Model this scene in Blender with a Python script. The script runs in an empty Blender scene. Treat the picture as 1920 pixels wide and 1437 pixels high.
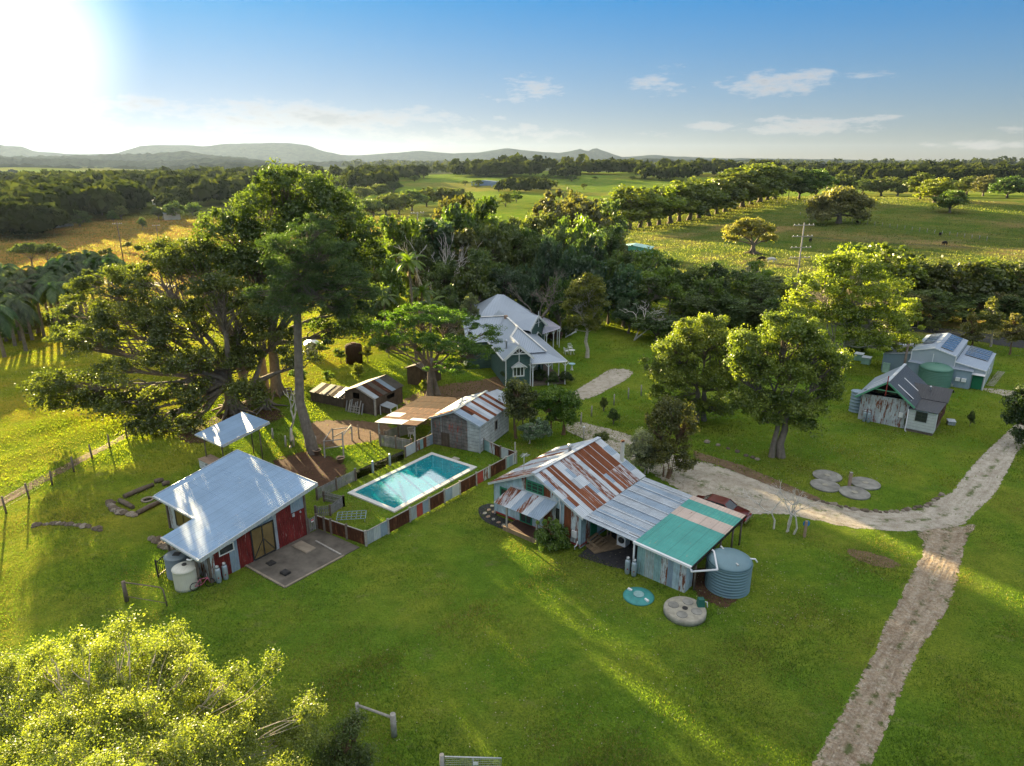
import bpy, math, random
import numpy as np
from mathutils import Vector, Matrix
EXPO=2.72; OVER_FILL=4.25; PI=math.pi; R=math.radians
C=bpy.context.scene.collection; scn=bpy.context.scene
# ------------------------------------------------------------------ camera model (drone, 23 m up)
FPX=1280.; CAMZ=23.; PITCH=R(17.9); CP,SP=math.cos(PITCH),math.sin(PITCH)
def sstep(a,b,x):
    t=np.clip((x-a)/(b-a),0,1); return t*t*(3-2*t)
def gz(x,y):
    "terrain height"
    x=np.asarray(x,float); y=np.asarray(y,float)
    r=np.hypot(x,y-40)
    A=sstep(110,420,r)
    z=A*(1.6*np.sin(x/97+1)*np.sin(y/131)+1.1*np.sin(x/53+y/71))
    B=sstep(600,2200,r); z=z+B*(9*np.sin(x/610+.6)*np.cos(y/740)+5*np.sin(x/270+y/390+2))
    u=(x+33)*-.57+(y-62)*.82
    z=z-3.6*sstep(0,75,u)*sstep(-12,-60,x)*(1-.5*sstep(400,900,r))
    z=z+6*np.exp(-((y-330)/105)**2)*sstep(30,130,x)
    z=z+10*np.exp(-((y-1050)/260)**2-((x-80)/420)**2)
    z=z-2.2*np.exp(-((y-620)/130)**2)*sstep(0,100,x+150)
    L=sstep(-24,-34,x)*sstep(15,24,y)*(1-sstep(60,90,y))
    z=z+L*(.07*np.sin(x/2.3+y/3.1)+.05*np.sin(x/1.1-y/1.7))-.9*sstep(-18,-34,x)*np.exp(-((y-27)/5.)**2)
    return z
def gzf(x,y): return float(gz(x,y))
_S=np.geomspace(12,24000,420)
def ray(u,v):
    a=(u-960)/FPX; b=(v-718.5)/FPX
    return a, CP-b*SP, -SP-b*CP
def at(u,v,z=None):
    "ground point seen in that direction (or on the level z)"
    a,y,d=ray(u,v)
    if z is not None:
        s=(z-CAMZ)/d; return (a*s,y*s,z)
    S=_S
    for _ in range(3):
        below=(CAMZ+d*S)<gz(a*S,y*S); i=int(np.argmax(below))
        if not below[i]: i=len(S)-1
        lo=S[max(0,i-1)]; hi=S[i]; S=np.linspace(lo,hi,14)
    lo=.5*(lo+hi)
    return (float(a*lo),float(y*lo),gzf(a*lo,y*lo))
def atY(u,v,Y):
    a,y,d=ray(u,v); s=Y/y; return (a*s,Y,CAMZ+d*s)
# ------------------------------------------------------------------ mesh helpers
class MB:
    def __init__(s): s.v=[]; s.f=[]; s.m=[]; s.s=[]
    def poly(s,pts,m=0,sm=False):
        n=len(s.v); s.v+= [tuple(p) for p in pts]; s.f.append(tuple(range(n,n+len(pts)))); s.m.append(m); s.s.append(sm); return s
    def box(s,a,b,m=0):
        (x0,y0,z0),(x1,y1,z1)=a,b
        x0,x1=min(x0,x1),max(x0,x1); y0,y1=min(y0,y1),max(y0,y1); z0,z1=min(z0,z1),max(z0,z1)
        n=len(s.v); s.v+=[(x0,y0,z0),(x1,y0,z0),(x1,y1,z0),(x0,y1,z0),(x0,y0,z1),(x1,y0,z1),(x1,y1,z1),(x0,y1,z1)]
        for q in ((0,3,2,1),(4,5,6,7),(0,1,5,4),(1,2,6,5),(2,3,7,6),(3,0,4,7)):
            s.f.append(tuple(n+i for i in q)); s.m.append(m); s.s.append(False)
        return s
    def hexa(s,P,m=0):
        n=len(s.v); s.v+=[tuple(p) for p in P]
        for q in ((0,3,2,1),(4,5,6,7),(0,1,5,4),(1,2,6,5),(2,3,7,6),(3,0,4,7)):
            s.f.append(tuple(n+i for i in q)); s.m.append(m); s.s.append(False)
        return s
    def bar(s,p,q,w,h=None,m=0,up=(0,0,1)):
        h=w if h is None else h
        p=Vector(p); q=Vector(q); d=(q-p).normalized(); up=Vector(up)
        if abs(d.dot(up))>.95: up=Vector((1,0,0))
        a=d.cross(up).normalized()*w/2; b=a.cross(d).normalized()*h/2
        return s.hexa([p-a-b,p+a-b,q+a-b,q-a-b,p-a+b,p+a+b,q+a+b,q-a+b],m)
    def slab(s,a,b,c,d,t,m=0):
        "quad a b c d as top face, thickness t downward along its normal"
        a,b,c,d=map(Vector,(a,b,c,d)); n=(b-a).cross(d-a).normalized()*t
        if n.z<0: n=-n
        return s.hexa([a-n,b-n,c-n,d-n,a,b,c,d],m)
    def tube(s,pts,rad,n=6,m=0,cap=True):
        pts=[Vector(p) for p in pts]
        if not hasattr(rad,'__len__'): rad=[rad]*len(pts)
        base=len(s.v); up=Vector((0,0,1)); k=len(pts)
        for i,p in enumerate(pts):
            d=(pts[min(i+1,k-1)]-pts[max(i-1,0)])
            if d.length<1e-6: d=Vector((0,0,1))
            d.normalize()
            r_=Vector((1,0,0)) if abs(d.z)>.9 else up
            a=d.cross(r_).normalized(); b=d.cross(a)
            for j in range(n):
                t=2*PI*j/n; q=p+(a*math.cos(t)+b*math.sin(t))*rad[i]; s.v.append((q.x,q.y,q.z))
        for i in range(k-1):
            for j in range(n):
                j2=(j+1)%n
                s.f.append((base+i*n+j,base+i*n+j2,base+(i+1)*n+j2,base+(i+1)*n+j)); s.m.append(m); s.s.append(True)
        if cap:
            s.f.append(tuple(base+j for j in range(n))[::-1]); s.m.append(m); s.s.append(False)
            s.f.append(tuple(base+(k-1)*n+j for j in range(n))); s.m.append(m); s.s.append(False)
        return s
    def lathe(s,prof,n=32,c=(0,0,0),m=0,sm=True):
        base=len(s.v); k=len(prof)
        for r_,z in prof:
            for j in range(n):
                t=2*PI*j/n; s.v.append((c[0]+r_*math.cos(t),c[1]+r_*math.sin(t),c[2]+z))
        for i in range(k-1):
            for j in range(n):
                j2=(j+1)%n
                s.f.append((base+i*n+j,base+i*n+j2,base+(i+1)*n+j2,base+(i+1)*n+j)); s.m.append(m); s.s.append(sm)
        s.f.append(tuple(base+j for j in range(n))[::-1]); s.m.append(m); s.s.append(False)
        s.f.append(tuple(base+(k-1)*n+j for j in range(n))); s.m.append(m); s.s.append(False)
        return s
    def build(s,name,mats,parent=None,loc=None):
        me=bpy.data.meshes.new(name); me.from_pydata(s.v,[],s.f)
        if not isinstance(mats,(list,tuple)): mats=[mats]
        for q in mats: me.materials.append(q)
        me.polygons.foreach_set('material_index',np.array(s.m,dtype=np.int32))
        me.polygons.foreach_set('use_smooth',np.array(s.s,dtype=bool))
        uv=me.uv_layers.new(name='uv'); V=s.v; L=np.zeros((len(me.loops),2),np.float32)
        for p in me.polygons:
            n=p.normal
            if abs(n.z)>.97: t=Vector((1,0,0))
            else: t=Vector((-n.y,n.x,0)).normalized()
            b=n.cross(t)
            for li,vi in zip(p.loop_indices,p.vertices):
                q=V[vi]; L[li]=(q[0]*t.x+q[1]*t.y+q[2]*t.z, q[0]*b.x+q[1]*b.y+q[2]*b.z)
        uv.data.foreach_set('uv',L.ravel())
        o=bpy.data.objects.new(name,me); C.objects.link(o); o.parent=parent
        if loc: o.location=loc
        return o
def tag(o,label=None,cat=None,group=None,kind=None):
    if label: o['label']=label
    if cat: o['category']=cat
    if group: o['group']=group
    if kind: o['kind']=kind
    return o
def thing(name,label,cat,loc=(0,0,0),rz=0,group=None):
    o=bpy.data.objects.new(name,None); C.objects.link(o); o.location=loc; o.rotation_euler=(0,0,rz)
    o.empty_display_size=.3
    return tag(o,label,cat,group)
def dup(root,loc=None,rz=None,label=None,sc=None,group=None):
    r=root.copy(); C.objects.link(r)
    if loc is not None: r.location=loc
    if rz is not None: r.rotation_euler=(0,0,rz)
    if sc is not None: r.scale=sc
    if label: r['label']=label
    if group: r['group']=group
    for ch in list(root.children):
        c=ch.copy(); C.objects.link(c); c.parent=r
        for g in ch.children:
            d=g.copy(); C.objects.link(d); d.parent=c
    return r
def np_mesh(name,V,F,mats,var=None,smooth=False,parent=None):
    me=bpy.data.meshes.new(name); k=F.shape[1]
    me.vertices.add(len(V)); me.vertices.foreach_set('co',V.astype(np.float32).ravel())
    me.loops.add(F.size); me.loops.foreach_set('vertex_index',F.astype(np.int32).ravel())
    me.polygons.add(len(F)); me.polygons.foreach_set('loop_start',np.arange(0,F.size,k,dtype=np.int32))
    me.polygons.foreach_set('loop_total',np.full(len(F),k,np.int32)) if False else None
    if smooth: me.polygons.foreach_set('use_smooth',np.ones(len(F),bool))
    me.update(calc_edges=True)
    for q in (mats if isinstance(mats,(list,tuple)) else [mats]): me.materials.append(q)
    if var is not None:
        a=me.attributes.new('var','FLOAT','POINT'); a.data.foreach_set('value',var.astype(np.float32))
    o=bpy.data.objects.new(name,me); C.objects.link(o); o.parent=parent
    return o
# ------------------------------------------------------------------ materials
class NT:
    def __init__(s,name):
        s.m=bpy.data.materials.new(name); s.m.use_nodes=True; s.t=s.m.node_tree; s.t.nodes.clear()
        s.out=s.n('ShaderNodeOutputMaterial')
    def n(s,typ,**k):
        q=s.t.nodes.new(typ)
        for a,b in k.items():
            if a.startswith('i_'):
                key=a[2:]; key=int(key) if key.isdigit() else key
                q.inputs[key].default_value=b
            else: setattr(q,a,b)
        return q
    def l(s,a,b): s.t.links.new(a,b)
    def math(s,op,a,b=None,clamp=False):
        q=s.n('ShaderNodeMath',operation=op); q.use_clamp=clamp
        for i,x in enumerate((a,b)):
            if x is None: continue
            if hasattr(x,'links') or hasattr(x,'is_linked'): s.l(x,q.inputs[i])
            else: q.inputs[i].default_value=x
        return q.outputs[0]
    def noise(s,vec,scale,detail=3,rough=.55,dim='3D'):
        q=s.n('ShaderNodeTexNoise'); q.inputs['Scale'].default_value=scale; q.inputs['Detail'].default_value=detail
        q.inputs['Roughness'].default_value=rough
        if vec is not None: s.l(vec,q.inputs['Vector'])
        return q.outputs['Fac']
    def map(s,vec,sc):
        q=s.n('ShaderNodeMapping'); q.inputs['Scale'].default_value=sc; s.l(vec,q.inputs['Vector']); return q.outputs[0]
    def mr(s,v,a,b,c=0.,d=1.):
        q=s.n('ShaderNodeMapRange'); s.l(v,q.inputs[0])
        for i,x in enumerate((a,b,c,d)): q.inputs[i+1].default_value=x
        return q.outputs[0]
    def mix(s,f,a,b,typ='MIX'):
        q=s.n('ShaderNodeMix',data_type='RGBA',blend_type=typ)
        for i,x in ((0,f),(6,a),(7,b)):
            if hasattr(x,'is_linked'): s.l(x,q.inputs[i])
            elif i==0: q.inputs[0].default_value=x
            else: q.inputs[i].default_value=(*x[:3],1)
        return q.outputs[2]
    def bump(s,h,strength,dist,prev=None):
        q=s.n('ShaderNodeBump'); q.inputs['Strength'].default_value=strength; q.inputs['Distance'].default_value=dist
        s.l(h,q.inputs['Height'])
        if prev is not None: s.l(prev,q.inputs['Normal'])
        return q.outputs[0]
_mc={}
def mat(name,col,rough=.65,metal=0.,spec=.35,var=.25,vs=1.3,streak=.0,kind=None,period=.15,depth=.012,rust=0.,rustc=(.12,.042,.020),rs=1.5,line=0.,em=None):
    if name in _mc: return _mc[name]
    t=NT(name); tc=t.n('ShaderNodeTexCoord'); uv=tc.outputs['UV']; ob=tc.outputs['Object']
    b=t.n('ShaderNodeBsdfPrincipled'); t.l(b.outputs[0],t.out.inputs[0])
    n1=t.noise(ob,vs,5,.6); f=t.mr(n1,.25,.75,1-var,1+var)
    g=t.n('ShaderNodeCombineColor'); [t.l(f,g.inputs[i]) for i in range(3)]
    c=t.mix(1.,col,g.outputs[0],'MULTIPLY')
    if streak:
        ns=t.noise(t.map(uv,(9,.7,1)),1.,4,.7); c=t.mix(t.mr(ns,.45,.75,0,streak),c,tuple(x*.35 for x in col))
    ro=None
    if rust:
        nr=t.noise(t.map(uv,(3.2*rs,.55*rs,1)),1.,6,.72)
        k=.72-rust*.42
        fr=t.mr(nr,k-.035,k+.035); n3=t.noise(t.map(uv,(7,.9,1)),1.,5,.7)
        rc=t.mix(t.mr(n3,.35,.68),rustc,tuple(min(1,x*2.3) for x in rustc))
        c=t.mix(fr,c,rc); ro=t.mr(fr,0,1,rough,.9)
        if metal: t.l(t.mr(fr,0,1,metal,0),b.inputs['Metallic'])
    nrm=None
    if kind:
        sp=t.n('ShaderNodeSeparateXYZ'); t.l(uv,sp.inputs[0])
        ax=sp.outputs[1] if kind=='board' else sp.outputs[0]
        ph=t.math('MULTIPLY',ax,1/period)
        if kind=='corr':
            h=t.math('SINE',t.math('MULTIPLY',ph,2*PI))
            if line:
                fu=t.math('FRACT',t.math('MULTIPLY',sp.outputs[0],1/.78)); fv=t.math('FRACT',t.math('MULTIPLY',sp.outputs[1],1/.9))
                lm=t.math('MAXIMUM',t.mr(fu,.05,.10,1,0),t.mr(fv,.03,.06,.3,0)); wn=t.n('ShaderNodeTexWhiteNoise',noise_dimensions='1D'); t.l(t.math('FLOOR',t.math('MULTIPLY',sp.outputs[0],1/.78)),wn.inputs['W'])
                c=t.mix(t.math('MULTIPLY',wn.outputs[0],line*.55),c,tuple(min(1,x*1.5) for x in col)); c=t.mix(t.math('MULTIPLY',lm,line),c,tuple(x*.45 for x in col))
        else:
            fr_=t.math('FRACT',ph); h=fr_ if kind=='board' else t.mr(fr_,0,.12)
            if line:
                c=t.mix(t.mr(fr_,0,.16 if kind=='board' else .1,line,0),c,tuple(x*.25 for x in col))
            if kind=='plank':
                fl=t.math('FLOOR',ph); wn=t.n('ShaderNodeTexWhiteNoise',noise_dimensions='1D'); t.l(fl,wn.inputs['W'])
                c=t.mix(t.mr(wn.outputs[0],0,1,0,.45),c,tuple(x*.45 for x in col))
        nrm=t.bump(h,1.,depth)
    nb=t.noise(ob,9,4); nrm=t.bump(nb,.35,.01,nrm); t.l(nrm,b.inputs['Normal'])
    t.l(c,b.inputs['Base Color'])
    if ro is not None: t.l(ro,b.inputs['Roughness'])
    else: b.inputs['Roughness'].default_value=rough
    if not (rust and metal): b.inputs['Metallic'].default_value=metal
    b.inputs['Specular IOR Level'].default_value=spec
    _mc[name]=t.m; return t.m
def leafmat(name,trans=.45,gloss=.05,hv=.66,warm=(1.5,1.6,.5)):
    "foliage: hue from the object's own colour, per-leaf variation from the var attribute"
    t=NT(name); oi=t.n('ShaderNodeObjectInfo'); at_=t.n('ShaderNodeAttribute',attribute_name='var')
    g=t.n('ShaderNodeHueSaturation')
    t.l(oi.outputs['Color'],g.inputs['Color'])
    t.l(t.mr(at_.outputs['Fac'],0,1,.5+.022,.5-.03),g.inputs['Hue']); t.l(t.mr(at_.outputs['Fac'],0,1,1-hv,1+hv),g.inputs['Value'])
    g.inputs['Saturation'].default_value=1.
    d=t.n('ShaderNodeBsdfDiffuse'); tr=t.n('ShaderNodeBsdfTranslucent'); gl=t.n('ShaderNodeBsdfGlossy'); gl.inputs['Roughness'].default_value=.42
    gl.inputs['Color'].default_value=(.8,.85,.8,1)
    t.l(g.outputs[0],d.inputs[0])
    w=t.mix(1.,g.outputs[0],warm,'MULTIPLY'); t.l(w,tr.inputs[0])
    a=t.n('ShaderNodeMixShader'); a.inputs[0].default_value=trans; t.l(d.outputs[0],a.inputs[1]); t.l(tr.outputs[0],a.inputs[2])
    b=t.n('ShaderNodeMixShader'); b.inputs[0].default_value=gloss; t.l(a.outputs[0],b.inputs[1]); t.l(gl.outputs[0],b.inputs[2])
    t.l(b.outputs[0],t.out.inputs[0]); return t.m
LEAF=leafmat('leaf'); GRASSB=leafmat('grass_blade',.6,.02,.6,(1.9,1.95,.5)); FAR=leafmat('far_foliage',.3,.0,.6)
BARK={k:mat('bark_'+k,c,.9,0,.1,.35,3.,.5) for k,c in dict(grey=(.20,.17,.14),pale=(.48,.43,.36),dark=(.10,.08,.06),white=(.62,.58,.52),brown=(.2,.13,.08)).items()}
M=dict(
 zinc=mat('zinc_roof',(.25,.37,.52),.6,.1,.25,.16,.5,.12,'corr',.20,.012,line=.28),
 zincold=mat('old_zinc_sheet',(.42,.47,.52),.5,.25,.4,.25,1.2,.25,'corr',.15,.014,.12),
 zincblue=mat('blue_grey_sheet',(.30,.39,.49),.5,.2,.4,.2,1.2,.2,'corr',.15,.014,.1),
 zincpale=mat('pale_zinc_sheet',(.56,.61,.66),.45,.25,.4,.15,1.2,.15,'corr',.15,.014,.06),
 rustA=mat('rust_sheet',(.30,.26,.25),.8,0,.2,.3,1.4,.3,'corr',.15,.014,.95),
 rustD=mat('streaky_rust_sheet',(.36,.33,.32),.8,0,.2,.35,1.4,.3,'corr',.15,.014,.74,(.15,.055,.028)),
 rustB=mat('half_rust_sheet',(.5,.5,.52),.7,.1,.3,.3,1.4,.3,'corr',.15,.014,.55),
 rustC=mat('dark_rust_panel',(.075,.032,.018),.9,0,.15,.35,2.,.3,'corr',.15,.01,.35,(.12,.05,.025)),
 teal=mat('teal_roof_sheet',(.075,.33,.29),.55,.05,.35,.18,.8,.2,'corr',.20,.010,.12,(.25,.22,.15),line=.3),
 beige=mat('beige_roof_sheet',(.52,.42,.36),.6,0,.3,.12,.8,.2,'corr',.20,.008,.14,line=.4),
 tealwall=mat('weathered_teal_wall',(.30,.48,.48),.65,.1,.3,.35,1.6,.5,'corr',.15,.016,.14,(.25,.17,.1)),
 bluewall=mat('pale_blue_wall',(.42,.56,.62),.65,.05,.3,.3,2.0,.6,'corr',.24,.014,.18),
 peelwall=mat('peeling_blue_wall',(.55,.62,.64),.7,0,.3,.3,2.5,.5,'corr',.15,.014,.45),
 red=mat('red_corrugated_wall',(.19,.026,.024),.65,.05,.3,.5,1.1,.6,'corr',.15,.018,.22,(.22,.12,.11)),
 redfl=mat('red_paint',(.33,.06,.05),.6,0,.3,.2,3.),
 white=mat('white_paint',(.78,.79,.80),.5,0,.4,.06,2.),
 cream=mat('cream_plastic',(.60,.60,.52),.5,0,.4,.12,1.2,.35),
 offwhite=mat('aged_white_board',(.60,.63,.64),.6,0,.3,.12,2.,.1,'board',.27,.03,0,line=.75),
 greenboard=mat('sage_green_weatherboard',(.085,.15,.14),.6,0,.3,.15,2.,.1,'board',.28,.03,0,line=.7),
 greyboard=mat('weathered_grey_board',(.46,.49,.50),.85,0,.15,.35,2.2,.35,'board',.30,.035,.16,(.2,.1,.07),line=.9),
 redboard=mat('faded_red_board',(.20,.18,.17),.85,0,.15,.5,2.5,.6,'board',.30,.04,.3,(.26,.06,.045),line=1.),
 oldplank=mat('dark_slab_timber',(.125,.095,.072),.9,0,.1,.4,2.2,.5,'plank',.28,.03,0,line=1.),
 paleplank=mat('grey_picket_timber',(.33,.33,.33),.85,0,.1,.3,2.2,.4,'plank',.12,.03,0,line=.95),
 post=mat('weathered_post',(.17,.14,.115),.9,0,.1,.35,5.,.4),
 greypost=mat('silvered_post',(.36,.34,.31),.9,0,.1,.3,5.,.4),
 deck=mat('dark_deck_boards',(.085,.045,.035),.7,0,.25,.3,2.,.2,'plank',.14,.01,0,line=.7),
 timber=mat('raw_timber',(.30,.22,.14),.8,0,.2,.25,3.,.3,'plank',.12,.01,0,line=.5),
 green=mat('green_paint',(.02,.19,.11),.5,0,.4,.15,3.),
 greendoor=mat('green_door_paint',(.015,.16,.08),.5,0,.4,.1,3.,0,'board',.3,.01),
 glass=mat('window_glass',(.035,.045,.05),.08,0,.8,.1,1.),
 amber=mat('warm_glass',(.20,.14,.055),.12,0,.8,.35,.8),
 dark=mat('dark_interior',(.025,.022,.02),.9,0,.1,.2,1.),
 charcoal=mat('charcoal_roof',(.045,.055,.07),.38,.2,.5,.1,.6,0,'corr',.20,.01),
 darkgrey=mat('dark_grey_roof',(.055,.058,.065),.5,.1,.4,.15,.6,.1,'corr',.20,.01),
 lightroof=mat('light_grey_roof',(.36,.42,.50),.42,.25,.5,.06,.5,0,'corr',.20,.008),
 shedwall=mat('pale_grey_cladding',(.42,.48,.52),.55,.1,.4,.06,.8,0,'corr',.2,.008),
 shedblue=mat('blue_grey_cladding',(.27,.36,.44),.55,.1,.4,.06,.8,0,'corr',.2,.008),
 hutpanel=mat('patched_tin_wall',(.50,.54,.57),.7,.1,.3,.3,1.5,.4,None,.15,.01,.42),
 solar=mat('solar_glass',(.10,.13,.19),.15,.2,.8,.08,1.,0,'board',.5,.004,0,line=.8),
 tanksteel=mat('blue_grey_tank',(.15,.25,.29),.45,.1,.45,.1,1.,.15),
 tankgreen=mat('green_tank',(.10,.24,.18),.45,.1,.45,.1,1.,.15),
 tankgrey=mat('grey_corrugated_tank',(.20,.25,.28),.5,.2,.4,.15,1.,.2),
 teallid=mat('teal_plastic',(.05,.26,.25),.5,0,.4,.25,3.),
 concrete=mat('aged_concrete',(.35,.33,.27),.9,0,.15,.3,3.5,.1),
 lidconc=mat('mottled_concrete',(.25,.245,.22),.9,0,.15,.45,1.8,0),
 slab=mat('stained_slab',(.125,.112,.095),.85,0,.2,.45,1.1,0),
 kerb=mat('slab_edge',(.27,.23,.18),.9,0,.15,.25,2.,0),
 path=mat('dark_gravel',(.045,.047,.052),.95,0,.1,.35,12.,0),
 steel=mat('galvanised_pipe',(.50,.52,.53),.4,.6,.5,.15,3.),
 lpg=mat('grey_gas_bottle',(.38,.46,.52),.45,.3,.4,.12,4.),
 dkmetal=mat('dark_metal',(.05,.05,.05),.5,.4,.4,.1,3.),
 rock=mat('brown_rock',(.15,.12,.09),.95,0,.1,.35,3.),
 terr=mat('terracotta',(.35,.25,.18),.8,0,.2,.2,4.),
 maroon=mat('maroon_car_paint',(.13,.018,.014),.3,.2,.6,.12,1.),
 chrome=mat('chrome',(.65,.67,.7),.2,.9,.5,.05,2.),
 tyre=mat('rubber',(.02,.02,.02),.8,0,.2,.1,3.),
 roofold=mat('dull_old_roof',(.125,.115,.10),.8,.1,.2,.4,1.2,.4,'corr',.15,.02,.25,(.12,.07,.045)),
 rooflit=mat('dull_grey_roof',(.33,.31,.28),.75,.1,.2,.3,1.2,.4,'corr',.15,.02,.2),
 leafroof_shade=mat('leaf_litter_and_shade_roof',(.045,.03,.022),.9,0,.05,.45,2.2,.3,'corr',.15,.012,.5,(.04,.022,.014)),  # leafy rust brown, darkened to carry tree shade on the lean-to
 blue=mat('blue_sign_paint',(.02,.22,.55),.5,0,.4,.08,2.),
)
TC=mat
# ================================================================== THE SETTING
def ground_material():
    t=NT('ground'); tc=t.n('ShaderNodeTexCoord'); ob=tc.outputs['Object']
    at_=t.n('ShaderNodeAttribute',attribute_name='gcol'); fw=t.n('ShaderNodeAttribute',attribute_name='far')
    b=t.n('ShaderNodeBsdfPrincipled'); t.l(b.outputs[0],t.out.inputs[0])
    n1=t.noise(ob,.16,5,.65); n2=t.noise(ob,1.3,5,.7); n3=t.noise(ob,9.,4,.7)
    c=t.mix(t.mr(n1,.42,.58,0,1.),at_.outputs['Color'],t.mix(1.,at_.outputs['Color'],(1.5,1.12,1.3),'MULTIPLY'))
    c=t.mix(t.mr(n2,.35,.72,.0,.62),c,t.mix(1.,c,(.42,.55,.5),'MULTIPLY'))
    c=t.mix(t.mr(n3,.35,.7,0,.75),c,t.mix(1.,c,(2.0,1.8,1.3),'MULTIPLY'))
    # dry straw flecks
    n4=t.noise(t.map(ob,(1,1.6,1)),.55,6,.75); c=t.mix(t.mr(n4,.58,.72,0,.6),c,(.19,.17,.085))
    n6=t.noise(t.map(ob,(1,1.5,1)),.33,6,.75); c=t.mix(t.mr(n6,.42,.6,0,.5),c,t.mix(1.,c,(1.45,1.35,1.2),'MULTIPLY'))
    # broad coarse mottling on the far pastures
    n5=t.noise(ob,.035,6,.7); c=t.mix(t.mr(n5,.4,.62,0,.5),c,t.mix(1.,c,(.6,.75,.6),'MULTIPLY'))
    t.l(c,b.inputs['Base Color']); b.inputs['Roughness'].default_value=1; b.inputs['Specular IOR Level'].default_value=0
    nn=t.bump(n3,.9,.07); nn=t.bump(n2,.8,.22,nn); t.l(nn,b.inputs['Normal'])
    return t.m
def cellnoise(x,y,s,seed=0):
    a=np.sin(x/s*1.3+seed)*np.cos(y/s*1.7-seed*2)+.6*np.sin(x/s*2.9+y/s*2.1+seed)+.4*np.cos(x/s*4.7-y/s*5.3+seed*3)
    return a/2.
def make_ground():
    tx=np.linspace(-1,1,420); X=95*tx+70*tx**3+8700*np.sign(tx)*np.abs(tx)**7
    ty=np.linspace(0,1,470); Y=5+135*ty+250*ty**3+9300*ty**8
    gx,gy=np.meshgrid(X,Y); z=gz(gx,gy); nx,ny=len(X),len(Y)
    V=np.stack([gx,gy,z],-1).reshape(-1,3)
    i=np.arange(nx-1)[None]+np.arange(ny-1)[:,None]*nx; F=np.stack([i,i+1,i+nx+1,i+nx],-1).reshape(-1,4)
    o=np_mesh('ground',V,F,ground_material(),smooth=True)
    x=gx.ravel(); y=gy.ravel(); r=np.hypot(x,y-40)
    lawn=np.array((.092,.160,.022)); col=np.tile(lawn,(len(x),1))
    def blend(m,c):
        nonlocal col; m=np.clip(m,0,1)[:,None]; col=col*(1-m)+np.array(c)*m
    nz=cellnoise(x,y,14,1)
    # left paddock beyond the fence: yellower
    u=(x+33)*-.57+(y-62)*.82
    blend(sstep(-2,4,u+2*(x+30)*0)*sstep(-8,-24,x)*(y<400),(.165,.185,.024)); blend(sstep(-20,-30,x)*(y<60)*.6,(.15,.18,.022))
    # golden valley field far left
    blend(sstep(120,150,y+.12*x)*sstep(-20,-60,x)*(1-sstep(330,380,y)),(.20,.145,.045))
    blend(sstep(330,380,y)*sstep(50,-60,x),(.075,.10,.03))
    # right hill pasture
    hill=sstep(95,125,y+.35*x)*sstep(10,40,x)*(1-sstep(430,520,y))
    blend(hill,(.070,.105,.028)); blend(hill*sstep(0,.6,cellnoise(x,y,26,4))*.6,(.16,.145,.06)); blend(hill*sstep(118,60,0*y+np.abs(y-170))*sstep(.1,.6,cellnoise(x,y,19,6))*.5,(.20,.17,.09)); blend(hill*sstep(-.1,.5,cellnoise(x,y,37,9))*.7,(.07,.12,.025))
    # green rolling country in the centre distance
    blend(sstep(430,560,y)*(1-sstep(1500,1900,y)),(.10,.17,.03)); blend(sstep(430,560,y)*sstep(0,.6,cellnoise(x,y,120,2))*.6,(.16,.155,.05))
    blend(sstep(1700,2600,y),(.04,.06,.02))
    blend(sstep(2000,3000,r),(.04,.06,.025))
    ca=o.data.color_attributes.new('gcol','FLOAT_COLOR','POINT')
    ca.data.foreach_set('color',np.concatenate([col,np.ones((len(x),1))],1).astype(np.float32).ravel())
    return tag(o,kind='structure',label='green and golden grass of the farm and the pastures beyond')
ground=make_ground()

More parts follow.
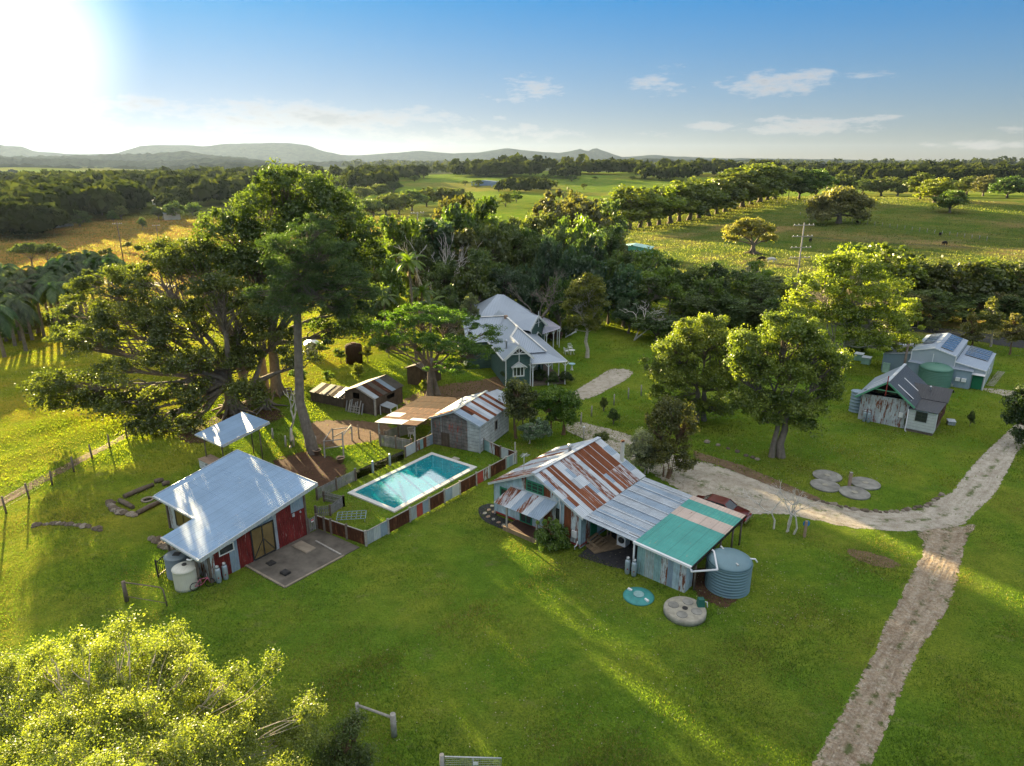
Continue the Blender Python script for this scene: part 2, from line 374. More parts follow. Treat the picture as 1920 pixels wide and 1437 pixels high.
def patch_mat(name,cols,noise_s=3.,bump=.05,edge=.5,rough=.95,fine=14.,ruts=0):
    "loose surface whose ragged edge lets the grass show"
    t=NT(name); tc=t.n('ShaderNodeTexCoord'); ob=tc.outputs['Object']; e=t.n('ShaderNodeAttribute',attribute_name='var')
    b=t.n('ShaderNodeBsdfPrincipled'); b.inputs['Roughness'].default_value=rough; b.inputs['Specular IOR Level'].default_value=.1
    n1=t.noise(ob,noise_s*.25,5,.65); n2=t.noise(ob,noise_s,5,.7); n3=t.noise(ob,fine,4,.7)
    c=t.mix(t.mr(n1,.35,.65),cols[0],cols[1]); c=t.mix(t.mr(n2,.4,.7),c,cols[2]); c=t.mix(t.mr(n3,.35,.65,0,.6),c,t.mix(1.,c,(.45,.45,.45),'MULTIPLY'))
    hr_=None
    if ruts:
        ac=t.n('ShaderNodeAttribute',attribute_name='acr'); al=t.n('ShaderNodeAttribute',attribute_name='alo'); cx_=t.n('ShaderNodeCombineXYZ'); t.l(t.math('ADD',t.math('MULTIPLY',ac.outputs['Fac'],4.),t.noise(ob,.35,3)),cx_.inputs[0]); t.l(t.math('MULTIPLY',al.outputs['Fac'],.22),cx_.inputs[1])
        hr_=t.noise(cx_.outputs[0],1.6,4,.6); c=t.mix(t.mr(hr_,.42,.62,0,ruts),c,t.mix(1.,c,(.58,.54,.5),'MULTIPLY'))
        cg=t.math('MULTIPLY',t.mr(t.math('ABSOLUTE',t.math('SUBTRACT',ac.outputs['Fac'],.5)),.03,.13,1,0),t.mr(t.noise(ob,1.1,5,.75),.50,.58,0,.85)); c=t.mix(cg,c,(.09,.125,.03))
        gn=t.noise(ob,.9,5,.7); c=t.mix(t.math('MULTIPLY',t.mr(gn,.56,.64,0,1),t.mr(e.outputs['Fac'],.9,.35,0,1)),c,(.10,.14,.03))
    t.l(c,b.inputs['Base Color']); nn=t.bump(n3,.8,bump); nn=t.bump(n2,.6,bump*2,nn)
    if hr_ is not None: nn=t.bump(hr_,.9,bump*1.5,nn); t.l(nn,b.inputs['Normal'])
    tr=t.n('ShaderNodeBsdfTransparent'); mx=t.n('ShaderNodeMixShader')
    k=t.math('ADD',e.outputs['Fac'],t.math('MULTIPLY',t.math('SUBTRACT',t.noise(ob,1.6,6,.75),.5),edge*2.2))
    t.l(t.mr(k,.05,.10),mx.inputs[0]); t.l(tr.outputs[0],mx.inputs[1]); t.l(b.outputs[0],mx.inputs[2]); t.l(mx.outputs[0],t.out.inputs[0]); return t.m
def strip_sheet(name,left,right,m,dz=.006,nc=10,label=None,sub=4,z=None):
    "left/right: matching edge points"
    L=[Vector(p) for p in left]; Rr=[Vector(p) for p in right]
    def res(P,n):
        d=[0]; [d.append(d[-1]+(P[i+1]-P[i]).length) for i in range(len(P)-1)]
        out=[]
        for k in range(n):
            s=d[-1]*k/(n-1); i=max(j for j in range(len(d)) if d[j]<=s+1e-6); i=min(i,len(P)-2)
            t=(s-d[i])/max(1e-6,d[i+1]-d[i]); out.append(P[i].lerp(P[i+1],t))
        return out
    n=max(len(L),len(Rr))*sub; A=res(L,n); B=res(Rr,n); V=[];E=[]
    for k in range(n):
        for j in range(nc+1):
            p=A[k].lerp(B[k],j/nc); V.append((p.x,p.y,gzf(p.x,p.y)+dz)); e=min(j,nc-j)/nc*2; e=min(e,min(k,n-1-k)*.3); E.append(min(1,e*1.4))
    F=[(k*(nc+1)+j,k*(nc+1)+j+1,(k+1)*(nc+1)+j+1,(k+1)*(nc+1)+j) for k in range(n-1) for j in range(nc)]
    o=np_mesh(name,np.array(V),np.array(F),m,np.array(E))
    W_=(A[0]-B[0]).length; ln=sum((A[i+1]-A[i]).length for i in range(n-1))
    for nm,vals in (('acr',[j/nc for k in range(n) for j in range(nc+1)]),('alo',[ln*k/n for k in range(n) for j in range(nc+1)])):
        q_=o.data.attributes.new(nm,'FLOAT','POINT'); q_.data.foreach_set('value',np.array(vals,np.float32))
    return tag(o,kind='structure',label=label)
def blob_sheet(name,pts,m,dz=.008,label=None,nr=6,sub=5):
    P=[Vector(p) for p in pts]; c=sum(P,Vector())/len(P); ring=[]
    for i in range(len(P)):
        a,b_=P[i],P[(i+1)%len(P)]; p0,p3=P[i-1],P[(i+2)%len(P)]
        for k in range(sub):
            t=k/sub; ring.append(.5*((2*a)+(b_-p0)*t+(2*p0-5*a+4*b_-p3)*t*t+(-p0+3*a-3*b_+p3)*t**3))
    V=[(c.x,c.y,gzf(c.x,c.y)+dz)]; E=[1.]; n=len(ring)
    for j in range(1,nr+1):
        for q in ring:
            p=c.lerp(q,j/nr); V.append((p.x,p.y,gzf(p.x,p.y)+dz)); E.append(min(1,(1-j/nr)*1.6))
    F=[(0,1+i,1+(i+1)%n,1+(i+1)%n) for i in range(n)]
    me=bpy.data.meshes.new(name); faces=[(0,1+i,1+(i+1)%n) for i in range(n)]
    for j in range(nr-1):
        for i in range(n): i2=(i+1)%n; faces.append((1+j*n+i,1+(j+1)*n+i,1+(j+1)*n+i2,1+j*n+i2))
    me.from_pydata(V,[],faces); me.materials.append(m)
    a=me.attributes.new('var','FLOAT','POINT'); a.data.foreach_set('value',np.array(E,np.float32))
    o=bpy.data.objects.new(name,me); C.objects.link(o); return tag(o,kind='structure',label=label)
GRAVEL=patch_mat('grey_gravel',((.58,.53,.44),(.72,.66,.56),(.42,.36,.28)),2.0,.06,.4,ruts=.5)
CHIPS=patch_mat('wood_chip_track',((.60,.47,.33),(.38,.27,.175),(.78,.68,.54)),3.2,.22,.7,.95,8.,ruts=.55)
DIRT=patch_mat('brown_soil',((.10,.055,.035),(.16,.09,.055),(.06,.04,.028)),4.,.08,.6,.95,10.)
BANK=patch_mat('sandy_earth_bank',((.20,.13,.08),(.11,.075,.05),(.32,.23,.14)),3.,.25,.9,.95,6.)
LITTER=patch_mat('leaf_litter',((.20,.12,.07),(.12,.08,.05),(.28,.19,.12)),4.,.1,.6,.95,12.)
ASPH=patch_mat('asphalt',((.055,.057,.062),(.065,.067,.07),(.05,.05,.055)),1.,.01,.1)
def A(*l): return [at(u,v)[:3] for u,v in l]
strip_sheet('gravel_driveway',A((1925,775),(1893,805),(1860,835),(1822,873),(1783,923),(1747,941),(1715,957),(1630,958),(1581,948),(1535,937),(1503,926),(1439,905),(1364,877),(1311,863),(1262,858)),
 A((1960,805),(1930,830),(1907,850),(1893,880),(1865,930),(1826,966),(1808,987),(1737,1000),(1666,996),(1595,991),(1552,982),(1467,964),(1410,967),(1350,972),(1268,935)),GRAVEL,.006,12,'pale gravel driveway sweeping past the cottage')
strip_sheet('gravel_track',A((1060,782),(1085,790),(1130,800),(1180,815),(1225,840),(1290,862)),A((1060,812),(1075,815),(1120,835),(1165,852),(1215,885),(1280,925)),GRAVEL,.010,6,'gravel track behind the rusty cottage')
blob_sheet('gravel_turning_pad',A((1068,742),(1085,728),(1118,708),(1142,693),(1172,691),(1188,699),(1176,712),(1150,726),(1118,743),(1090,750)),GRAVEL,.012,'pale gravel pad on the lawn by the farmhouse')
strip_sheet('wood_chip_track',A((1712,996),(1728,1012),(1728,1040),(1706,1080),(1684,1128),(1660,1165),(1645,1210),(1620,1255),(1583,1325),(1548,1385),(1510,1450)),
 A((1836,982),(1818,1003),(1806,1040),(1798,1085),(1783,1130),(1758,1175),(1728,1215),(1703,1268),(1684,1320),(1655,1385),(1628,1450)),CHIPS,.014,10,'coarse brown chip track running down the lawn')
strip_sheet('shed_driveway',A((1838,728),(1870,729),(1900,733),(1930,738)),A((1850,735),(1875,740),(1898,750),(1925,768)),GRAVEL,.010,6,'white gravel in front of the big grey shed')
strip_sheet('road',A((1700,600),(1726,610),(1775,616),(1849,626),(1925,633),(1990,640)),A((1690,622),(1722,623),(1770,629),(1830,640),(1880,650),(1990,662)),ASPH,.03,6,'dark sealed road behind the grey shed')
strip_sheet('country_road',A((100,540),(165,526),(215,524),(268,527),(330,534)),A((100,548),(165,534),(215,532),(268,534),(330,541)),GRAVEL,.05,4,'pale road crossing behind the palms')
strip_sheet('earth_bank',A((1300,845),(1340,858),(1390,872),(1440,893),(1490,915),(1540,935)),A((1300,862),(1330,868),(1370,882),(1430,906),(1480,925),(1530,942)),BANK,.03,6,'eroded sandy bank above the driveway')
blob_sheet('garden_soil',A((508,868),(540,852),(580,846),(620,856),(652,878),(640,902),(605,915),(575,905),(545,888)),DIRT,.010,'bare brown soil under the tall pine')
blob_sheet('root_soil',A((330,815),(380,790),(440,770),(520,768),(530,785),(470,800),(410,815),(380,832),(340,830)),DIRT,.010,'bare soil round the roots of the big fig')
blob_sheet('yard_litter_shade',A((560,800),(610,788),(690,790),(735,800),(725,820),(660,835),(600,838)),LITTER,.010,'brown litter and painted shade in front of the slab hut')  # brown litter whose colour also stands for the shade in this yard
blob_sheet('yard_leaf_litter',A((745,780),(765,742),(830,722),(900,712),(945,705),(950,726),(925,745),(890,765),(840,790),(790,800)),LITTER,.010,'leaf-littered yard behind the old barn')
blob_sheet('worn_grass_patch',A((1585,1030),(1640,1038),(1690,1058),(1660,1065),(1610,1052)),BANK,.012,'worn earth patch beside the chip track')
blob_sheet('tank_ground',A((1290,1085),(1310,1065),(1370,1075),(1390,1110),(1360,1140),(1310,1120)),DIRT,.010,'brown ground patch under the water tank')  # brown ground patch round the tank base
strip_sheet('fence_line_soil',A((-40,955),(60,903),(140,862),(200,832),(265,795)),A((-40,972),(60,918),(140,875),(200,842),(265,806)),BANK,.012,4,'bare strip of soil under the paddock fence')

# hills: each ridge is a solid rise with a front and a back
def hill_mat(name,c1,c2,s):
    t=NT(name); ob=t.n('ShaderNodeTexCoord').outputs['Object']; b=t.n('ShaderNodeBsdfDiffuse'); t.l(b.outputs[0],t.out.inputs[0])
    n=t.noise(ob,s,6,.7); t.l(t.mix(t.mr(n,.35,.65),c1,c2),b.inputs[0]); t.l(t.bump(n,1.,12.),b.inputs['Normal']); return t.m
HM=hill_mat('forested_hill',(.010,.018,.014),(.028,.040,.024),.02)
def ridge(prof,dist,name,label,rough=4.,seed=0,depth=.35):
    us=np.linspace(prof[0][0],prof[-1][0],420); vs=np.interp(us,[p[0] for p in prof],[p[1] for p in prof])
    rg=np.random.RandomState(seed); k=np.cumsum(rg.normal(0,1,420)); k-=np.linspace(k[0],k[-1],420)
    ns=np.convolve(rg.normal(0,1,430),np.ones(4)/4,'same')[:420]
    a=(us-960)/FPX; b=(vs-718.5)/FPX; dy=CP-b*SP; dz=-SP-b*CP; s=dist/np.hypot(a,dy)
    X,Y,Z=a*s,dy*s,CAMZ+dz*s+ns*rough*.6
    ks=np.linspace(-1,1,21); V=[]
    zf=-30.
    for kk in ks:
        h=(np.cos(kk*PI)*.5+.5)**.8; sc=1+kk*depth
        zn=zf+(Z-zf)*h+ (1-abs(kk))*0 + (np.sin(us/23.+kk*9+seed)+np.sin(us/9.+kk*17))*rough*(1-h)*h*6
        V.append(np.stack([X*sc,Y*sc,zn],-1))
    V=np.concatenate(V); n=420; i=np.arange(n-1)[None]+np.arange(20)[:,None]*n
    F=np.stack([i,i+1,i+n+1,i+n],-1).reshape(-1,4)
    return tag(np_mesh(name,V,F,HM,smooth=True),kind='structure',label=label)
ridge([(-700,268),(-100,270),(0,272),(40,275),(62,283),(150,290),(220,288),(262,274),(330,271),(385,274),(420,270),(540,268),(578,273),(605,283),(640,292),(690,291),(740,287),(790,283),(850,289),(900,286),(950,278),(1000,284),(1050,287),(1088,279),(1102,284),(1116,277),(1132,284),(1165,295),(1225,291),(1300,296),(1400,297),(1500,298),(1640,301),(1800,303),(2600,303)],7500,'mountains','blue far mountains along the horizon with a twin peak',7,3,.12)
ridge([(-400,289),(0,292),(100,293),(200,290),(290,287),(345,284),(400,291),(460,296),(520,306),(620,312)],4300,'hills','hazy wooded hills on the left of the valley',8,5,.16)
ridge([(-400,297),(0,297),(150,298),(250,302),(320,301),(370,297),(430,295),(480,300),(530,306),(600,314)],3300,'hills','lower wooded ridge in the misty valley',7,7,.16)
ridge([(560,302),(640,304),(760,302),(860,303),(1000,299),(1120,301),(1240,298),(1330,301),(1420,300),(1520,304),(1700,306),(1900,307),(2400,306)],3900,'hills','dark wooded rise under the mountains',9,9,.14)
ridge([(-500,307),(0,308),(110,311),(200,315),(290,314),(380,308),(450,305),(520,309),(580,316),(640,322)],2300,'hills','near wooded ridge rising from the left valley',6,13,.12)
ridge([(-500,325),(0,322),(40,320),(90,328),(150,336)],1700,'hills','dark wooded knoll at the left edge',5,11,.1)

# ================================================================== BUILDINGS
def zz(v): return v
def roof_sheets(mb,p00,p10,p11,p01,cols,rows,pick,t=.025,seed=1,seam=None):
    "p00-p10 along the eave, p01-p11 along the ridge; overlapping sheets, pick(i,j)->material slot"
    p00,p10,p11,p01=map(Vector,(p00,p10,p11,p01)); n=(p10-p00).cross(p01-p00).normalized()
    if n.z<0: n=-n
    for i in range(cols):
        for j in range(rows):
            def q(a,b): return p00.lerp(p10,a).lerp(p01.lerp(p11,a),b)
            a0,a1=i/cols,(i+1)/cols; b0,b1=j/rows,(j+1)/rows
            off=n*(.004*((i*7+j*3)%3)+.006*j)
            mb.slab(q(a0,b0)+off,q(a1,b0)+off,q(a1,b1)+off,q(a0,b1)+off,t,pick(i,j))
            if seam is not None and i and i%2==0: mb.bar(q(a0,b0)+n*.02,q(a0,b1)+n*.02,.045,.02,seam)
def strips_wall(mb,fn,x0,x1,z0,ztop,strips,t=.05,y=0,axis='x',holes=()):
    "wall of vertical strips; strips=[(x_end,slot)], holes=[(xa,xb,za,zb)] left open"
    edges=sorted({x0,x1,*[s[0] for s in strips if x0<s[0]<x1],*[h[0] for h in holes],*[h[1] for h in holes],*fn})
    for a,b in zip(edges,edges[1:]):
        m=next((s[1] for s in strips if (a+b)/2<s[0]),strips[-1][1])
        za=[z0]; cuts=[(h[2],h[3]) for h in holes if h[0]-1e-6<=(a+b)/2<=h[1]+1e-6]
        segs=[]; cur=z0
        for lo,hi in sorted(cuts): segs.append((cur,lo,False)); cur=hi
        segs.append((cur,None,True))
        for lo,hi,top in segs:
            ta,tb=(ztop(a),ztop(b)) if top else (hi,hi)
            if ta<=lo+.005 and tb<=lo+.005: continue
            ta,tb=max(ta,lo+.001),max(tb,lo+.001)
            if axis=='x': P=[(a,y,lo),(b,y,lo),(b,y+t,lo),(a,y+t,lo),(a,y,ta),(b,y,tb),(b,y+t,tb),(a,y+t,ta)]
            else: P=[(y,a,lo),(y,b,lo),(y+t,b,lo),(y+t,a,lo),(y,a,ta),(y,b,tb),(y+t,b,tb),(y+t,a,ta)]
            mb.hexa(P,m)
def window(parent,c,w,h,axis='x',out=-1,frame=M['white'],pane=M['glass'],nx=2,nz=2,fw=.06,name='window'):
    "c = centre on wall outer face; axis = wall direction; out = side that is outside"
    f=MB(); g=MB(); x,y,z=c
    def bx(mb,a0,a1,z0,z1,d0,d1):
        if axis=='x': mb.box((x+a0,y+out*d0,z+z0),(x+a1,y+out*d1,z+z1))
        else: mb.box((x+out*d0,y+a0,z+z0),(x+out*d1,y+a1,z+z1))
    W,H_=w/2,h/2
    for a in (-W,W-fw): bx(f,a,a+fw,-H_,H_,-.02,.05)
    for b_ in (-H_,H_-fw): bx(f,-W+fw,W-fw,b_,b_+fw,-.02,.05)
    for i in range(1,nx): a=-W+w*i/nx; bx(f,a-fw*.35,a+fw*.35,-H_+fw,H_-fw,-.01,.04)
    for i in range(1,nz): b_=-H_+h*i/nz; bx(f,-W+fw,W-fw,b_-fw*.25,b_+fw*.25,-.015,.035)
    fo=f.build(name,frame,parent)
    bx(g,-W+fw*.5,W-fw*.5,-H_+fw*.5,H_-fw*.5,-.015,.012); g.build('pane',pane,fo)
    return fo
def gable_h(W,ze,zr,o=0): return lambda x: ze+(zr-ze)*(1-abs(x-W/2)/(W/2))
rnd=random.Random(4)

# ---------------- rusty-roofed cottage with carport
cx,cy,ca=-1.62,41.9,R(-39.4)
cot=thing('cottage','pale blue corrugated iron cottage with rusty patched gable roof','cottage',(cx,cy,0),ca)
W,L,ze,zr=7.7,7.72,2.36,4.21
mats=[M['zincpale'],M['rustA'],M['rustB'],M['zincold'],M['zincblue'],M['rustD']]
mb=MB()
RU=((4.2,6.5,1.25,1.75),(6.4,7.7,1.25,2.75),(4.2,6.35,4.15,6.8),(6.5,7.7,4.15,4.65),(6.5,7.7,5.15,5.65),(6.3,7.1,.2,.8)); HR=((3.9,5.6,2.75,3.7),(5.7,7.7,3.0,3.8),(6.3,7.7,5.9,6.9),(4.2,6.4,.2,.8))
def pickR(i,j):
    "which sheets have rusted through, half rusted, or been replaced"
    y=(i+.5)*L/20; x=W-(j+.5)*W/10
    for a,b_,c_,d_ in RU:
        if a<x<b_ and c_<y<d_: return 5 if (i*3+j//2)%3==0 else 1
    for a,b_,c_,d_ in HR:
        if a<x<b_ and c_<y<d_: return 2
    return (3 if (i//2+j)%4==0 else 0) if (i//2)%3 else 4 if j%2 else 0
roof_sheets(mb,(W,0,ze),(W,L,ze),(W/2,L,zr),(W/2,0,zr),20,5,pickR,seam=0)
ro=mb.build('roof',mats,cot); ro['label']='rusted and patched corrugated roof'
mb=MB(); roof_sheets(mb,(0,L,ze),(0,0,ze),(W/2,0,zr),(W/2,L,zr),13,3,lambda i,j:[0,0,2,0,1,0,0,2,0,0,2,2,1][i] if j<2 else (2 if i>9 else 0))
mb.build('roof',mats,cot)
mb=MB(); mb.bar((W/2,-.02,zr+.035),(W/2,L+.02,zr+.035),.30,.04); r2=mb.build('ridge_cap',M['zincpale'],ro)
mb=MB()
for x in (0,W):
    for y in (0,L): mb=MB(); mb.bar((x,y,ze-.06),(W/2,y,zr-.06),.04,.14); mb.build('barge_board',M['offwhite'],cot)
mb=MB(); gh=lambda x: ze+(zr-ze)*(1-abs(x-W/2)/(W/2))-.07
wm=[M['bluewall'],M['peelwall'],M['rustA'],M['rustB']]
trip=(3.1,4.52,2.72,3.62)
strips_wall(mb,[W/2],.3,W-.3,.3,gh,[(.75,0),(2.7,0),(3.1,1),(4.52,0),(5.05,2),(5.5,1),(6.12,0),(6.66,2),(7.0,1),(7.22,3),(8,0)],.06,.25,holes=[(2.6,3.6,.3,1.35),(.87,1.5,1.5,2.3),(3.1,4.52,2.72,3.5)])
strips_wall(mb,[W/2],.3,W-.3,.3,gh,[(9,0)],.06,L-.31)
side=lambda x: ze+.05
strips_wall(mb,[],.25,L-.25,.3,side,[(9,0)],.06,.3,'y')
strips_wall(mb,[],.31,L-.31,.05,side,[(.8,0),(1.3,3),(9,0)],.06,W-.36,'y',holes=[(1.35,2.15,.3,2.1)])
mb.build('wall',wm,cot)
mb=MB(); mb.box((.3,.3,.12),(W-.3,L-.3,.3)); mb.build('floor_slab',M['redfl'],cot)
mb=MB(); mb.box((.34,.45,.32),(W-.4,L-.4,.36)); mb.build('interior_floor',M['dark'],cot)
w=MB(); 
window(cot,(3.81,.25,3.11),1.42,.78,'x',-1,M['green'],nx=3,nz=3,fw=.1)
window(cot,(1.185,.25,1.9),.63,.8,'x',-1,M['green'],nx=1,nz=1,fw=.1)
window(cot,(3.1,.25,.83),1.0,1.06,'x',-1,M['green'],nx=2,nz=1,fw=.08,name='door')
window(cot,(5.68,.25,1.75),.32,1.,'x',-1,M['dark'],nx=1,nz=1,fw=.05)
mb=MB(); mb.box((W-.33,1.37,.3),(W-.28,2.13,2.08)); mb.build('door',M['greendoor'],cot)
mb=MB(); mb.box((6.79,.13,.72),(7.13,.25,1.16)); mb.build('meter_box',M['white'],cot)
mb=MB(); mb.tube([(5.81,.12,3.0),(5.81,.16,2.75),(5.86,.2,2.6),(5.86,.2,.3)],.045); mb.tube([(7.28,.1,.6),(7.28,.02,.35),(7.22,-.1,.28),(7.22,-.1,.1)],.04); mb.build('downpipe',M['white'],cot)
# awning over the deck
mb=MB(); roof_sheets(mb,(1.33,-.98,1.74),(5.05,-.98,1.74),(5.62,.2,2.72),(1.85,.2,2.62),8,1,lambda i,j:[2,2,0,4,2,0,4,4][i],.02)
aw=mb.build('awning',mats,cot); mb=MB(); mb.bar((1.8,.2,2.66),(5.68,.2,2.76),.09,.09); mb.bar((5.06,-.98,1.70),(5.64,.2,2.68),.05,.08); mb.build('flashing',M['zincpale'],aw)
for x in (2.42,4.88):
    mb=MB(); mb.bar((x,-.93,0),(x,-.93,1.74),.1); mb.build('post',M['greypost'],cot)
mb=MB(); mb.box((2.2,-.9,.16),(5.0,.22,.24)); mb.box((2.15,-1.02,0),(5.05,-.93,.30)); 
dk=MB(); dk.box((2.25,-.9,.241),(4.98,.2,.262)); mb.build('deck_frame',M['timber'],cot); dk.build('deck',M['deck'],cot)
for x,y in ((.35,.3),(2.2,.35),(W-.4,.35),(W-.4,3.5),(5.6,.32)):
    mb=MB(); mb.tube([(x,y,0),(x,y,.32)],.08,8); mb.build('stump',M['greypost'],cot)
# chimney, flue, antenna
mb=MB(); mb.box((5.93,7.2,3.0),(6.13,7.4,4.55)); mb.box((5.91,7.18,4.55),(6.15,7.42,4.6)); ch=mb.build('chimney',M['cream'],cot)
mb=MB(); mb.tube([(6.03,7.3,4.6),(6.03,7.3,4.72)],.13,10); mb.build('chimney_pot',M['rustC'],ch)
mb=MB(); mb.lathe([(.13,0),(.11,.45),(.16,.47),(.16,.6),(.02,.68)],10,(3.28,4.89,3.85)); mb.build('flue',M['steel'],cot)
mb=MB(); mb.tube([(2.25,1.06,3.35),(2.25,1.06,4.75)],.022,5)
for k in range(4): mb.bar((2.0,.9+.1*k,4.6+.03*k),(2.5,1.1+.1*k,4.65),.02)
mb.bar((2.25,.8,4.6),(2.25,1.4,4.72),.025); mb.build('antenna',M['steel'],cot)

# carport joined to the cottage
cpx,cpy,cpa=4.33,36.96,R(-40.2)
cp=thing('carport','low lean-to carport with grey, teal and beige sheet roof beside the cottage','carport',(cpx,cpy,0),cpa)
W1,W2,LC=3.6,3.56,7.43
z0,z1_,z2_=2.43,2.2,2.05
mb=MB(); roof_sheets(mb,(0,0,z0),(0,LC,z0),(W1,LC,z1_),(W1,0,z1_),9,1,lambda i,j:0 if i%2 else 1,.025); 
mb.build('roof',[M['zincblue'],M['zincold']],cp)
mb=MB(); roof_sheets(mb,(W1,0,z1_+.03),(W1,LC,z1_+.03),(W1+W2,LC,z2_),(W1+W2,0,z2_),12,2,lambda i,j:(1 if (i in (7,8) and j==0) or (i in (7,8)) or i>=11 else 0) if not (i>=7 and j==1 and i in (9,10)) else 0,.025)
rr=mb.build('roof',[M['teal'],M['beige']],cp); rr['label']='teal sheets with beige strips'
mb=MB()
for i in range(8): y=.4+i*.93; mb.bar((.05,y,2.47),(W1-.05,y,2.235),.09,.03)
mb.build('sheet_rib',M['zincpale'],cp)
mb=MB(); mb.bar((W1-.05,-.07,2.2),(W1+W2+.02,-.07,2.02),.14,.13); mb.build('gutter',M['white'],cp)
mb=MB(); mb.bar((W1+W2+.05,-.1,1.99),(W1+W2+.05,LC,1.99),.05,.12); mb.build('fascia',M['dark'],cp)
mb=MB(); mb.tube([(W1+W2+.02,-.1,1.95),(W1+W2+.02,-.1,1.78),(W1+W2+1.15,.75,1.95)],.055,8); mb.tube([(W1+W2+1.15,.75,1.95),(W1+W2+.25,2.3,1.98),(W1+W2+.12,2.3,2.05)],.055,8); mb.build('downpipe',M['white'],cp)
mb=MB(); tw=lambda x: z1_-.04-(x-W1)*.045
strips_wall(mb,[],W1+.05,W1+W2-.42,0,tw,[(4.15,0),(4.75,4),(5.2,0),(5.62,5),(5.95,3),(6.35,1),(8,5)],.05,.3)
strips_wall(mb,[],.35,LC-2.2,0,lambda y:z1_-.06,[(9,0)],.05,W1+.05,'y')
strips_wall(mb,[],.35,1.2,0,lambda y:z2_-.08,[(9,1)],.05,W1+W2-.47,'y')
mb.build('wall',[M['tealwall'],M['bluewall'],M['zincpale'],M['zincblue'],mat('streaked_pale_wall',(.42,.52,.52),.65,.05,.3,.3,2.,.75,'corr',.15,.016,.3,(.22,.15,.1)),M['peelwall']],cp)
for x,y in ((W1-.15,.25),(W1+W2-.15,.9),(W1+W2-.12,2.3),(W1+W2-.12,4.1),(W1+W2-.12,5.9),(W1+W2-.12,7.2),(W1,7.2),(.2,7.2)):
    mb=MB(); mb.tube([(x,y,0),(x,y,z2_)],.06,8); mb.build('post',M['post'] if x>4 else M['white'],cp)
mb=MB()
for y in (.6,2.5,4.4,6.4): mb.bar((.1,y,2.34),(W1+W2-.1,y,1.98),.06,.1)
mb.build('rafter',M['post'],cp)
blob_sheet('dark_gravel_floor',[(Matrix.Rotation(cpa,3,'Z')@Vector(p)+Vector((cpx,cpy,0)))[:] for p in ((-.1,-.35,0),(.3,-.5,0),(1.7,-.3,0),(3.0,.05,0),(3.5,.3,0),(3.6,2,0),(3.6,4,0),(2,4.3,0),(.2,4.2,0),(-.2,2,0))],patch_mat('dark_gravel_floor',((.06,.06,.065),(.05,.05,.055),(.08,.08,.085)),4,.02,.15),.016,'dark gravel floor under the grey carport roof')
Mc=Matrix.Translation((cx,cy,0))@Matrix.Rotation(ca,4,'Z')
def cl(x,y,z=0): v=Mc@Vector((x,y,z)); return (v.x,v.y,v.z)
def setat(o,p,rz=None):
    o.location=p
    if rz is not None: o.rotation_euler[2]=rz
    return o
# timber steps and platform in the carport
st=thing('timber_steps','pale timber steps and landing leading to the green door','steps',cl(7.45,1.1,0),ca)
mb=MB(); mb.hexa([(0,-.35,0.03),(.95,-.75,.03),(2.0,1.0,.03),(.5,1.7,.03),(0,-.35,.10),(.95,-.75,.10),(2.0,1.0,.10),(.5,1.7,.10)]); mb.build('landing',M['timber'],st)
for k in range(4):
    mb=MB(); mb.box((.02+.22*k,-.2,.42-.10*k),(.22+.22*k,.85,.46-.10*k)); mb.build('tread',M['timber'],st)
mb=MB()
for y in (-.18,.83): mb.bar((0,y,.36),(.95,y,.08),.04,.16)
mb.build('stringer',M['timber'],st)
wmn=thing('washing_machine','white front-loading washing machine under the carport','washing machine',cl(9.25,2.35,.101),ca)
mb=MB(); mb.box((-.3,-.3,0),(.3,.3,.82)); bb=mb.build('body',M['white'],wmn)
mb=MB(); mb.tube([(0,-.33,.42),(0,-.302,.42)],.17,20); dd=mb.build('door',M['glass'],wmn); mb=MB(); mb.lathe([(.17,0),(.22,0),(.22,.02),(.17,.02)],20); o=mb.build('door_ring',M['dkmetal'],dd); o.rotation_euler=(PI/2,0,0); o.location=(0,-.302,.42)
mb=MB(); mb.box((-.28,-.306,.7),(.28,-.301,.8)); mb.build('control_panel',M['zincpale'],wmn)
tb=thing('timber_bench','small timber bench beside the washing machine','bench',cl(8.45,2.55,.101),ca)
mb=MB(); mb.box((-.45,-.25,.6),(.35,.25,.65)); mb.build('seat',M['timber'],tb)
for x in (-.42,.28):
    for y in (-.22,.18): mb=MB(); mb.box((x,y,0),(x+.07,y+.07,.6)); mb.build('leg',M['timber'],tb)
# garden bed with stepping stones left of the deck
blob_sheet('dark_garden_path',[cl(-1.2,.3)[:],cl(-.9,1.3),cl(.1,1.2),cl(.3,.3),cl(2.3,.1),cl(2.4,-.85),cl(1.4,-1.05),cl(0,-.8)],patch_mat('dark_gravel_path',((.05,.052,.058),(.07,.07,.075),(.04,.04,.045)),5,.02,.1),.018,'dark gravel path with stepping stones by the deck')
for i,(x,y) in enumerate(((-.35,.45),(-.25,-.1),(.25,-.3),(.75,-.35),(1.3,-.45),(1.8,-.55),(.1,.4),(-.55,1.0))):
    mb=MB(); pts=[(.17*math.cos(a)*rnd.uniform(.8,1.25),.14*math.sin(a)*rnd.uniform(.8,1.2)) for a in np.linspace(0,2*PI,8)[:-1]]
    n=len(pts); mb.v=[(a,b,0) for a,b in pts]+[(a*.95,b*.95,.03) for a,b in pts]; mb.f=[tuple(range(n,2*n))]+[(k,(k+1)%n,n+(k+1)%n,n+k) for k in range(n)]; mb.m=[0]*len(mb.f); mb.s=[False]*len(mb.f)
    o=mb.build('stepping_stone',M['concrete'] if i%2 else M['terr']); setat(o,cl(x,y,.015),rnd.random()*6); tag(o,'flat stepping stone in the dark path beside the deck','stepping stone','stepping stones beside the cottage deck')
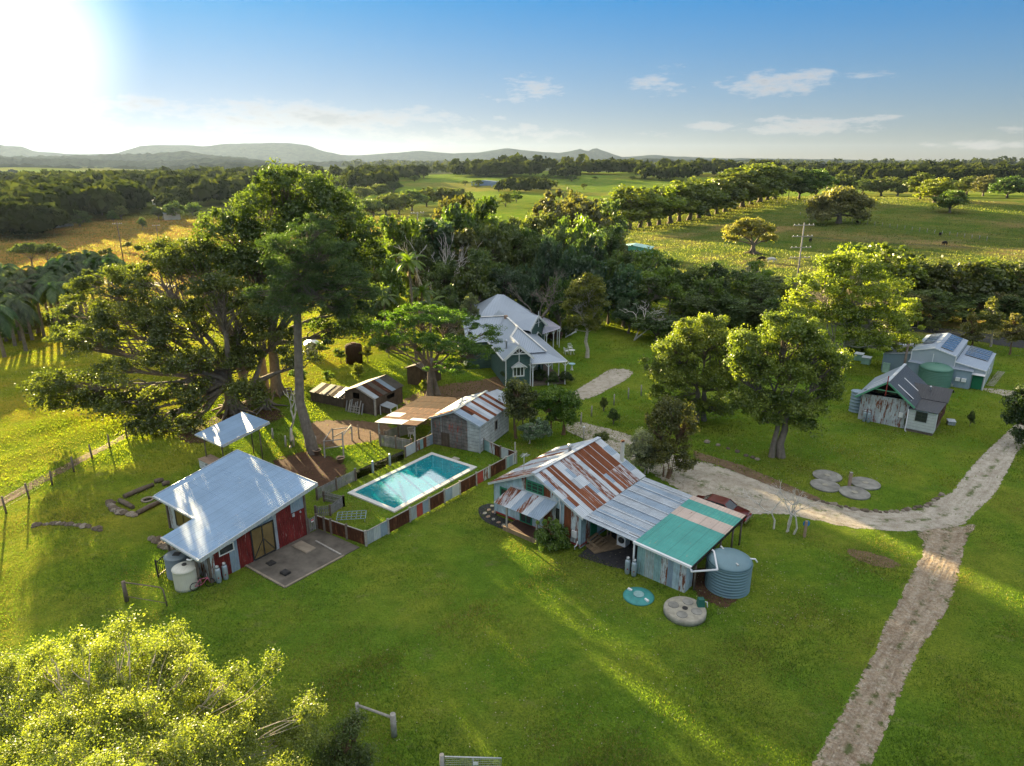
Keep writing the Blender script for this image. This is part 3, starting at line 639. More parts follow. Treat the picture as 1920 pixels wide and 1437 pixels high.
# ---------------- red shed with a big skillion roof
rx,ry,ra=-24.45,38.3,R(-36.6)
red=thing('red_shed','red corrugated iron shed under one big sloping pale blue roof','shed',(rx,ry,0),ra)
Mr=Matrix.Translation((rx,ry,0))@Matrix.Rotation(ra,4,'Z')
def rl(x,y,z=0): v=Mr@Vector((x,y,z)); return (v.x,v.y,v.z)
W,L,n1,n2,zl,zh=8.9,8.15,4.83,2.05,2.05,3.5
k=(zh-zl)/L; rz=lambda y: zl+k*y
mb=MB()
def rect(x0,x1,y0,y1): mb.slab((x0,y0,rz(y0)),(x1,y0,rz(y0)),(x1,y1,rz(y1)),(x0,y1,rz(y1)),.05)
for i_ in range(12):
    x0_,x1_=W*i_/12,W*(i_+1)/12-.012
    if x1_>n1: rect(max(x0_,n1),x1_,0,n2-.003)
    for j_ in range(3): y0_,y1_=n2+(L-n2)*j_/3,n2+(L-n2)*(j_+1)/3; rect(x0_,x1_,y0_,y1_-.006)
mb.build('roof',M['zinc'],red)
mb=MB()
mb.bar((W+.02,-.02,rz(0)-.06),(W+.02,L,rz(L)-.06),.05,.24); mb.bar((0,L+.02,rz(L)-.08),(W,L+.02,rz(L)-.08),.05,.22)
mb.bar((n1,-.06,rz(0)-.05),(W,-.06,rz(0)-.05),.13,.12); mb.bar((0,n2-.06,rz(n2)-.05),(n1,n2-.06,rz(n2)-.05),.13,.12)
mb.bar((-.02,n2,rz(n2)-.06),(-.02,L,rz(L)-.06),.05,.2); mb.build('fascia',M['zincpale'],red)
mb=MB(); x=W-.42
top=lambda y: rz(y)-.07
strips_wall(mb,[],.75,7.3,0,top,[(1.0,3),(1.95,0),(2.5,1),(3.4,0),(5.0,1),(5.22,2),(6.3,0),(9,0)],.06,x-.06,'y',holes=[(3.42,4.97,.12,2.15),(1.32,2.28,1.4,1.98)])
mb.hexa([(x+.005,6.3,2.02),(x+.02,6.3,2.02),(x+.02,7.25,2.02),(x+.005,7.25,2.02),(x+.005,6.3,2.75),(x+.02,6.3,2.75),(x+.02,7.25,2.85),(x+.005,7.25,2.85)],1)
strips_wall(mb,[],.4,x-.06,0,lambda a:rz(7.3)-.07,[(9,0)],.06,7.24)
strips_wall(mb,[],.4+.06,4.95,0,lambda a:rz(2.5)-.07,[(.9,3),(1.1,4),(3.2,4),(9,0)],.06,2.55,'x',holes=[(1.3,3.4,.5,1.9)])
strips_wall(mb,[],2.61,7.24,0,top,[(9,0)],.06,.4,'y')
strips_wall(mb,[],.75,2.55,0,top,[(9,0)],.06,4.95,'y')
strips_wall(mb,[],5.01,x-.06,0,lambda a:rz(.75)-.07,[(6,0),(9,3)],.06,.75)
mb.build('wall',[M['red'],M['zincblue'],M['zincold'],M['peelwall'],M['zincpale']],red)
mb=MB(); 
for a in (3.40,4.93): mb.box((x-.03,a,.1),(x+.04,a+.08,2.18))
mb.box((x-.03,3.48,2.1),(x+.04,4.93,2.18)); mb.box((x-.03,3.48,.06),(x+.06,4.93,.14)); mb.box((x-.02,4.16,.14),(x+.02,4.22,2.1)); df=mb.build('sliding_door',M['dkmetal'],red)
mb=MB(); mb.box((x-.03,3.48,.14),(x-.01,4.93,2.1)); mb.build('pane',M['amber'],df)
mb=MB(); mb.bar((x+.0,3.5,.2),(x+.0,4.15,1.2),.04); mb.bar((x,4.9,.2),(x,4.25,1.2),.04); mb.build('brace',M['dkmetal'],df)
window(red,(x,1.8,1.69),.96,.56,'y',1,M['white'],nx=1,nz=1,fw=.06)
window(red,(2.35,2.55,1.2),2.0,1.36,'x',-1,M['dkmetal'],M['amber'],nx=2,nz=1,fw=.06)
for (a,b_) in ((7.3,L-.6),(x-.03,.2)):
    pass
for px,py in ((x-.03,7.36),(x-.05,.70),(x-.3,.12),(5.0,.2),(.45,2.5)):
    mb=MB(); mb.bar((px,py,0),(px,py,rz(py)-.06),.12); mb.build('post',M['post'],red)
mb=MB(); mb.tube([(x-.2,-.06,rz(0)-.1),(x-.5,-.06,rz(0)-.35),(x-.75,-.15,1.7)],.05,8); mb.build('downpipe',M['white'],red)
mb=MB(); mb.box((x,6.35,1.75),(x+.08,6.5,1.95)); mb.box((x,6.9,1.8),(x+.08,7.0,1.9)); mb.build('wall_lamp',M['zincpale'],red)
mb=MB(); mb.box((.5,2.65,0),(x-.1,7.2,.1)); mb.build('floor_slab',M['slab'],red)
# concrete slab in front
def slab_thing(name,pts,z,m,edge,label):
    o=thing(name,label,'slab',(0,0,0)); o['kind']='structure'
    mb=MB(); n=len(pts); mb.poly([(p[0],p[1],z) for p in pts]); 
    for i in range(n): a,b_=pts[i],pts[(i+1)%n]; mb.poly([(a[0],a[1],-.02),(b_[0],b_[1],-.02),(b_[0],b_[1],z),(a[0],a[1],z)])
    mb.build('slab_surface',m,o); e=MB()
    for i,(a,b_) in enumerate(zip(pts,pts[1:]+pts[:1])):
        if i in edge: e.bar((a[0],a[1],z),(b_[0],b_[1],z),.13,.07)
    e.build('kerb',M['kerb'],o); return o
slab_thing('concrete_slab',[rl(8.46,2.86),rl(12.24,2.9),rl(12.34,7.08),rl(12.38,8.3),rl(8.5,8.2)],.05,M['slab'],(0,1),'stained dark concrete slab in front of the red shed')
mb=MB(); mb.bar(rl(12.2,7.0,.085),rl(9.6,7.1,.085),.1,.06); o=mb.build('timber_edging',M['greypost']); tag(o,'pale timber edge crossing the stained slab','edging')
for (a,b_,w_,l_,h_,nm,lb,m_) in ((9.5,3.9,.5,.45,.04,'drain_grate','square dark drain grate in the slab','dkmetal'),(11.1,3.75,.5,.4,.13,'metal_box','small dark box on the slab','dkmetal'),(9.6,6.2,1.5,.75,.05,'raised_slab','raised pale strip on the slab by the red wall','kerb')):
    mb=MB(); mb.box((-w_/2,-l_/2,0),(w_/2,l_/2,h_)); mb.box((-w_/2+.05,-l_/2+.05,h_),(w_/2-.05,l_/2-.05,h_+.02)); o=mb.build(nm,M[m_]); setat(o,rl(a,b_,.051),ra); tag(o,lb,'drain cover' if 'drain' in nm else 'slab' if 'slab' in nm else 'box')
# tanks and gas bottles
def ribbed_tank(name,label,loc,r,h,ribs,m,domed=.25,group=None,amp=.04):
    t=thing(name,label,'water tank',loc,0,group); prof=[(r,0)]
    for i in range(ribs):
        z=h*i/ribs; dz=h/ribs; prof+=[(r,z+dz*.15),(r-amp,z+dz*.3),(r-amp,z+dz*.85),(r,z+dz*.97)]
    prof+=[(r+.02,h),(r+.02,h+.03)]
    mb=MB(); mb.lathe(prof,40); mb.build('body',m,t)
    mb=MB(); mb.lathe([(r,0),(r*.96,domed*.28),(r*.8,domed*.6),(r*.5,domed*.88),(r*.2,domed),(.01,domed)],40,(0,0,h+.031)); tp=mb.build('lid',m,t); return t,tp
t,_=ribbed_tank('water_tank','large blue grey ribbed water tank beside the carport',cl(16.05,2.35),1.24,1.62,9,M['tanksteel'],.42)
mb=MB(); mb.bar((-.25,1.0,1.95),(.15,-.95,1.93),.10,.10); mb.build('lid_rib',M['steel'],t)
mb=MB(); mb.tube([(1.1,.0,1.78),(1.42,-.02,1.76),(1.52,-.1,1.6)],.05,8); mb.build('overflow_pipe',M['white'],t)
t,_=ribbed_tank('water_tank','cream smooth plastic water tank at the low corner of the red shed',rl(7.62,-.3),.66,1.2,1,M['cream'],.10,amp=0)
mb=MB(); mb.lathe([(.13,0),(.13,.06),(.10,.07)],16,(-.05,.1,1.33)); mb.build('inlet',M['dkmetal'],t)
t,_=ribbed_tank('water_tank','dark corrugated water tank behind the cream one',rl(6.1,.05),.66,1.25,14,M['tankgrey'],.08)
mb=MB(); mb.box((-.15,-.2,1.33),(.25,.15,1.39)); mb.build('hatch',M['dkmetal'],t)
def gas(label,loc,h=1.1,r=.155,group=None):
    t=thing('gas_bottle',label,'gas bottle',loc,0,group)
    mb=MB(); mb.lathe([(r*.9,0),(r*.9,.05),(r,.07),(r,h*.72),(r*.9,h*.8),(r*.5,h*.85)],18); mb.build('body',M['lpg'],t)
    mb=MB(); mb.lathe([(r*.62,0),(r*.62,.14),(r*.55,.14),(r*.55,.01)],14,(0,0,h*.85)); mb.build('collar',M['steel'],t)
    mb=MB(); mb.lathe([(.03,0),(.03,.09)],8,(0,0,h*.85)); mb.build('valve',M['chrome'],t)
    mb=MB(); d=Vector((-loc[0],-loc[1],0)).normalized(); s_=Vector((-d.y,d.x,0))*.05
    p=d*(r+.004)+Vector((0,0,h*.33)); mb.poly([p+Vector((0,0,-.06)),p+s_,p+Vector((0,0,.06)),p-s_]); mb.build('hazard_diamond',M['redfl'],t)
    return t
gas('left grey gas bottle by the teal wall of the carport',(*cl(11.0,-.16)[:2],0)); gas('right grey gas bottle by the teal wall of the carport',(*cl(11.42,-.14)[:2],0))
gas('gas bottle nearer the cream tank at the red shed',(*rl(8.72,.98)[:2],0)); gas('gas bottle standing against the red wall of the shed',(*rl(8.74,1.4)[:2],0))
# septic lids
t=thing('septic_lid','round teal plastic septic lid set in the lawn','septic lid',cl(12.66,-1.76))
mb=MB(); mb.lathe([(.86,0),(.86,.05),(.75,.1),(.38,.15),(.36,.15)],36); mb.build('lid',M['teallid'],t)
mb=MB(); mb.lathe([(.30,.15),(.30,.19),(.27,.2)],24); mb.build('inspection_cover',mat('pale_teal_plastic',(.25,.42,.42),.5,vs=3.),t)
for a in (2.3,5.3): mb=MB(); mb.box((-.13,-.06,.10),(.13,.06,.2)); o=mb.build('vent_box',M['white'],t); o.location=(.62*math.cos(a),.62*math.sin(a),0); o.rotation_euler=(0,0,a)
t=thing('concrete_tank','round concrete tank top with four circular covers and a green pump box','concrete tank',cl(15.3,-1.5))
mb=MB(); mb.lathe([(1.12,0),(1.12,.28),(1.06,.33)],44); mb.build('body',M['concrete'],t)
for i in range(4):
    a=PI/4+i*PI/2+.3; mb=MB(); mb.lathe([(.29,0),(.29,.02),(.26,.035),(.24,.02)],24,(.62*math.cos(a),.62*math.sin(a),.331)); mb.build('cover',M['lidconc'],t)
mb=MB(); mb.lathe([(.15,.331),(.15,.36)],16); mb.build('centre_cap',M['dkmetal'],t)
mb=MB(); mb.hexa([(.7,.05,.335),(1.1,.05,.335),(1.1,.45,.335),(.7,.45,.335),(.75,.1,.75),(1.05,.1,.75),(1.05,.4,.75),(.75,.4,.75)]); mb.build('pump_box',mat('dark_green_box',(.02,.13,.10),.5),t)
mb=MB(); mb.tube([(1.05,.2,.6),(1.2,.15,.6),(1.22,.1,.3)],.03,8); mb.build('pipe',M['white'],t)
# four round concrete tank lids on the lawn
for i,(u,v) in enumerate(((1551,894),(1547,912),(1602,926),(1622,908))):
    t=thing('concrete_tank_lid',['mottled round concrete lid farthest from the driveway, left of the post','mottled round concrete lid at the left of the group of four','mottled round concrete lid nearest the driveway','mottled round concrete lid right of the short timber post'][i],'concrete lid',at(u,v),i*1.7,'round concrete tank lids on the lawn')
    mb=MB(); mb.lathe([(1.05,0),(1.05,.10),(1.02,.12)],40); mb.build('disc',M['lidconc'],t)
    mb=MB(); mb.lathe([(.22,.121),(.22,.15)],16); mb.build('cover',M['concrete'],t)
t=thing('timber_post','short pale timber post standing between the round concrete lids','post',at(1592,913)); mb=MB(); mb.box((-.09,-.09,0),(.09,.09,1.15)); mb.build('shaft',M['terr'],t); mb=MB(); mb.box((-.1,-.1,1.15),(.1,.1,1.18)); mb.build('cap',M['greypost'],t)

# ---------------- swimming pool
P0,P1_,P2_,P3_=[Vector((*at(*q)[:2],0)) for q in ((649.5,925),(808.5,850),(894,878.5),(744,962))]
pc=(P0+P1_+P2_+P3_)/4; hx=((P1_-P0).normalized()+(P2_-P3_).normalized()).normalized(); pang=math.atan2(hx.y,hx.x)
PL,PW=9.05,4.85
pool=thing('swimming_pool','rectangular turquoise swimming pool with pale stone coping','swimming pool',(pc.x,pc.y,0),pang)
a,b_,cw=PL/2,PW/2,.36
mb=MB()
for q in (((-a,-b_),(a,-b_+cw)),((-a,b_-cw),(a,b_)),((-a,-b_+cw),(-a+cw,b_-cw)),((a-cw,-b_+cw),(a,b_-cw))): mb.box((*q[0],0.0),(*q[1],.10))
mb.build('coping',mat('pale_coping',(.62,.62,.60),.7,0,.3,.1,3.),pool)
# basin stands proud of a shallow pit: floor just above the lawn sheet, so it is modelled as a raised shell
basin=MB(); ai,bi=a-cw,b_-cw
basin.poly([(-ai,-bi,.012),(ai,-bi,.012),(ai,bi,.012),(-ai,bi,.012)])
for p,q in (((-ai,-bi),(ai,-bi)),((ai,-bi),(ai,bi)),((ai,bi),(-ai,bi)),((-ai,bi),(-ai,-bi))): basin.poly([(*p,.012),(*q,.012),(*q,.1),(*p,.1)])
basin.box((ai-1.0,-bi,.013),(ai,bi,.03),1)
basin.build('basin',[mat('pool_basin',(.0,.30,.36),.6,0,.3,.12,1.2),mat('pool_ledge',(.0,.20,.27),.6,0,.3,.1,1.2)],pool)
def water():
    t=NT('pool_water'); ob=t.n('ShaderNodeTexCoord').outputs['Object']; b=t.n('ShaderNodeBsdfPrincipled'); t.l(b.outputs[0],t.out.inputs[0])
    n=t.noise(ob,.7,4,.6); t.l(t.mix(t.mr(n,.35,.65),(.010,.36,.45),(.02,.48,.56)),b.inputs['Base Color'])
    b.inputs['Roughness'].default_value=.03; b.inputs['IOR'].default_value=1.33; gs=t.n('ShaderNodeBsdfGlossy'); gs.inputs['Roughness'].default_value=.03; ms=t.n('ShaderNodeMixShader'); ms.inputs[0].default_value=.5; t.l(b.outputs[0],ms.inputs[1]); t.l(gs.outputs[0],ms.inputs[2]); t.l(ms.outputs[0],t.out.inputs[0])
    nb=t.bump(t.noise(ob,3.2,3,.6),.12,.03); t.l(nb,b.inputs['Normal']); t.l(nb,gs.inputs['Normal']); return t.m
mb=MB(); mb.poly([(-ai,-bi,.06),(ai,-bi,.06),(ai,bi,.06),(-ai,bi,.06)]); mb.build('water_surface',water(),pool)
mb=MB(); mb.box((a+.003,-.3,0),(a+.42,.3,.11)); mb.build('skimmer_lid',M['concrete'],pool)
# fences round the pool: posts + coloured sheets
def panel_fence(name,label,pts,h,cols,post='post',ph=None,kind='sheet',thick=.035,gap=.05,lastpost=True):
    "pts: ground points of the posts; cols: list per bay of list of materials"
    o=thing(name,label,'fence',(pts[0][0],pts[0][1],pts[0][2])); ox,oy,oz=pts[0]
    ph=ph or h+.12
    Q=[Vector((p[0]-ox,p[1]-oy,p[2]-oz)) for p in pts]
    for i,q in enumerate(Q):
        if i==len(Q)-1 and not lastpost: break
        mb=MB(); mb.bar((q.x,q.y,-.02),(q.x,q.y,q.z+ph),.14); mb.build('post',M[post],o)
    for i,(p,q) in enumerate(zip(Q,Q[1:])):
        d=(q-p); l=d.length; d.normalize(); n=len(cols[i]); s0=.07; wdt=(l-.14)/n
        for j,cn in enumerate(cols[i]):
            if cn is None: continue
            aa=p+d*(s0+j*wdt+.006); bb_=p+d*(s0+(j+1)*wdt-.006); mb=MB(); nn=Vector((-d.y,d.x,0))*thick/2
            if cn=='slat':
                kk=max(2,int((bb_-aa).length/.13))
                for t_ in range(kk):
                    e0=aa.lerp(bb_,t_/kk); e1=aa.lerp(bb_,(t_+.62)/kk); mb.hexa([e0-nn+Vector((0,0,gap)),e1-nn+Vector((0,0,gap)),e1+nn+Vector((0,0,gap)),e0+nn+Vector((0,0,gap)),e0-nn+Vector((0,0,h)),e1-nn+Vector((0,0,h)),e1+nn+Vector((0,0,h)),e0+nn+Vector((0,0,h))])
                for zz_ in (.25,h-.2): mb.bar(aa+Vector((0,0,zz_))+nn*2,bb_+Vector((0,0,zz_))+nn*2,.05,.06)
                mb.build('slat_panel',M['paleplank'],o)
            else:
                hh=h-(.0 if cn!='glass' else .05)
                mb.hexa([aa-nn+Vector((0,0,gap)),bb_-nn+Vector((0,0,gap)),bb_+nn+Vector((0,0,gap)),aa+nn+Vector((0,0,gap)),aa-nn+Vector((0,0,hh)),bb_-nn+Vector((0,0,hh)),bb_+nn+Vector((0,0,hh)),aa+nn+Vector((0,0,hh))])
                mb.build('glass_panel' if cn=='glass' else 'panel',FGLASS if cn=='glass' else M[cn],o)
        if cols[i][0]!='glass' and cols[i][0]!='slat':
            mb=MB(); mb.bar(p+Vector((0,0,h+.02)),q+Vector((0,0,h+.02)),.07,.04); mb.build('top_rail',M['greypost'],o)
    return o
def fglass():
    t=NT('fence_glass'); a_=t.n('ShaderNodeBsdfTransparent'); a_.inputs[0].default_value=(.88,.96,.93,1); g=t.n('ShaderNodeBsdfGlossy'); g.inputs['Roughness'].default_value=.05
    m=t.n('ShaderNodeMixShader'); f_=t.n('ShaderNodeFresnel'); f_.inputs[0].default_value=1.45; t.l(f_.outputs[0],m.inputs[0]); t.l(a_.outputs[0],m.inputs[1]); t.l(g.outputs[0],m.inputs[2]); t.l(m.outputs[0],t.out.inputs[0]); return t.m
FGLASS=fglass()
zz2=lambda x,y:(560+x/4.2644,680+y/4.2644)
F0=Vector(at(687,1024)); F1=Vector(at(*zz2(1740,808)))
ts=[0,.115,.262,.395,.515,.64,.735,.835,.945]
xs=[545,712,887,1040,1163,1287,1420,1527,1657,1740]
def onfront(x):  # parameter from picture column of the fence's top line
    lo,hi=0.,1.
    for _ in range(40):
        m_=(lo+hi)/2; p=F0.lerp(F1,m_); fw=p.y*CP-(1.0-CAMZ)*SP; u=960+FPX*p.x/fw
        if u<560+x/4.2644: lo=m_
        else: hi=m_
    return F0.lerp(F1,lo)
fp=[onfront(x) for x in xs]; fp[0]=F0; fp[-1]=F1
panel_fence('pool_fence','long low fence of rust and silver sheets along the near side of the pool',[tuple(p) for p in fp],.98,
 [['zincold','zincpale','zincblue'],['rustC'],['zincold','redfl','zincblue'],['rustC'],['zincblue','zincpale'],['rustC'],['redfl','peelwall'],['rustC'],['tealwall','zincblue','peelwall']],'greypost')
b0=Vector(at(*zz2(150,1330))); 
panel_fence('pool_fence','dark rust sheet fence at the shed end of the pool',[tuple(b0),*[tuple(b0.lerp(F0,t_)) for t_ in (.16,.30,.62)],tuple(F0)],.98,[['rustC'],['rustC'],['rustC','rustC'],['rustC']],'post',lastpost=False)
gt=panel_fence('picket_gate','weathered picket gate with a red sign between shed and pool fence',[at(*zz2(80,1368)),tuple(b0)],1.0,[['slat']],'post',lastpost=False); gt['category']='gate'
mb=MB(); q0=Vector(at(*zz2(80,1368))); q1=b0-q0; d_=q1.normalized(); nrm=Vector((d_.y,-d_.x,0)); 
if nrm.y>0: nrm=-nrm
pm=q1*.45+nrm*.08+Vector((0,0,.82)); mb.hexa([pm-d_*.11+Vector((0,0,-.1)),pm+d_*.11+Vector((0,0,-.1)),pm+d_*.11+nrm*.01+Vector((0,0,-.1)),pm-d_*.11+nrm*.01+Vector((0,0,-.1)),pm-d_*.11+Vector((0,0,.1)),pm+d_*.11+Vector((0,0,.1)),pm+d_*.11+nrm*.01+Vector((0,0,.1)),pm-d_*.11+nrm*.01+Vector((0,0,.1))]); sg=mb.build('sign',M['white'],gt)
mb=MB(); p2=pm+nrm*.014+Vector((0,0,.03)); mb.poly([p2-d_*.1+Vector((0,0,-.03)),p2+d_*.1+Vector((0,0,-.03)),p2+d_*.1+Vector((0,0,.06)),p2-d_*.1+Vector((0,0,.06))]); mb.build('red_band',mat('sign_red',(.6,.02,.02),.5),sg)
panel_fence('picket_fence','grey picket fence at the near left corner of the pool',[at(*zz2(140,1235)),at(*zz2(255,1225)),at(*zz2(362,1150))],.78,[['slat'],['slat']],'post',.85)
panel_fence('picket_fence','short grey picket fence running from the pool corner to the yard',[at(*zz2(362,1150)),at(*zz2(205,1110))],.78,[['slat']],'post',.8,lastpost=True)
panel_fence('picket_fence','grey picket fence along the bare soil beside the pool',[at(*zz2(150,1100)),at(*zz2(305,1020)),at(*zz2(458,945))],.9,[['slat'],['slat']],'post',1.0)
panel_fence('glass_pool_fence','frameless green-tinted glass fence with three silvered posts beside the pool',[at(*zz2(458,943)),at(*zz2(596,882)),at(*zz2(731,823)),at(*zz2(848,775))],.85,[['glass'],['glass'],['glass']],'zincblue',1.0,lastpost=False)
panel_fence('pool_fence','low fence of white and orange sheets beside the old barn',[at(*zz2(855,762)),at(*zz2(940,715)),at(*zz2(1078,652))],.95,[['zincpale'],['rustB','tealwall','rustA','greyboard','zincblue']],'post',1.0)
panel_fence('pool_fence','short fence of cream and rust sheets behind the barn corner',[at(*zz2(1480,700)),at(*zz2(1615,765)),at(*zz2(1740,808))],.98,[['tealwall','peelwall','rustC'],['zincpale','rustC']],'post',lastpost=False)
panel_fence('picket_fence','weathered picket fence in front of the lean-to',[at(*zz2(655,668)),at(*zz2(780,690)),at(*zz2(905,712))],1.05,[['slat'],['slat']],'post')
panel_fence('picket_fence','inner picket fence at the back of the lean-to',[at(*zz2(690,640)),at(*zz2(800,600)),at(*zz2(925,560))],1.05,[['slat'],['slat']],'post')
t=thing('trampoline_frame','flat blue grey wire panel lying on the grass inside the pool fence','frame',at(*zz2(425,1255)),R(8))
mb=MB()
for i in range(7): mb.bar((-.95+.317*i,-.55,.3),(-.95+.317*i,.55,.3),.03)
for i in range(4): mb.bar((-.95,-.55+.367*i,.32),(.95,-.55+.367*i,.32),.03)
mb.build('mesh_panel',M['zincblue'],t)
for x,y in ((-.9,-.5),(.9,-.5),(.9,.5),(-.9,.5)): mb=MB(); mb.bar((x,y,0),(x,y,.3),.04); mb.build('leg',M['steel'],t)

# ---------------- weatherboard barn with lean-to
bx_,by_,ba_=-6.98,54.13,R(-25.4)
barn=thing('barn','weathered grey weatherboard barn with striped rusty gable roof and open lean-to','barn',(bx_,by_,0),ba_)
Mbn=Matrix.Translation((bx_,by_,0))@Matrix.Rotation(ba_,4,'Z')
def bl(x,y,z=0): v=Mbn@Vector((x,y,z)); return (v.x,v.y,v.z)
W,L,ze,zr=4.87,5.8,2.46,3.42
mats=[M['zincpale'],M['rustA'],M['rustC'],M['zincblue'],M['zincold']]
def pk(i,j):
    if i in (3,6,9,11) : return 1 if not (j==0 and i==11) else 2
    if i==2 and j==1: return 2
    if i in (0,1): return 3
    return 0 if i%2 else 4
mb=MB(); roof_sheets(mb,(W,-.15,ze),(W,L,ze),(W/2,L,zr),(W/2,-.15,zr),13,2,pk); r_=mb.build('roof',mats,barn)
mb=MB(); mb.bar((W/2,-.16,zr+.03),(W/2,L,zr+.03),.22,.04); mb.build('ridge_cap',mat('cream_ridge',(.6,.62,.55),.5),r_)
mb=MB(); roof_sheets(mb,(0,L,ze),(0,-.15,ze),(W/2,-.15,zr),(W/2,L,zr),12,1,lambda i,j:1 if i>=10 else (0 if i%4 else 3)); mb.build('roof',mats,barn)
mb=MB(); roof_sheets(mb,(-4.2,L-.2,2.05),(-4.2,-2.05,2.05),(0,-2.05,ze-.03),(0,L-.2,ze-.03),14,3,lambda i,j: 5 if i<6 else ((0 if (i in (12,13) and j<2) or (i in (9,10) and j==0) or (i==11 and j==2) else 2))); r_=mb.build('lean_to_roof',mats+[M['leafroof_shade']],barn)  # rust and leaf sheets coloured darker in place of tree shade
mb=MB(); g=gable_h(W,ze,zr); strips_wall(mb,[W/2],.12,W-.15,.0,lambda x:g(x)-.06,[(1.0,1),(1.05,0),(3.55,1),(9,0)],.08,.15)
mb.build('wall',[M['greyboard'],M['redboard']],barn)
mb=MB(); strips_wall(mb,[],.24,L-.2,0,lambda y:ze-.06,[(9,0)],.07,W-.23,'y',holes=[(2.85,3.4,1.0,1.9)]); strips_wall(mb,[],.24,L-.2,0,lambda y:ze-.06,[(9,0)],.07,.13,'y'); strips_wall(mb,[W/2],.12,W-.15,0,lambda x:g(x)-.06,[(9,0)],.07,L-.2); mb.build('wall',M['greyboard'],barn)
window(barn,(W-.16,3.12,1.45),.55,.9,'y',1,M['greypost'],M['dark'],nx=1,nz=1,fw=.05)
mb=MB(); mb.box((1.05,.13,.05),(3.55,.149,2.35)); mb.build('barn_door',M['redboard'],barn)
mb=MB(); mb.box((1.02,.1,.05),(1.82,.128,1.25)); mb.build('small_door',M['oldplank'],barn)
mb=MB(); mb.bar((.1,.12,0),(.1,.12,ze-.05),.12,.05); mb.bar((W-.13,.12,0),(W-.13,.12,ze-.05),.12,.05); mb.bar((W/2,-.12,zr-.04),(W,-.12,ze-.04),.05,.16); mb.bar((W/2,-.12,zr-.04),(0,-.12,ze-.04),.05,.16); mb.build('corner_board',M['zincold'],barn)
for x,y in ((-3.9,-1.9),(-.3,-1.9),(-3.9,1.5),(-3.9,4.8)): mb=MB(); mb.bar((x,y,0),(x,y,2.05+(x+4.2)*.09),.11); mb.build('post',M['greypost'],barn)
mb=MB(); mb.bar((-4.1,-1.9,2.0),(0,-1.9,2.36),.08,.12); mb.bar((-3.95,-1.9,1.97),(-3.95,5.4,1.97),.08,.12); mb.build('beam',M['post'],barn)
t=thing('skillion_roof','grey skillion roof behind the barn','roof',bl(2.3,L+.05),ba_); mb=MB(); mb.slab((-.6,0,2.9),(3.0,-.2,2.5),(3.1,2.0,2.3),(.1,2.2,2.9),.04); mb.build('roof_sheet',M['zincold'],t)
for x,y,z in ((-.4,.2,2.8),(2.8,.1,2.4),(2.9,1.8,2.25),(.2,2.0,2.8)): mb=MB(); mb.bar((x,y,0),(x,y,z),.09); mb.build('post',M['post'],t)
# white outdoor chairs under the lean-to
def garden_chair(name,label,loc,rz,cat='chair'):
    t=thing(name,label,cat,loc,rz); mb=MB(); mb.box((-.24,-.24,.38),(.24,.24,.42)); mb.build('seat',M['white'],t)
    mb=MB()
    for i in range(5): mb.bar((-.2+.1*i,.24,.42),(-.22+.11*i,.32,.9-.04*abs(i-2)),.04,.02)
    mb.bar((-.24,.3,.84),(.24,.3,.84),.04,.03); mb.build('backrest',M['white'],t)
    for x in (-.21,.21):
        for y in (-.21,.21): mb=MB(); mb.bar((x*1.15,y*1.15,0),(x,y,.38),.045); mb.build('leg',M['white'],t)
        mb=MB(); mb.bar((x*1.1,-.22,.58),(x*1.1,.26,.62),.05,.03); mb.build('armrest',M['white'],t)
    return t
garden_chair('outdoor_chair','white outdoor chair under the barn lean-to',at(*zz2(905,598)),.5); 
t=thing('motor_mower','small dark mower under the lean-to','mower',bl(-.9,.6),.6)
mb=MB(); mb.hexa([(-.4,-.25,.1),(.4,-.25,.1),(.4,.25,.1),(-.4,.25,.1),(-.35,-.2,.3),(.35,-.2,.3),(.35,.2,.3),(-.35,.2,.3)]); mb.build('deck',M['dkmetal'],t)
for x in (-.35,.35):
    for y in (-.28,.28): mb=MB(); mb.tube([(x,y-.03,.12),(x,y+.03,.12)],.12,12); mb.build('wheel',M['tyre'],t)
mb=MB(); mb.tube([(.3,-.2,.3),(.95,-.2,.95),(.95,.2,.95),(.3,.2,.3)],.02,6); mb.build('handle',M['steel'],t)

# ---------------- old slab hut
hx_,hy_,ha_=-16.75,62.9,R(-28)
hut=thing('slab_hut','old dark timber slab hut with dull iron gable roof','hut',(hx_,hy_,0),ha_)
Mh=Matrix.Translation((hx_,hy_,0))@Matrix.Rotation(ha_,4,'Z')
W,L,ze,zr=4.3,4.6,1.75,2.62
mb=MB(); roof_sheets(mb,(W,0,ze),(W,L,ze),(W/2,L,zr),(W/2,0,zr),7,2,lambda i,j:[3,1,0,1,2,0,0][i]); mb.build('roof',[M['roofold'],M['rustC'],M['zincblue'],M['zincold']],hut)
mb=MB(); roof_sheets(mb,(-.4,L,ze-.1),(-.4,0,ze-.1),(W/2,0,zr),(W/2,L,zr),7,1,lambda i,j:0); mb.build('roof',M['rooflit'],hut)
mb=MB(); g2=gable_h(W,ze,zr); strips_wall(mb,[W/2],.5,W-.15,0,lambda x:g2(x)-.05,[(9,0)],.06,.15,holes=[(1.5,2.3,1.35,1.95)]); strips_wall(mb,[],.21,L-.15,0,lambda y:ze-.05,[(9,0)],.06,W-.21,'y',holes=[(2.0,3.2,1.0,1.45)]); strips_wall(mb,[W/2],.5,W-.15,0,lambda x:g2(x)-.05,[(9,0)],.06,L-.2); strips_wall(mb,[],.21,L-.2,0,lambda y:ze-.05,[(9,0)],.06,.5,'y'); mb.build('wall',M['oldplank'],hut)
mb=MB(); mb.box((.6,.3,0),(W-.3,L-.3,.05)); mb.build('floor',M['dark'],hut)
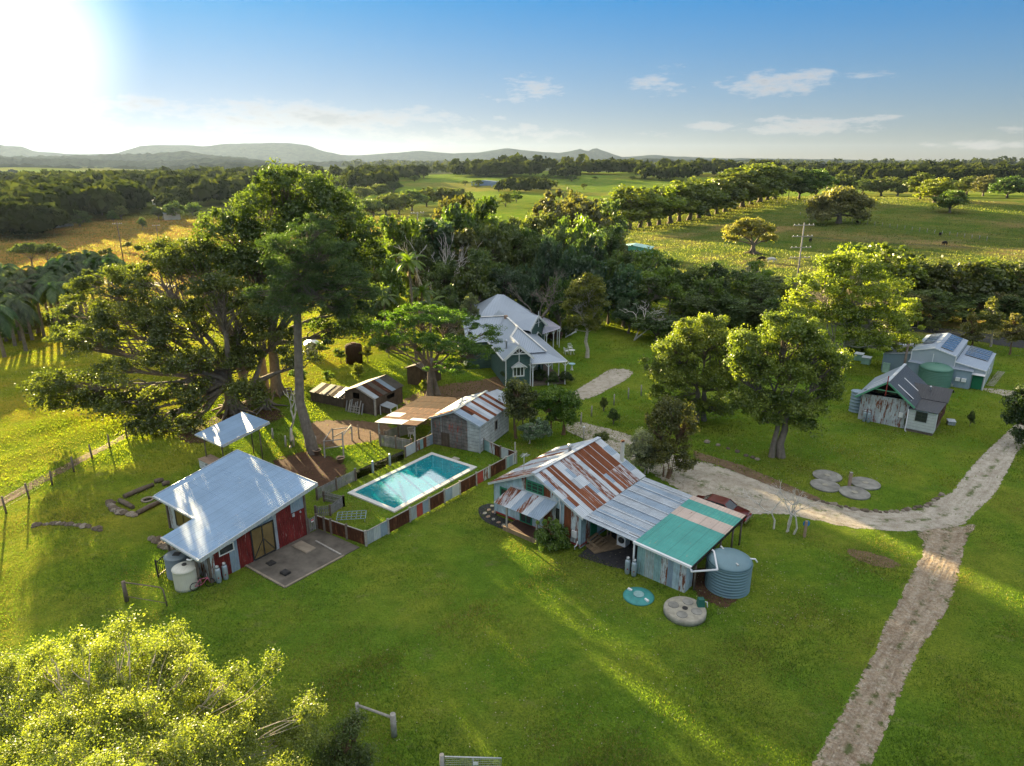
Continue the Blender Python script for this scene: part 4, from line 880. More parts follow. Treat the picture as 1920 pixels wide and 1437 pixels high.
mb=MB(); mb.bar((W-.12,.1,0),(W-.12,.1,ze),.14); mb.bar((W/2,-.04,zr-.05),(W,-.04,ze-.05),.05,.14); mb.build('corner_post',M['greypost'],hut)
def hl(x,y,z=0): v=Mh@Vector((x,y,z)); return (v.x,v.y,v.z)
t=thing('chicken_coop','grey topped hutch with pale open frame against the slab hut','hutch',hl(W+.1,.55),ha_); mb=MB(); mb.slab((0,0,1.0),(1.35,-.1,.9),(1.35,1.0,.9),(0,1.1,1.05),.05); mb.build('roof',M['zincold'],t)
mb=MB(); mb.box((.02,.05,.25),(1.2,.08,.85)); mb.box((.02,.08,.25),(.05,1.0,.85)); mb.build('wall',M['oldplank'],t)
mb=MB()
for x in (.05,1.3):
    mb.bar((x,-.02,0),(x,-.02,.88),.06); 
mb.bar((1.3,.95,0),(1.3,.95,.85),.06); mb.bar((1.3,-.02,.85),(1.3,.95,.85),.06); mb.bar((1.3,-.02,.35),(1.3,.95,.35),.06); mb.build('frame',M['white'],t)
t=thing('slab_lean_to','low tumbledown slab shed left of the old hut','shed',hl(-4.3,.3),ha_); mb=MB(); roof_sheets(mb,(0,0,1.05),(4.5,-.1,1.0),(4.5,1.8,1.5),(0,1.8,1.5),7,1,lambda i,j:[0,1,0,2,1,3,2][i]); mb.build('roof',[M['rooflit'],M['leafroof_shade'],M['roofold'],M['zincold']],t)
mb=MB(); strips_wall(mb,[i*.3 for i in range(15)],.05,4.4,0,lambda x:1.0-.12*math.sin(x*7),[(9,0)],.06,.1); strips_wall(mb,[],.2,1.7,0,lambda x:1.2,[(9,0)],.06,4.35,'y'); mb.build('wall',M['oldplank'],t)
for k in range(7):
    mb=MB(); x=.8+k*.33; mb.bar((x,-.25-.05*(k%3),0),(x+.1*(k%2)-.05,.12,1.0+.12*(k%3)),.12,.03); o=mb.build('leaning_board',M['greypost' if k%2 else 'paleplank']); setat(o,hl(0,0),ha_); tag(o,'old board leaning on the front of the slab hut','board','boards leaning on the slab hut')
t=thing('old_timber_gate','pale broken gate leaning on the slab hut','gate',hl(1.4,-.35),ha_); mb=MB()
for z in (.12,.4,.68): mb.bar((0,0,z),(1.2,.05,z+.02),.05,.06)
for x in (0,.4,.8,1.2): mb.bar((x,0,.05),(x,.12,.85),.05)
mb.build('frame',M['greypost'],t)
# ---------------- open canopy by the fig
t=thing('canopy','flat iron canopy on slender posts beside the giant fig','canopy',(-25.05,50.19,0),R(-37.5)); W,L=3.85,4.17
mb=MB(); roof_sheets(mb,(0,0,2.57),(W,0,2.57),(W,L,3.22),(0,L,3.22),3,1,lambda i,j:0,.04); mb.build('roof',M['zinc'],t)
mb=MB(); mb.bar((W+.02,0,2.5),(W+.02,L,3.15),.04,.22); mb.bar((0,-.05,2.5),(W,-.05,2.5),.1,.1); mb.build('fascia',M['zincpale'],t)
for x,y in ((.9,.15),(W-.3,L-.8),(W-2.2,L-.4),(W-1.8,.9)): mb=MB(); mb.tube([(x,y,0),(x,y,2.5+y*.155)],.05,8); mb.build('post',M['post'],t)
t=thing('timber_cabinet','pale cabinet and bench top under the iron canopy','cabinet',(*at(395,878)[:2],0),R(-37)); mb=MB(); mb.box((-.7,-.5,0),(1.0,.5,.75)); mb.build('body',M['offwhite'],t); mb=MB(); mb.box((-.75,-.55,.75),(.1,.55,.8)); mb.box((.12,-.55,.75),(1.05,.55,.79)); mb.build('top',M['terr'],t)
mb=MB(); mb.box((.25,-.506,.1),(.9,-.5,.65)); mb.build('slatted_front',M['paleplank'],t)

# ---------------- right hand cottage
gx_,gy_,ga_=31.98,60.12,R(-39.7)
rh=thing('hut','small patched tin cottage with steep charcoal gable roof and white porch','cottage',(gx_,gy_,0),ga_)
Mrh=Matrix.Translation((gx_,gy_,0))@Matrix.Rotation(ga_,4,'Z')
def gl(x,y,z=0): v=Mrh@Vector((x,y,z)); return (v.x,v.y,v.z)
W,L,ze,zr=4.9,7.27,2.35,4.23
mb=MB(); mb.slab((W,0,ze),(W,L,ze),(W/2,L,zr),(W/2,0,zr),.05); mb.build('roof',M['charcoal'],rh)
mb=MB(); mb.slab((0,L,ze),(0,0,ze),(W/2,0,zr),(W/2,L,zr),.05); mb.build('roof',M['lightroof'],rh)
mb=MB(); mb.bar((W/2,-.01,zr+.03),(W/2,L,zr+.03),.26,.04); mb.build('ridge_cap',M['zincpale'],rh)
mb=MB()
def onsl(x,y): return (x,y,ze+(zr-ze)*(1-abs(x-W/2)/(W/2))+.02)
for y in (1.3,3.9): mb.bar(onsl(3.1,y),onsl(4.5,y),.14,.03)
for y in (.9,1.8,3.2): mb.bar(onsl(1.9,y),onsl(.7,y),.12,.03)
mb.build('skylight',M['white'],rh)
mb=MB(); mb.bar((0,-.03,ze-.1),(W/2,-.03,zr-.1),.05,.16); mb.bar((W,-.03,ze-.1),(W/2,-.03,zr-.1),.05,.16); mb.bar((1.5,-.03,3.35),(3.4,-.03,3.35),.05,.07)
for d in (-1,1): mb.bar((W/2+d*.9,-.03,3.38),(W/2+d*.15,-.03,3.95),.05,.06)
mb.build('gable_trim',mat('mint_trim',(.12,.36,.22),.5),rh)
mb=MB(); mb.bar((W/2,-.05,2.9),(W/2,-.05,4.75),.08); mb.build('finial',M['redfl'],rh)
mb=MB(); strips_wall(mb,[W/2],.4,W-.4,0,lambda x:2.5+.05*x,[(9,0)],.06,.5); mb.build('wall',M['hutpanel'],rh)
mb=MB(); strips_wall(mb,[],.56,L-.4,0,lambda y:ze+.1,[(9,0)],.06,.4,'y'); strips_wall(mb,[],.56,L-.4,0,lambda y:ze+.1,[(9,0)],.06,W-.46,'y'); strips_wall(mb,[W/2],.4,W-.4,0,lambda x:gable_h(W,ze,zr)(x)-.07,[(9,0)],.06,L-.4); mb.build('wall',M['shedblue'],rh)
mb=MB(); gg=gable_h(W,ze,zr); strips_wall(mb,[W/2],.4,W-.4,2.72,lambda x:gg(x)-.12,[(9,0)],.05,1.0); mb.build('gable_panel',M['dark'],rh)
mb=MB(); mb.box((2.6,.9,2.8),(3.1,.95,3.2)); mb.box((1.6,.9,2.8),(2.1,.95,3.2)); mb.build('loft_window',M['glass'],rh)
mb=MB(); mb.box((3.7,.4,1.0),(4.05,.5,1.45)); mb.build('meter_box',M['white'],rh)
# white porch extension
mb=MB(); strips_wall(mb,[],4.5,6.65,.25,lambda x:2.12,[(9,0)],.06,.0,holes=[(5.08,5.98,1.15,2.0)]); strips_wall(mb,[],.06,1.0,.25,lambda y:2.12,[(9,0)],.06,6.59,'y'); mb.build('porch_wall',M['offwhite'],rh)
window(rh,(5.53,0,1.58),.9,.88,'x',-1,M['dkmetal'],M['glass'],nx=2,nz=3,fw=.06)
mb=MB(); mb.box((4.5,.1,.0),(6.6,4.2,.24)); mb.build('porch_floor',M['post'],rh)
mb=MB(); mb.slab((4.45,-.18,2.2),(6.78,-.18,2.2),(6.9,3.0,2.34),(4.6,3.0,2.34),.04); mb.build('porch_roof',M['darkgrey'],rh)
mb=MB(); mb.slab((4.55,2.98,2.38),(7.0,2.98,2.38),(7.0,4.9,3.2),(3.2,4.9,3.2),.05); mb.slab((4.55,6.8,2.38),(7.0,6.8,2.38),(7.0,4.9,3.2),(3.2,4.9,3.2),.05); mb.build('side_roof',M['darkgrey'],rh)
mb=MB(); strips_wall(mb,[],1.0,6.6,.25,lambda y:2.1,[(9,0)],.05,6.5,'y',holes=[(1.6,2.6,.25,1.9),(3.4,4.4,1.0,1.8)]); mb.build('side_wall',mat('dark_red_brown_wall',(.12,.045,.035),.7,kind='plank',line=.5),rh)
mb=MB(); mb.lathe([(.07,0),(.07,.35),(.12,.37),(.03,.46)],10,(5.3,4.2,2.9)); mb.build('vent',M['white'],rh)
mb=MB(); mb.tube([(4.47,-.05,2.2),(4.47,-.05,.05),(4.6,-.3,.05)],.04,8); mb.build('downpipe',M['white'],rh)
gas('gas bottle at the left of the tin cottage wall',(*gl(1.0,.2)[:2],0)); gas('second gas bottle on the tin cottage wall, nearer its porch',(*gl(1.36,.2)[:2],0))
t,_=ribbed_tank('water_tank','pale blue grey tank tucked behind the tin cottage left eave',gl(-.35,2.6),.6,2.0,6,M['shedblue'],.1)
t,_=ribbed_tank('water_tank','round green corrugated water tank in front of the big grey shed',gl(3.9,17.2)[:2]+(0,),1.62,1.75,10,M['tankgreen'],.55)
mb=MB()
for k_ in range(12):
    a=k_*PI/6; mb.bar((1.6*math.cos(a),1.6*math.sin(a),1.82),(.1*math.cos(a),.1*math.sin(a),2.38),.04,.03)
mb.build('lid_rib',M['tankgreen'],t)
t=thing('scrap_bin','small grey box lying beside the tin cottage porch','box',gl(7.4,4.4),ga_+.4); mb=MB(); mb.box((-.3,-.25,0),(.3,.25,.35)); mb.build('body',M['zincold'],t); mb=MB(); mb.slab((-.34,-.3,.36),(.34,-.3,.36),(.34,.3,.46),(-.34,.3,.46),.04); mb.build('lid',M['zincpale'],t)

# ---------------- big grey shed with solar panels
sx_,sy_,sa_=44.36,73.16,R(-39.3)
bs=thing('farm_shed','big pale grey steel shed with stepped roof and solar panels','shed',(sx_,sy_,0),sa_)
Msh=Matrix.Translation((sx_,sy_,0))@Matrix.Rotation(sa_,4,'Z')
W1,W2,L,ze,zr,zc,zo=4.24,2.91,8.91,3.24,3.83,2.67,2.16
mb=MB(); mb.slab((W1,0,ze),(W1,L,ze),(W1/2,L,zr),(W1/2,0,zr),.05); mb.slab((0,L,ze),(0,0,ze),(W1/2,0,zr),(W1/2,L,zr),.05); mb.build('roof',M['lightroof'],bs)
mb=MB(); mb.slab((W1+W2,-.05,zo),(W1+W2,L,zo),(W1,L,zc),(W1,-.05,zc),.05); mb.slab((-3.0,L-1,2.0),(-3.0,1.2,2.0),(0,1.2,2.55),(0,L-1,2.55),.05); mb.build('side_roof',M['lightroof'],bs)
mb=MB(); gb=gable_h(W1,ze,zr); strips_wall(mb,[W1/2],.05,W1-.05,0,lambda x:gb(x)-.06,[(9,0)],.06,.05); strips_wall(mb,[],W1+.05,W1+W2-.05,0,lambda x:zc-(x-W1)/W2*(zc-zo)-.06,[(9,0)],.06,.05,holes=[(6.0,6.98,.0,1.55)])
strips_wall(mb,[],.11,L-.05,0,lambda y:zo-.06,[(9,0)],.06,W1+W2-.11,'y',holes=[(3.0,3.8,1.1,1.7)]); strips_wall(mb,[],.11,L-.05,0,lambda y:ze-.06,[(9,0)],.06,.05,'y'); strips_wall(mb,[],.11,L-.05,zc,lambda y:ze-.06,[(9,0)],.06,W1-.11,'y'); strips_wall(mb,[W1/2],.05,W1-.05,0,lambda x:gb(x)-.06,[(9,0)],.06,L-.1)
mb.build('wall',M['shedwall'],bs)
mb=MB(); strips_wall(mb,[],-2.95,.0,0,lambda x:2.0+(x+3)*.18-.07,[(9,0)],.06,1.3); strips_wall(mb,[],1.36,L-1.1,0,lambda y:1.93,[(9,0)],.06,-2.95,'y'); mb.build('annexe_wall',M['shedblue'],bs)
mb=MB(); mb.box((.0,-.5,0),(W1+1.7,.04,.0+1.95)); mb.build('lower_store',M['shedblue'],bs)
mb=MB(); mb.slab((-.1,-.62,1.98),(W1+1.8,-.62,1.98),(W1+1.8,.05,2.1),(-.1,.05,2.1),.04); mb.build('store_roof',M['lightroof'],bs)
mb=MB(); mb.box((6.02,.01,.02),(6.96,.049,1.53)); mb.build('door',M['greendoor'],bs)
mb=MB(); mb.slab((5.85,-.35,1.62),(7.1,-.35,1.62),(7.1,.04,1.75),(5.85,.04,1.75),.04); mb.build('door_hood',M['white'],bs)
mb=MB()
for x in (.03,W1/2,W1-.03,W1+W2-.03): mb.bar((x,.0,0.0),(x,.0,(ze if x<W1 else zo)-.1),.08,.08)
mb.bar((0,-.03,ze-.05),(W1/2,-.03,zr-.05),.05,.12); mb.bar((W1,-.03,ze-.05),(W1/2,-.03,zr-.05),.05,.12); mb.bar((W1,-.08,zc-.05),(W1+W2,-.08,zo-.05),.05,.1); mb.build('trim',M['white'],bs)
window(bs,(W1+W2-.05,3.4,1.4),.8,.6,'y',1,M['white'],M['glass'],nx=1,nz=1)
def solar(p,q,y0,y1,nx,ny,lab):
    "panel field on the slope between x=p and x=q"
    f=lambda x:(ze+(zr-ze)*(1-abs(x-W1/2)/(W1/2)) if x<W1 else zc-(x-W1)/W2*(zc-zo))+.10
    for i in range(nx):
        for j in range(ny):
            xa,xb=p+(q-p)*i/nx,p+(q-p)*(i+1)/nx-.03; ya,yb=y0+(y1-y0)*j/ny,y0+(y1-y0)*(j+1)/ny-.03
            mb=MB(); mb.slab((xb,ya,f(xb)),(xb,yb,f(xb)),(xa,yb,f(xa)),(xa,ya,f(xa)),.03); pn=mb.build('solar_panel',M['solar'],bs)
            e=MB(); e.bar((xa,ya,f(xa)),(xb,ya,f(xb)),.03,.04); e.bar((xa,yb,f(xa)),(xb,yb,f(xb)),.03,.04); e.build('panel_frame',M['steel'],pn)
solar(2.55,3.75,1.1,8.4,1,7,''); solar(4.6,6.85,4.0,6.4,1,3,''); solar(4.6,6.85,6.6,8.8,1,3,''); solar(.5,1.6,3.0,8.4,1,5,'')
mb=MB()
for x in (4.6,5.15): mb.box((x,-.75,.75),(x+.42,-.5,1.12))
mb.build('air_conditioner',M['white'],bs)
Mi=lambda x,y,z=0:(Msh@Vector((x,y,z)))[:]
t=thing('meter_cabinet','pale green cabinet outside the big grey shed annexe','cabinet',Mi(-2.35,.75),sa_); mb=MB(); mb.box((-.35,-.2,0),(.35,.2,1.1)); mb.build('body',mat('mint_cabinet',(.35,.55,.45),.5),t); mb=MB(); mb.box((-.3,-.215,.1),(.3,-.2,1.0)); mb.build('door',mat('mint_cabinet2',(.4,.6,.5),.5),t)
for i,(x,y) in enumerate(((-5.0,3.2),(-6.1,4.4))):
    t=thing('garden_box',['pale green box nearer the shed, beside the power pole','pale green box farther from the shed, under the tree'][i],'box',Mi(x,y),sa_); mb=MB(); mb.box((-.45,-.45,0),(.45,.45,.75)); mb.build('body',mat('mint_cabinet',()),t); mb=MB(); mb.slab((-.5,-.5,.8),(.5,-.5,.8),(.5,.5,.86),(-.5,.5,.86),.05); mb.build('lid',M['zincpale'],t)
for k_ in range(12):
    a=Vector(at(1857,723)); b_=Vector(at(1877,698)); p=a.lerp(b_,k_/11); mb=MB(); mb.box((-.35,-.12,0),(.35,.12,.04)); o=mb.build('paver',M['concrete']); setat(o,tuple(p),sa_+.05); tag(o,'pale paver in the stepping path beside the big grey shed','paver','pavers in the path beside the grey shed')
t=thing('gravel_trailer','light grey low rack between the two sheds','rack',(*at(1764,724)[:2],0),ga_+.5); mb=MB(); mb.box((-1.1,-.25,.3),(1.1,.25,.38)); mb.build('bed',M['zincold'],t)
for x in (-1.0,0,1.0): mb=MB(); mb.bar((x,0,0),(x,0,.3),.08,.3); mb.build('leg',M['steel'],t)

# ---------------- farmhouse, front wing
hx2,hy2,ha2=-.86,69.07,R(13.7)
fh=thing('farmhouse','sage green Queenslander farmhouse with white trimmed gable and pale iron roofs','house',(hx2,hy2,0),ha2)
Mf=Matrix.Translation((hx2,hy2,0))@Matrix.Rotation(ha2,4,'Z')
def fl_(x,y,z=0): v=Mf@Vector((x,y,z)); return (v.x,v.y,v.z)
W,ze,zr=3.3,3.26,4.72; WM=5.28; L1=1.98; hh=WM/2; kk=(zr-ze)/(W/2); zt=ze+kk*hh; LR=12.0
RF=M['lightroof']; 
def tri(mb,*p,m=0,t=.05):
    p=[Vector(q) for q in p]; n=(p[1]-p[0]).cross(p[2]-p[0]).normalized()*t
    if n.z<0: n=-n
    k_=len(p); b=len(mb.v); mb.v+=[tuple(q) for q in p]+[tuple(q-n) for q in p]
    mb.f.append(tuple(b+i for i in range(k_))); mb.f.append(tuple(b+k_+i for i in range(k_))[::-1]); mb.m+=[m,m]; mb.s+=[False,False]
    for i in range(k_): j=(i+1)%k_; mb.f.append((b+i,b+k_+i,b+k_+j,b+j)); mb.m.append(m); mb.s.append(False)
mb=MB()
# left slope shared by gable wing and main roof
tri(mb,(0,0,ze),(0,L1+LR,ze),(hh,L1+LR,zt),(hh,L1+hh,zt),(W/2,L1+W/2,zr),(W/2,0,zr))
tri(mb,(W/2,0,zr),(W/2,L1+W/2,zr),(W,L1,ze),(W,0,ze))
tri(mb,(W,L1,ze),(W/2,L1+W/2,zr),(hh,L1+hh,zt),(WM,L1,ze))
tri(mb,(WM,L1,ze),(hh,L1+hh,zt),(hh,L1+LR,zt),(WM,L1+LR,ze))
# cross wing to the left at the back
y1=L1+hh+5.84; tri(mb,(-2.6,y1-hh,ze),(.0,y1-hh,ze),(hh,y1,zt),(-2.6,y1,zt)); tri(mb,(-2.6,y1+hh,ze),(-2.6,y1,zt),(hh,y1,zt),(0,y1+hh,ze))
mb.build('roof',RF,fh)
mb=MB(); rc=[((hh,L1+hh,zt),(hh,L1+hh+5.9,zt)),((hh,L1+hh,zt),(W/2,L1+W/2,zr)),((W/2,L1+W/2,zr),(W/2,0,zr)),((hh,L1+hh,zt),(WM,L1,ze)),((-2.6,y1,zt),(hh,y1,zt))]
for p,q in rc: mb.bar(Vector(p)+Vector((0,0,.05)),Vector(q)+Vector((0,0,.05)),.24,.05)
mb.build('ridge_cap',mat('cream_ridge2',(.75,.74,.70),.5),fh)
mb=MB(); g3=gable_h(W,ze,zr); strips_wall(mb,[W/2],.3,W-.3,0,lambda x:g3(x)-.08,[(9,0)],.08,.4)
strips_wall(mb,[],.48,L1+LR,0,lambda y:ze-.05,[(9,0)],.08,.3,'y'); strips_wall(mb,[],.48,L1+.3,0,lambda y:ze-.05,[(9,0)],.08,W-.38,'y')
strips_wall(mb,[],W-.3,WM-.3,0,lambda x:ze-.05,[(9,0)],.08,L1+.35,holes=[(3.55,4.3,.3,2.5)]); strips_wall(mb,[],L1+.43,L1+LR,0,lambda y:ze-.05,[(9,0)],.08,WM-.38,'y',holes=[(6.,6.9,.3,2.5)])
mb.box((-2.5,y1-hh+.3,0),(.3,y1-hh+.38,ze)); mb.box((-2.5,y1-hh+.38,0),(-2.42,y1+hh-.3,ze))
mb.build('wall',M['greenboard'],fh)
mb=MB(); mb.bar((0,-.04,ze-.1),(W/2,-.04,zr-.08),.06,.26); mb.bar((W,-.04,ze-.1),(W/2,-.04,zr-.08),.06,.26)
mb.bar((.72,-.02,3.78),(W-.72,-.02,3.78),.07,.08); mb.bar((W/2,-.04,2.9),(W/2,-.04,5.3),.07); 
for d in (-1,1): mb.bar((W/2+d*.03,-.02,3.82),(W/2+d*.5,-.02,4.2),.05,.05)
for x in (.3,W-.3): mb.bar((x,.36,0),(x,.36,ze-.1),.1,.1)
mb.box((-.12,.0,ze-.16),(.02,L1+LR,ze-.03)); mb.build('white_trim',M['white'],fh)
mb=MB(); mb.box((.75,.34,3.82),(W-.75,.39,3.9)); tri(mb,(.8,.33,3.82),(W-.8,.33,3.82),(W/2,.33,4.55),t=.03); mb.build('gable_infill',M['dkmetal'],fh)
window(fh,(1.7,.4,1.75),1.3,1.2,'x',-1,M['white'],M['glass'],nx=3,nz=1,fw=.14)
mb=MB(); tri(mb,(.85,-.15,2.28),(1.7,-.15,2.85),(1.7,.4,2.85),(.85,.4,2.28)); tri(mb,(1.7,-.15,2.85),(2.55,-.15,2.28),(2.55,.4,2.28),(1.7,.4,2.85)); tri(mb,(.95,-.1,2.32),(2.45,-.1,2.32),(1.7,-.1,2.8),t=.03)
for x in (.98,2.42): mb.bar((x,-.1,2.3),(x,.38,1.95),.06)
mb.build('window_hood',M['white'],fh)
mb=MB(); mb.lathe([(.09,0),(.09,.8),(.18,.82),(.18,.92),(.05,1.0)],12,(.75,2.0,3.9)); mb.build('flue',M['zincpale'],fh)
mb=MB(); mb.box((hh-.25,L1+hh+5.0,zt-.25),(hh+.1,L1+hh+5.5,zt+.2)); mb.build('roof_vent',M['terr'],fh)
# veranda: bull-nosed skirt roof round the right side
vz=2.72; vo=2.5; mb=MB()
X0,X1=3.02,7.05; Y0=-.02; Yb=12.4
tri(mb,(X0,L1+.3,vz+.45),(X0,Y0,vz-.05),(X1-.25,Y0,vz-.05),(WM-.2,L1+.3,vz+.45))
tri(mb,(WM-.2,L1+.3,vz+.45),(X1-.25,Y0,vz-.05),(X1,Y0+.3,vz-.08),(X1,Yb,vz-.08),(WM-.2,Yb,vz+.45))
mb.build('veranda_roof',RF,fh)
mb=MB(); mb.tube([(X0,Y0,vz-.14),(X1-.2,Y0,vz-.14),(X1+.02,Y0+.25,vz-.16),(X1+.02,Yb,vz-.16)],.07,8); mb.build('gutter',M['white'],fh)
for i,(x,y) in enumerate(((W-.1,.1),(4.95,.1),(6.85,.15),(6.9,2.6),(6.9,5.1),(6.9,7.6),(6.9,10.1))):
    mb=MB(); mb.bar((x,y,0),(x,y,vz-.12),.10)
    if y<1:
        for d in ((-1,0),(1,0)): mb.bar((x,y,vz-.65),(x+d[0]*.42,y,vz-.2),.06)
    else:
        for d in (-1,1): mb.bar((x,y,vz-.65),(x,y+d*.42,vz-.2),.06)
    mb.build('veranda_post',M['white'],fh)
mb=MB(); mb.box((W-.25,.25,.0),(6.95,L1+.3,.26)); mb.box((WM-.25,L1+.3,0),(6.95,Yb,.26)); mb.build('veranda_floor',M['post'],fh)
mb=MB(); mb.box((3.55,L1+.28,.3),(4.3,L1+.34,2.5)); mb.build('door',mat('cream_door',(.55,.5,.38),.6),fh)
mb=MB()
for x in (3.5,4.36,4.75): mb.bar((x,L1+.3,.28),(x,L1+.3,2.55),.09,.06)
mb.build('door_frame',M['white'],fh)
# ---------------- rear pavilion of the homestead
rb=thing('homestead','rear homestead wing with tall pyramid roof and purple-grey veranda','house',(hx2,hy2,0),ha2)
mb=MB(); ex0,ex1,ey0,ey1=-1.2,9.2,14.6,23.5; pk1,pk2=(3.6,19.2,6.6),(4.35,18.7,6.6)
tri(mb,(ex0,ey0,3.3),(ex1,ey0,3.3),pk2,pk1); tri(mb,(ex1,ey0,3.3),(ex1,ey1,3.3),pk2); tri(mb,(ex1,ey1,3.3),(ex0,ey1,3.3),pk1,pk2); tri(mb,(ex0,ey1,3.3),(ex0,ey0,3.3),pk1)
mb.build('roof',RF,rb)
# gabled bay on the right with its own ridge running forward-right
o=bpy.data.objects.new('x',None)
gA=Vector((7.28,13.0,5.0)); 
mb=MB(); bw=1.65
tri(mb,(7.25,12.3,5.0),(3.9,16.6,5.0),(2.6,14.4,3.4),(5.95,11.3,3.4)); tri(mb,(7.25,12.3,5.0),(8.75,13.6,3.4),(6.4,17.5,3.4),(3.9,16.6,5.0)); mb.build('gable_roof',RF,rb)
mb=MB(); P=[(6.2,11.75),(8.45,13.75)]
mb.hexa([(6.2,11.75,0),(8.45,13.75,0),(8.4,13.81,0),(6.15,11.81,0),(6.2,11.75,3.45),(8.45,13.75,3.45),(8.4,13.81,3.45),(6.15,11.81,3.45)]); tri(mb,(6.2,11.74,3.4),(8.45,13.74,3.4),(7.3,12.72,4.75),t=.06); mb.build('wall',M['greenboard'],rb)
mb=MB(); mb.box((ex0+.6,ey0+.6,0),(ex1-.6,ey1-.6,3.25)); mb.build('core_wall',M['greenboard'],rb)
mb=MB(); mb.bar((5.9,11.26,3.32),(7.25,12.26,4.97),.06,.24); mb.bar((8.8,13.56,3.32),(7.25,12.26,4.97),.06,.24); mb.bar((7.25,12.24,3.6),(7.25,12.24,5.6),.06); mb.bar((6.6,11.9,4.1),(7.95,13.05,4.1),.06); mb.bar((6.2,11.72,0),(6.2,11.72,3.3),.09); mb.bar((8.46,13.72,0),(8.46,13.72,3.3),.09); mb.build('white_trim',M['white'],rb)
mb=MB(); tri(mb,(6.75,11.9,2.3),(7.3,12.35,2.95),(7.3,12.8,2.95),(6.7,12.3,2.3)); tri(mb,(7.3,12.35,2.95),(7.95,12.95,2.3),(7.9,13.3,2.3),(7.3,12.8,2.95)); mb.build('window_hood',M['white'],rb)
mb=MB(); mb.hexa([(6.85,12.25,1.1),(7.8,13.1,1.1),(7.78,13.14,1.1),(6.83,12.29,1.1),(6.85,12.25,2.3),(7.8,13.1,2.3),(7.78,13.14,2.3),(6.83,12.29,2.3)]); mb.build('window',M['glass'],rb)
mb=MB(); tri(mb,(8.3,13.6,3.25),(7.9,12.6,2.55),(11.0,15.0,2.55),(11.3,16.0,2.55),(9.2,18.6,3.3)); tri(mb,(11.3,16.0,2.55),(11.1,21,2.55),(9.2,21,3.3),(9.2,18.6,3.3)); mb.build('veranda_roof',mat('purple_grey_roof',(.42,.42,.50),.5,.2,.4,.1,.8,0,'corr',.2,.01),rb)
for x,y in ((8.6,13.2),(9.8,14.15),(10.9,15.1),(11.1,16.6),(11.0,19)):
    mb=MB(); mb.bar((x,y,0),(x,y,2.5),.1); mb.bar((x,y,2.0),(x-.3,y-.25,2.45),.05); mb.bar((x,y,2.0),(x+.3,y+.25,2.45),.05); mb.build('veranda_post',M['white'],rb)
# small steep gable far left
mb=MB(); tri(mb,(-2.0,20.9,5.0),(1.0,21.6,5.0),(1.2,20.2,3.3),(-3.1,19.6,3.3)); tri(mb,(-2.0,20.9,5.0),(-2.6,22.6,3.3),(1,23,3.3),(1,21.6,5)); mb.build('side_gable_roof',RF,rb)
mb=MB(); tri(mb,(-3.05,19.7,3.25),(-2.55,22.5,3.25),(-1.98,20.95,4.95),t=.05); mb.box((-2.9,20,0),(-1.5,22.4,3.25)); mb.build('side_wall',M['white'],rb)
mb=MB(); mb.box((-1.4,19.6,3.3),(-.6,20.6,4.2)); mb.build('dormer',M['white'],rb); mb=MB(); mb.box((-1.2,19.58,3.5),(-.8,19.6,4.0)); mb.build('dormer_window',M['glass'],rb)
mb=MB(); mb.tube([(-2.0,20.9,4.9),(-2.0,20.9,5.9)],[.06,.02],6); mb.build('finial',M['white'],rb)

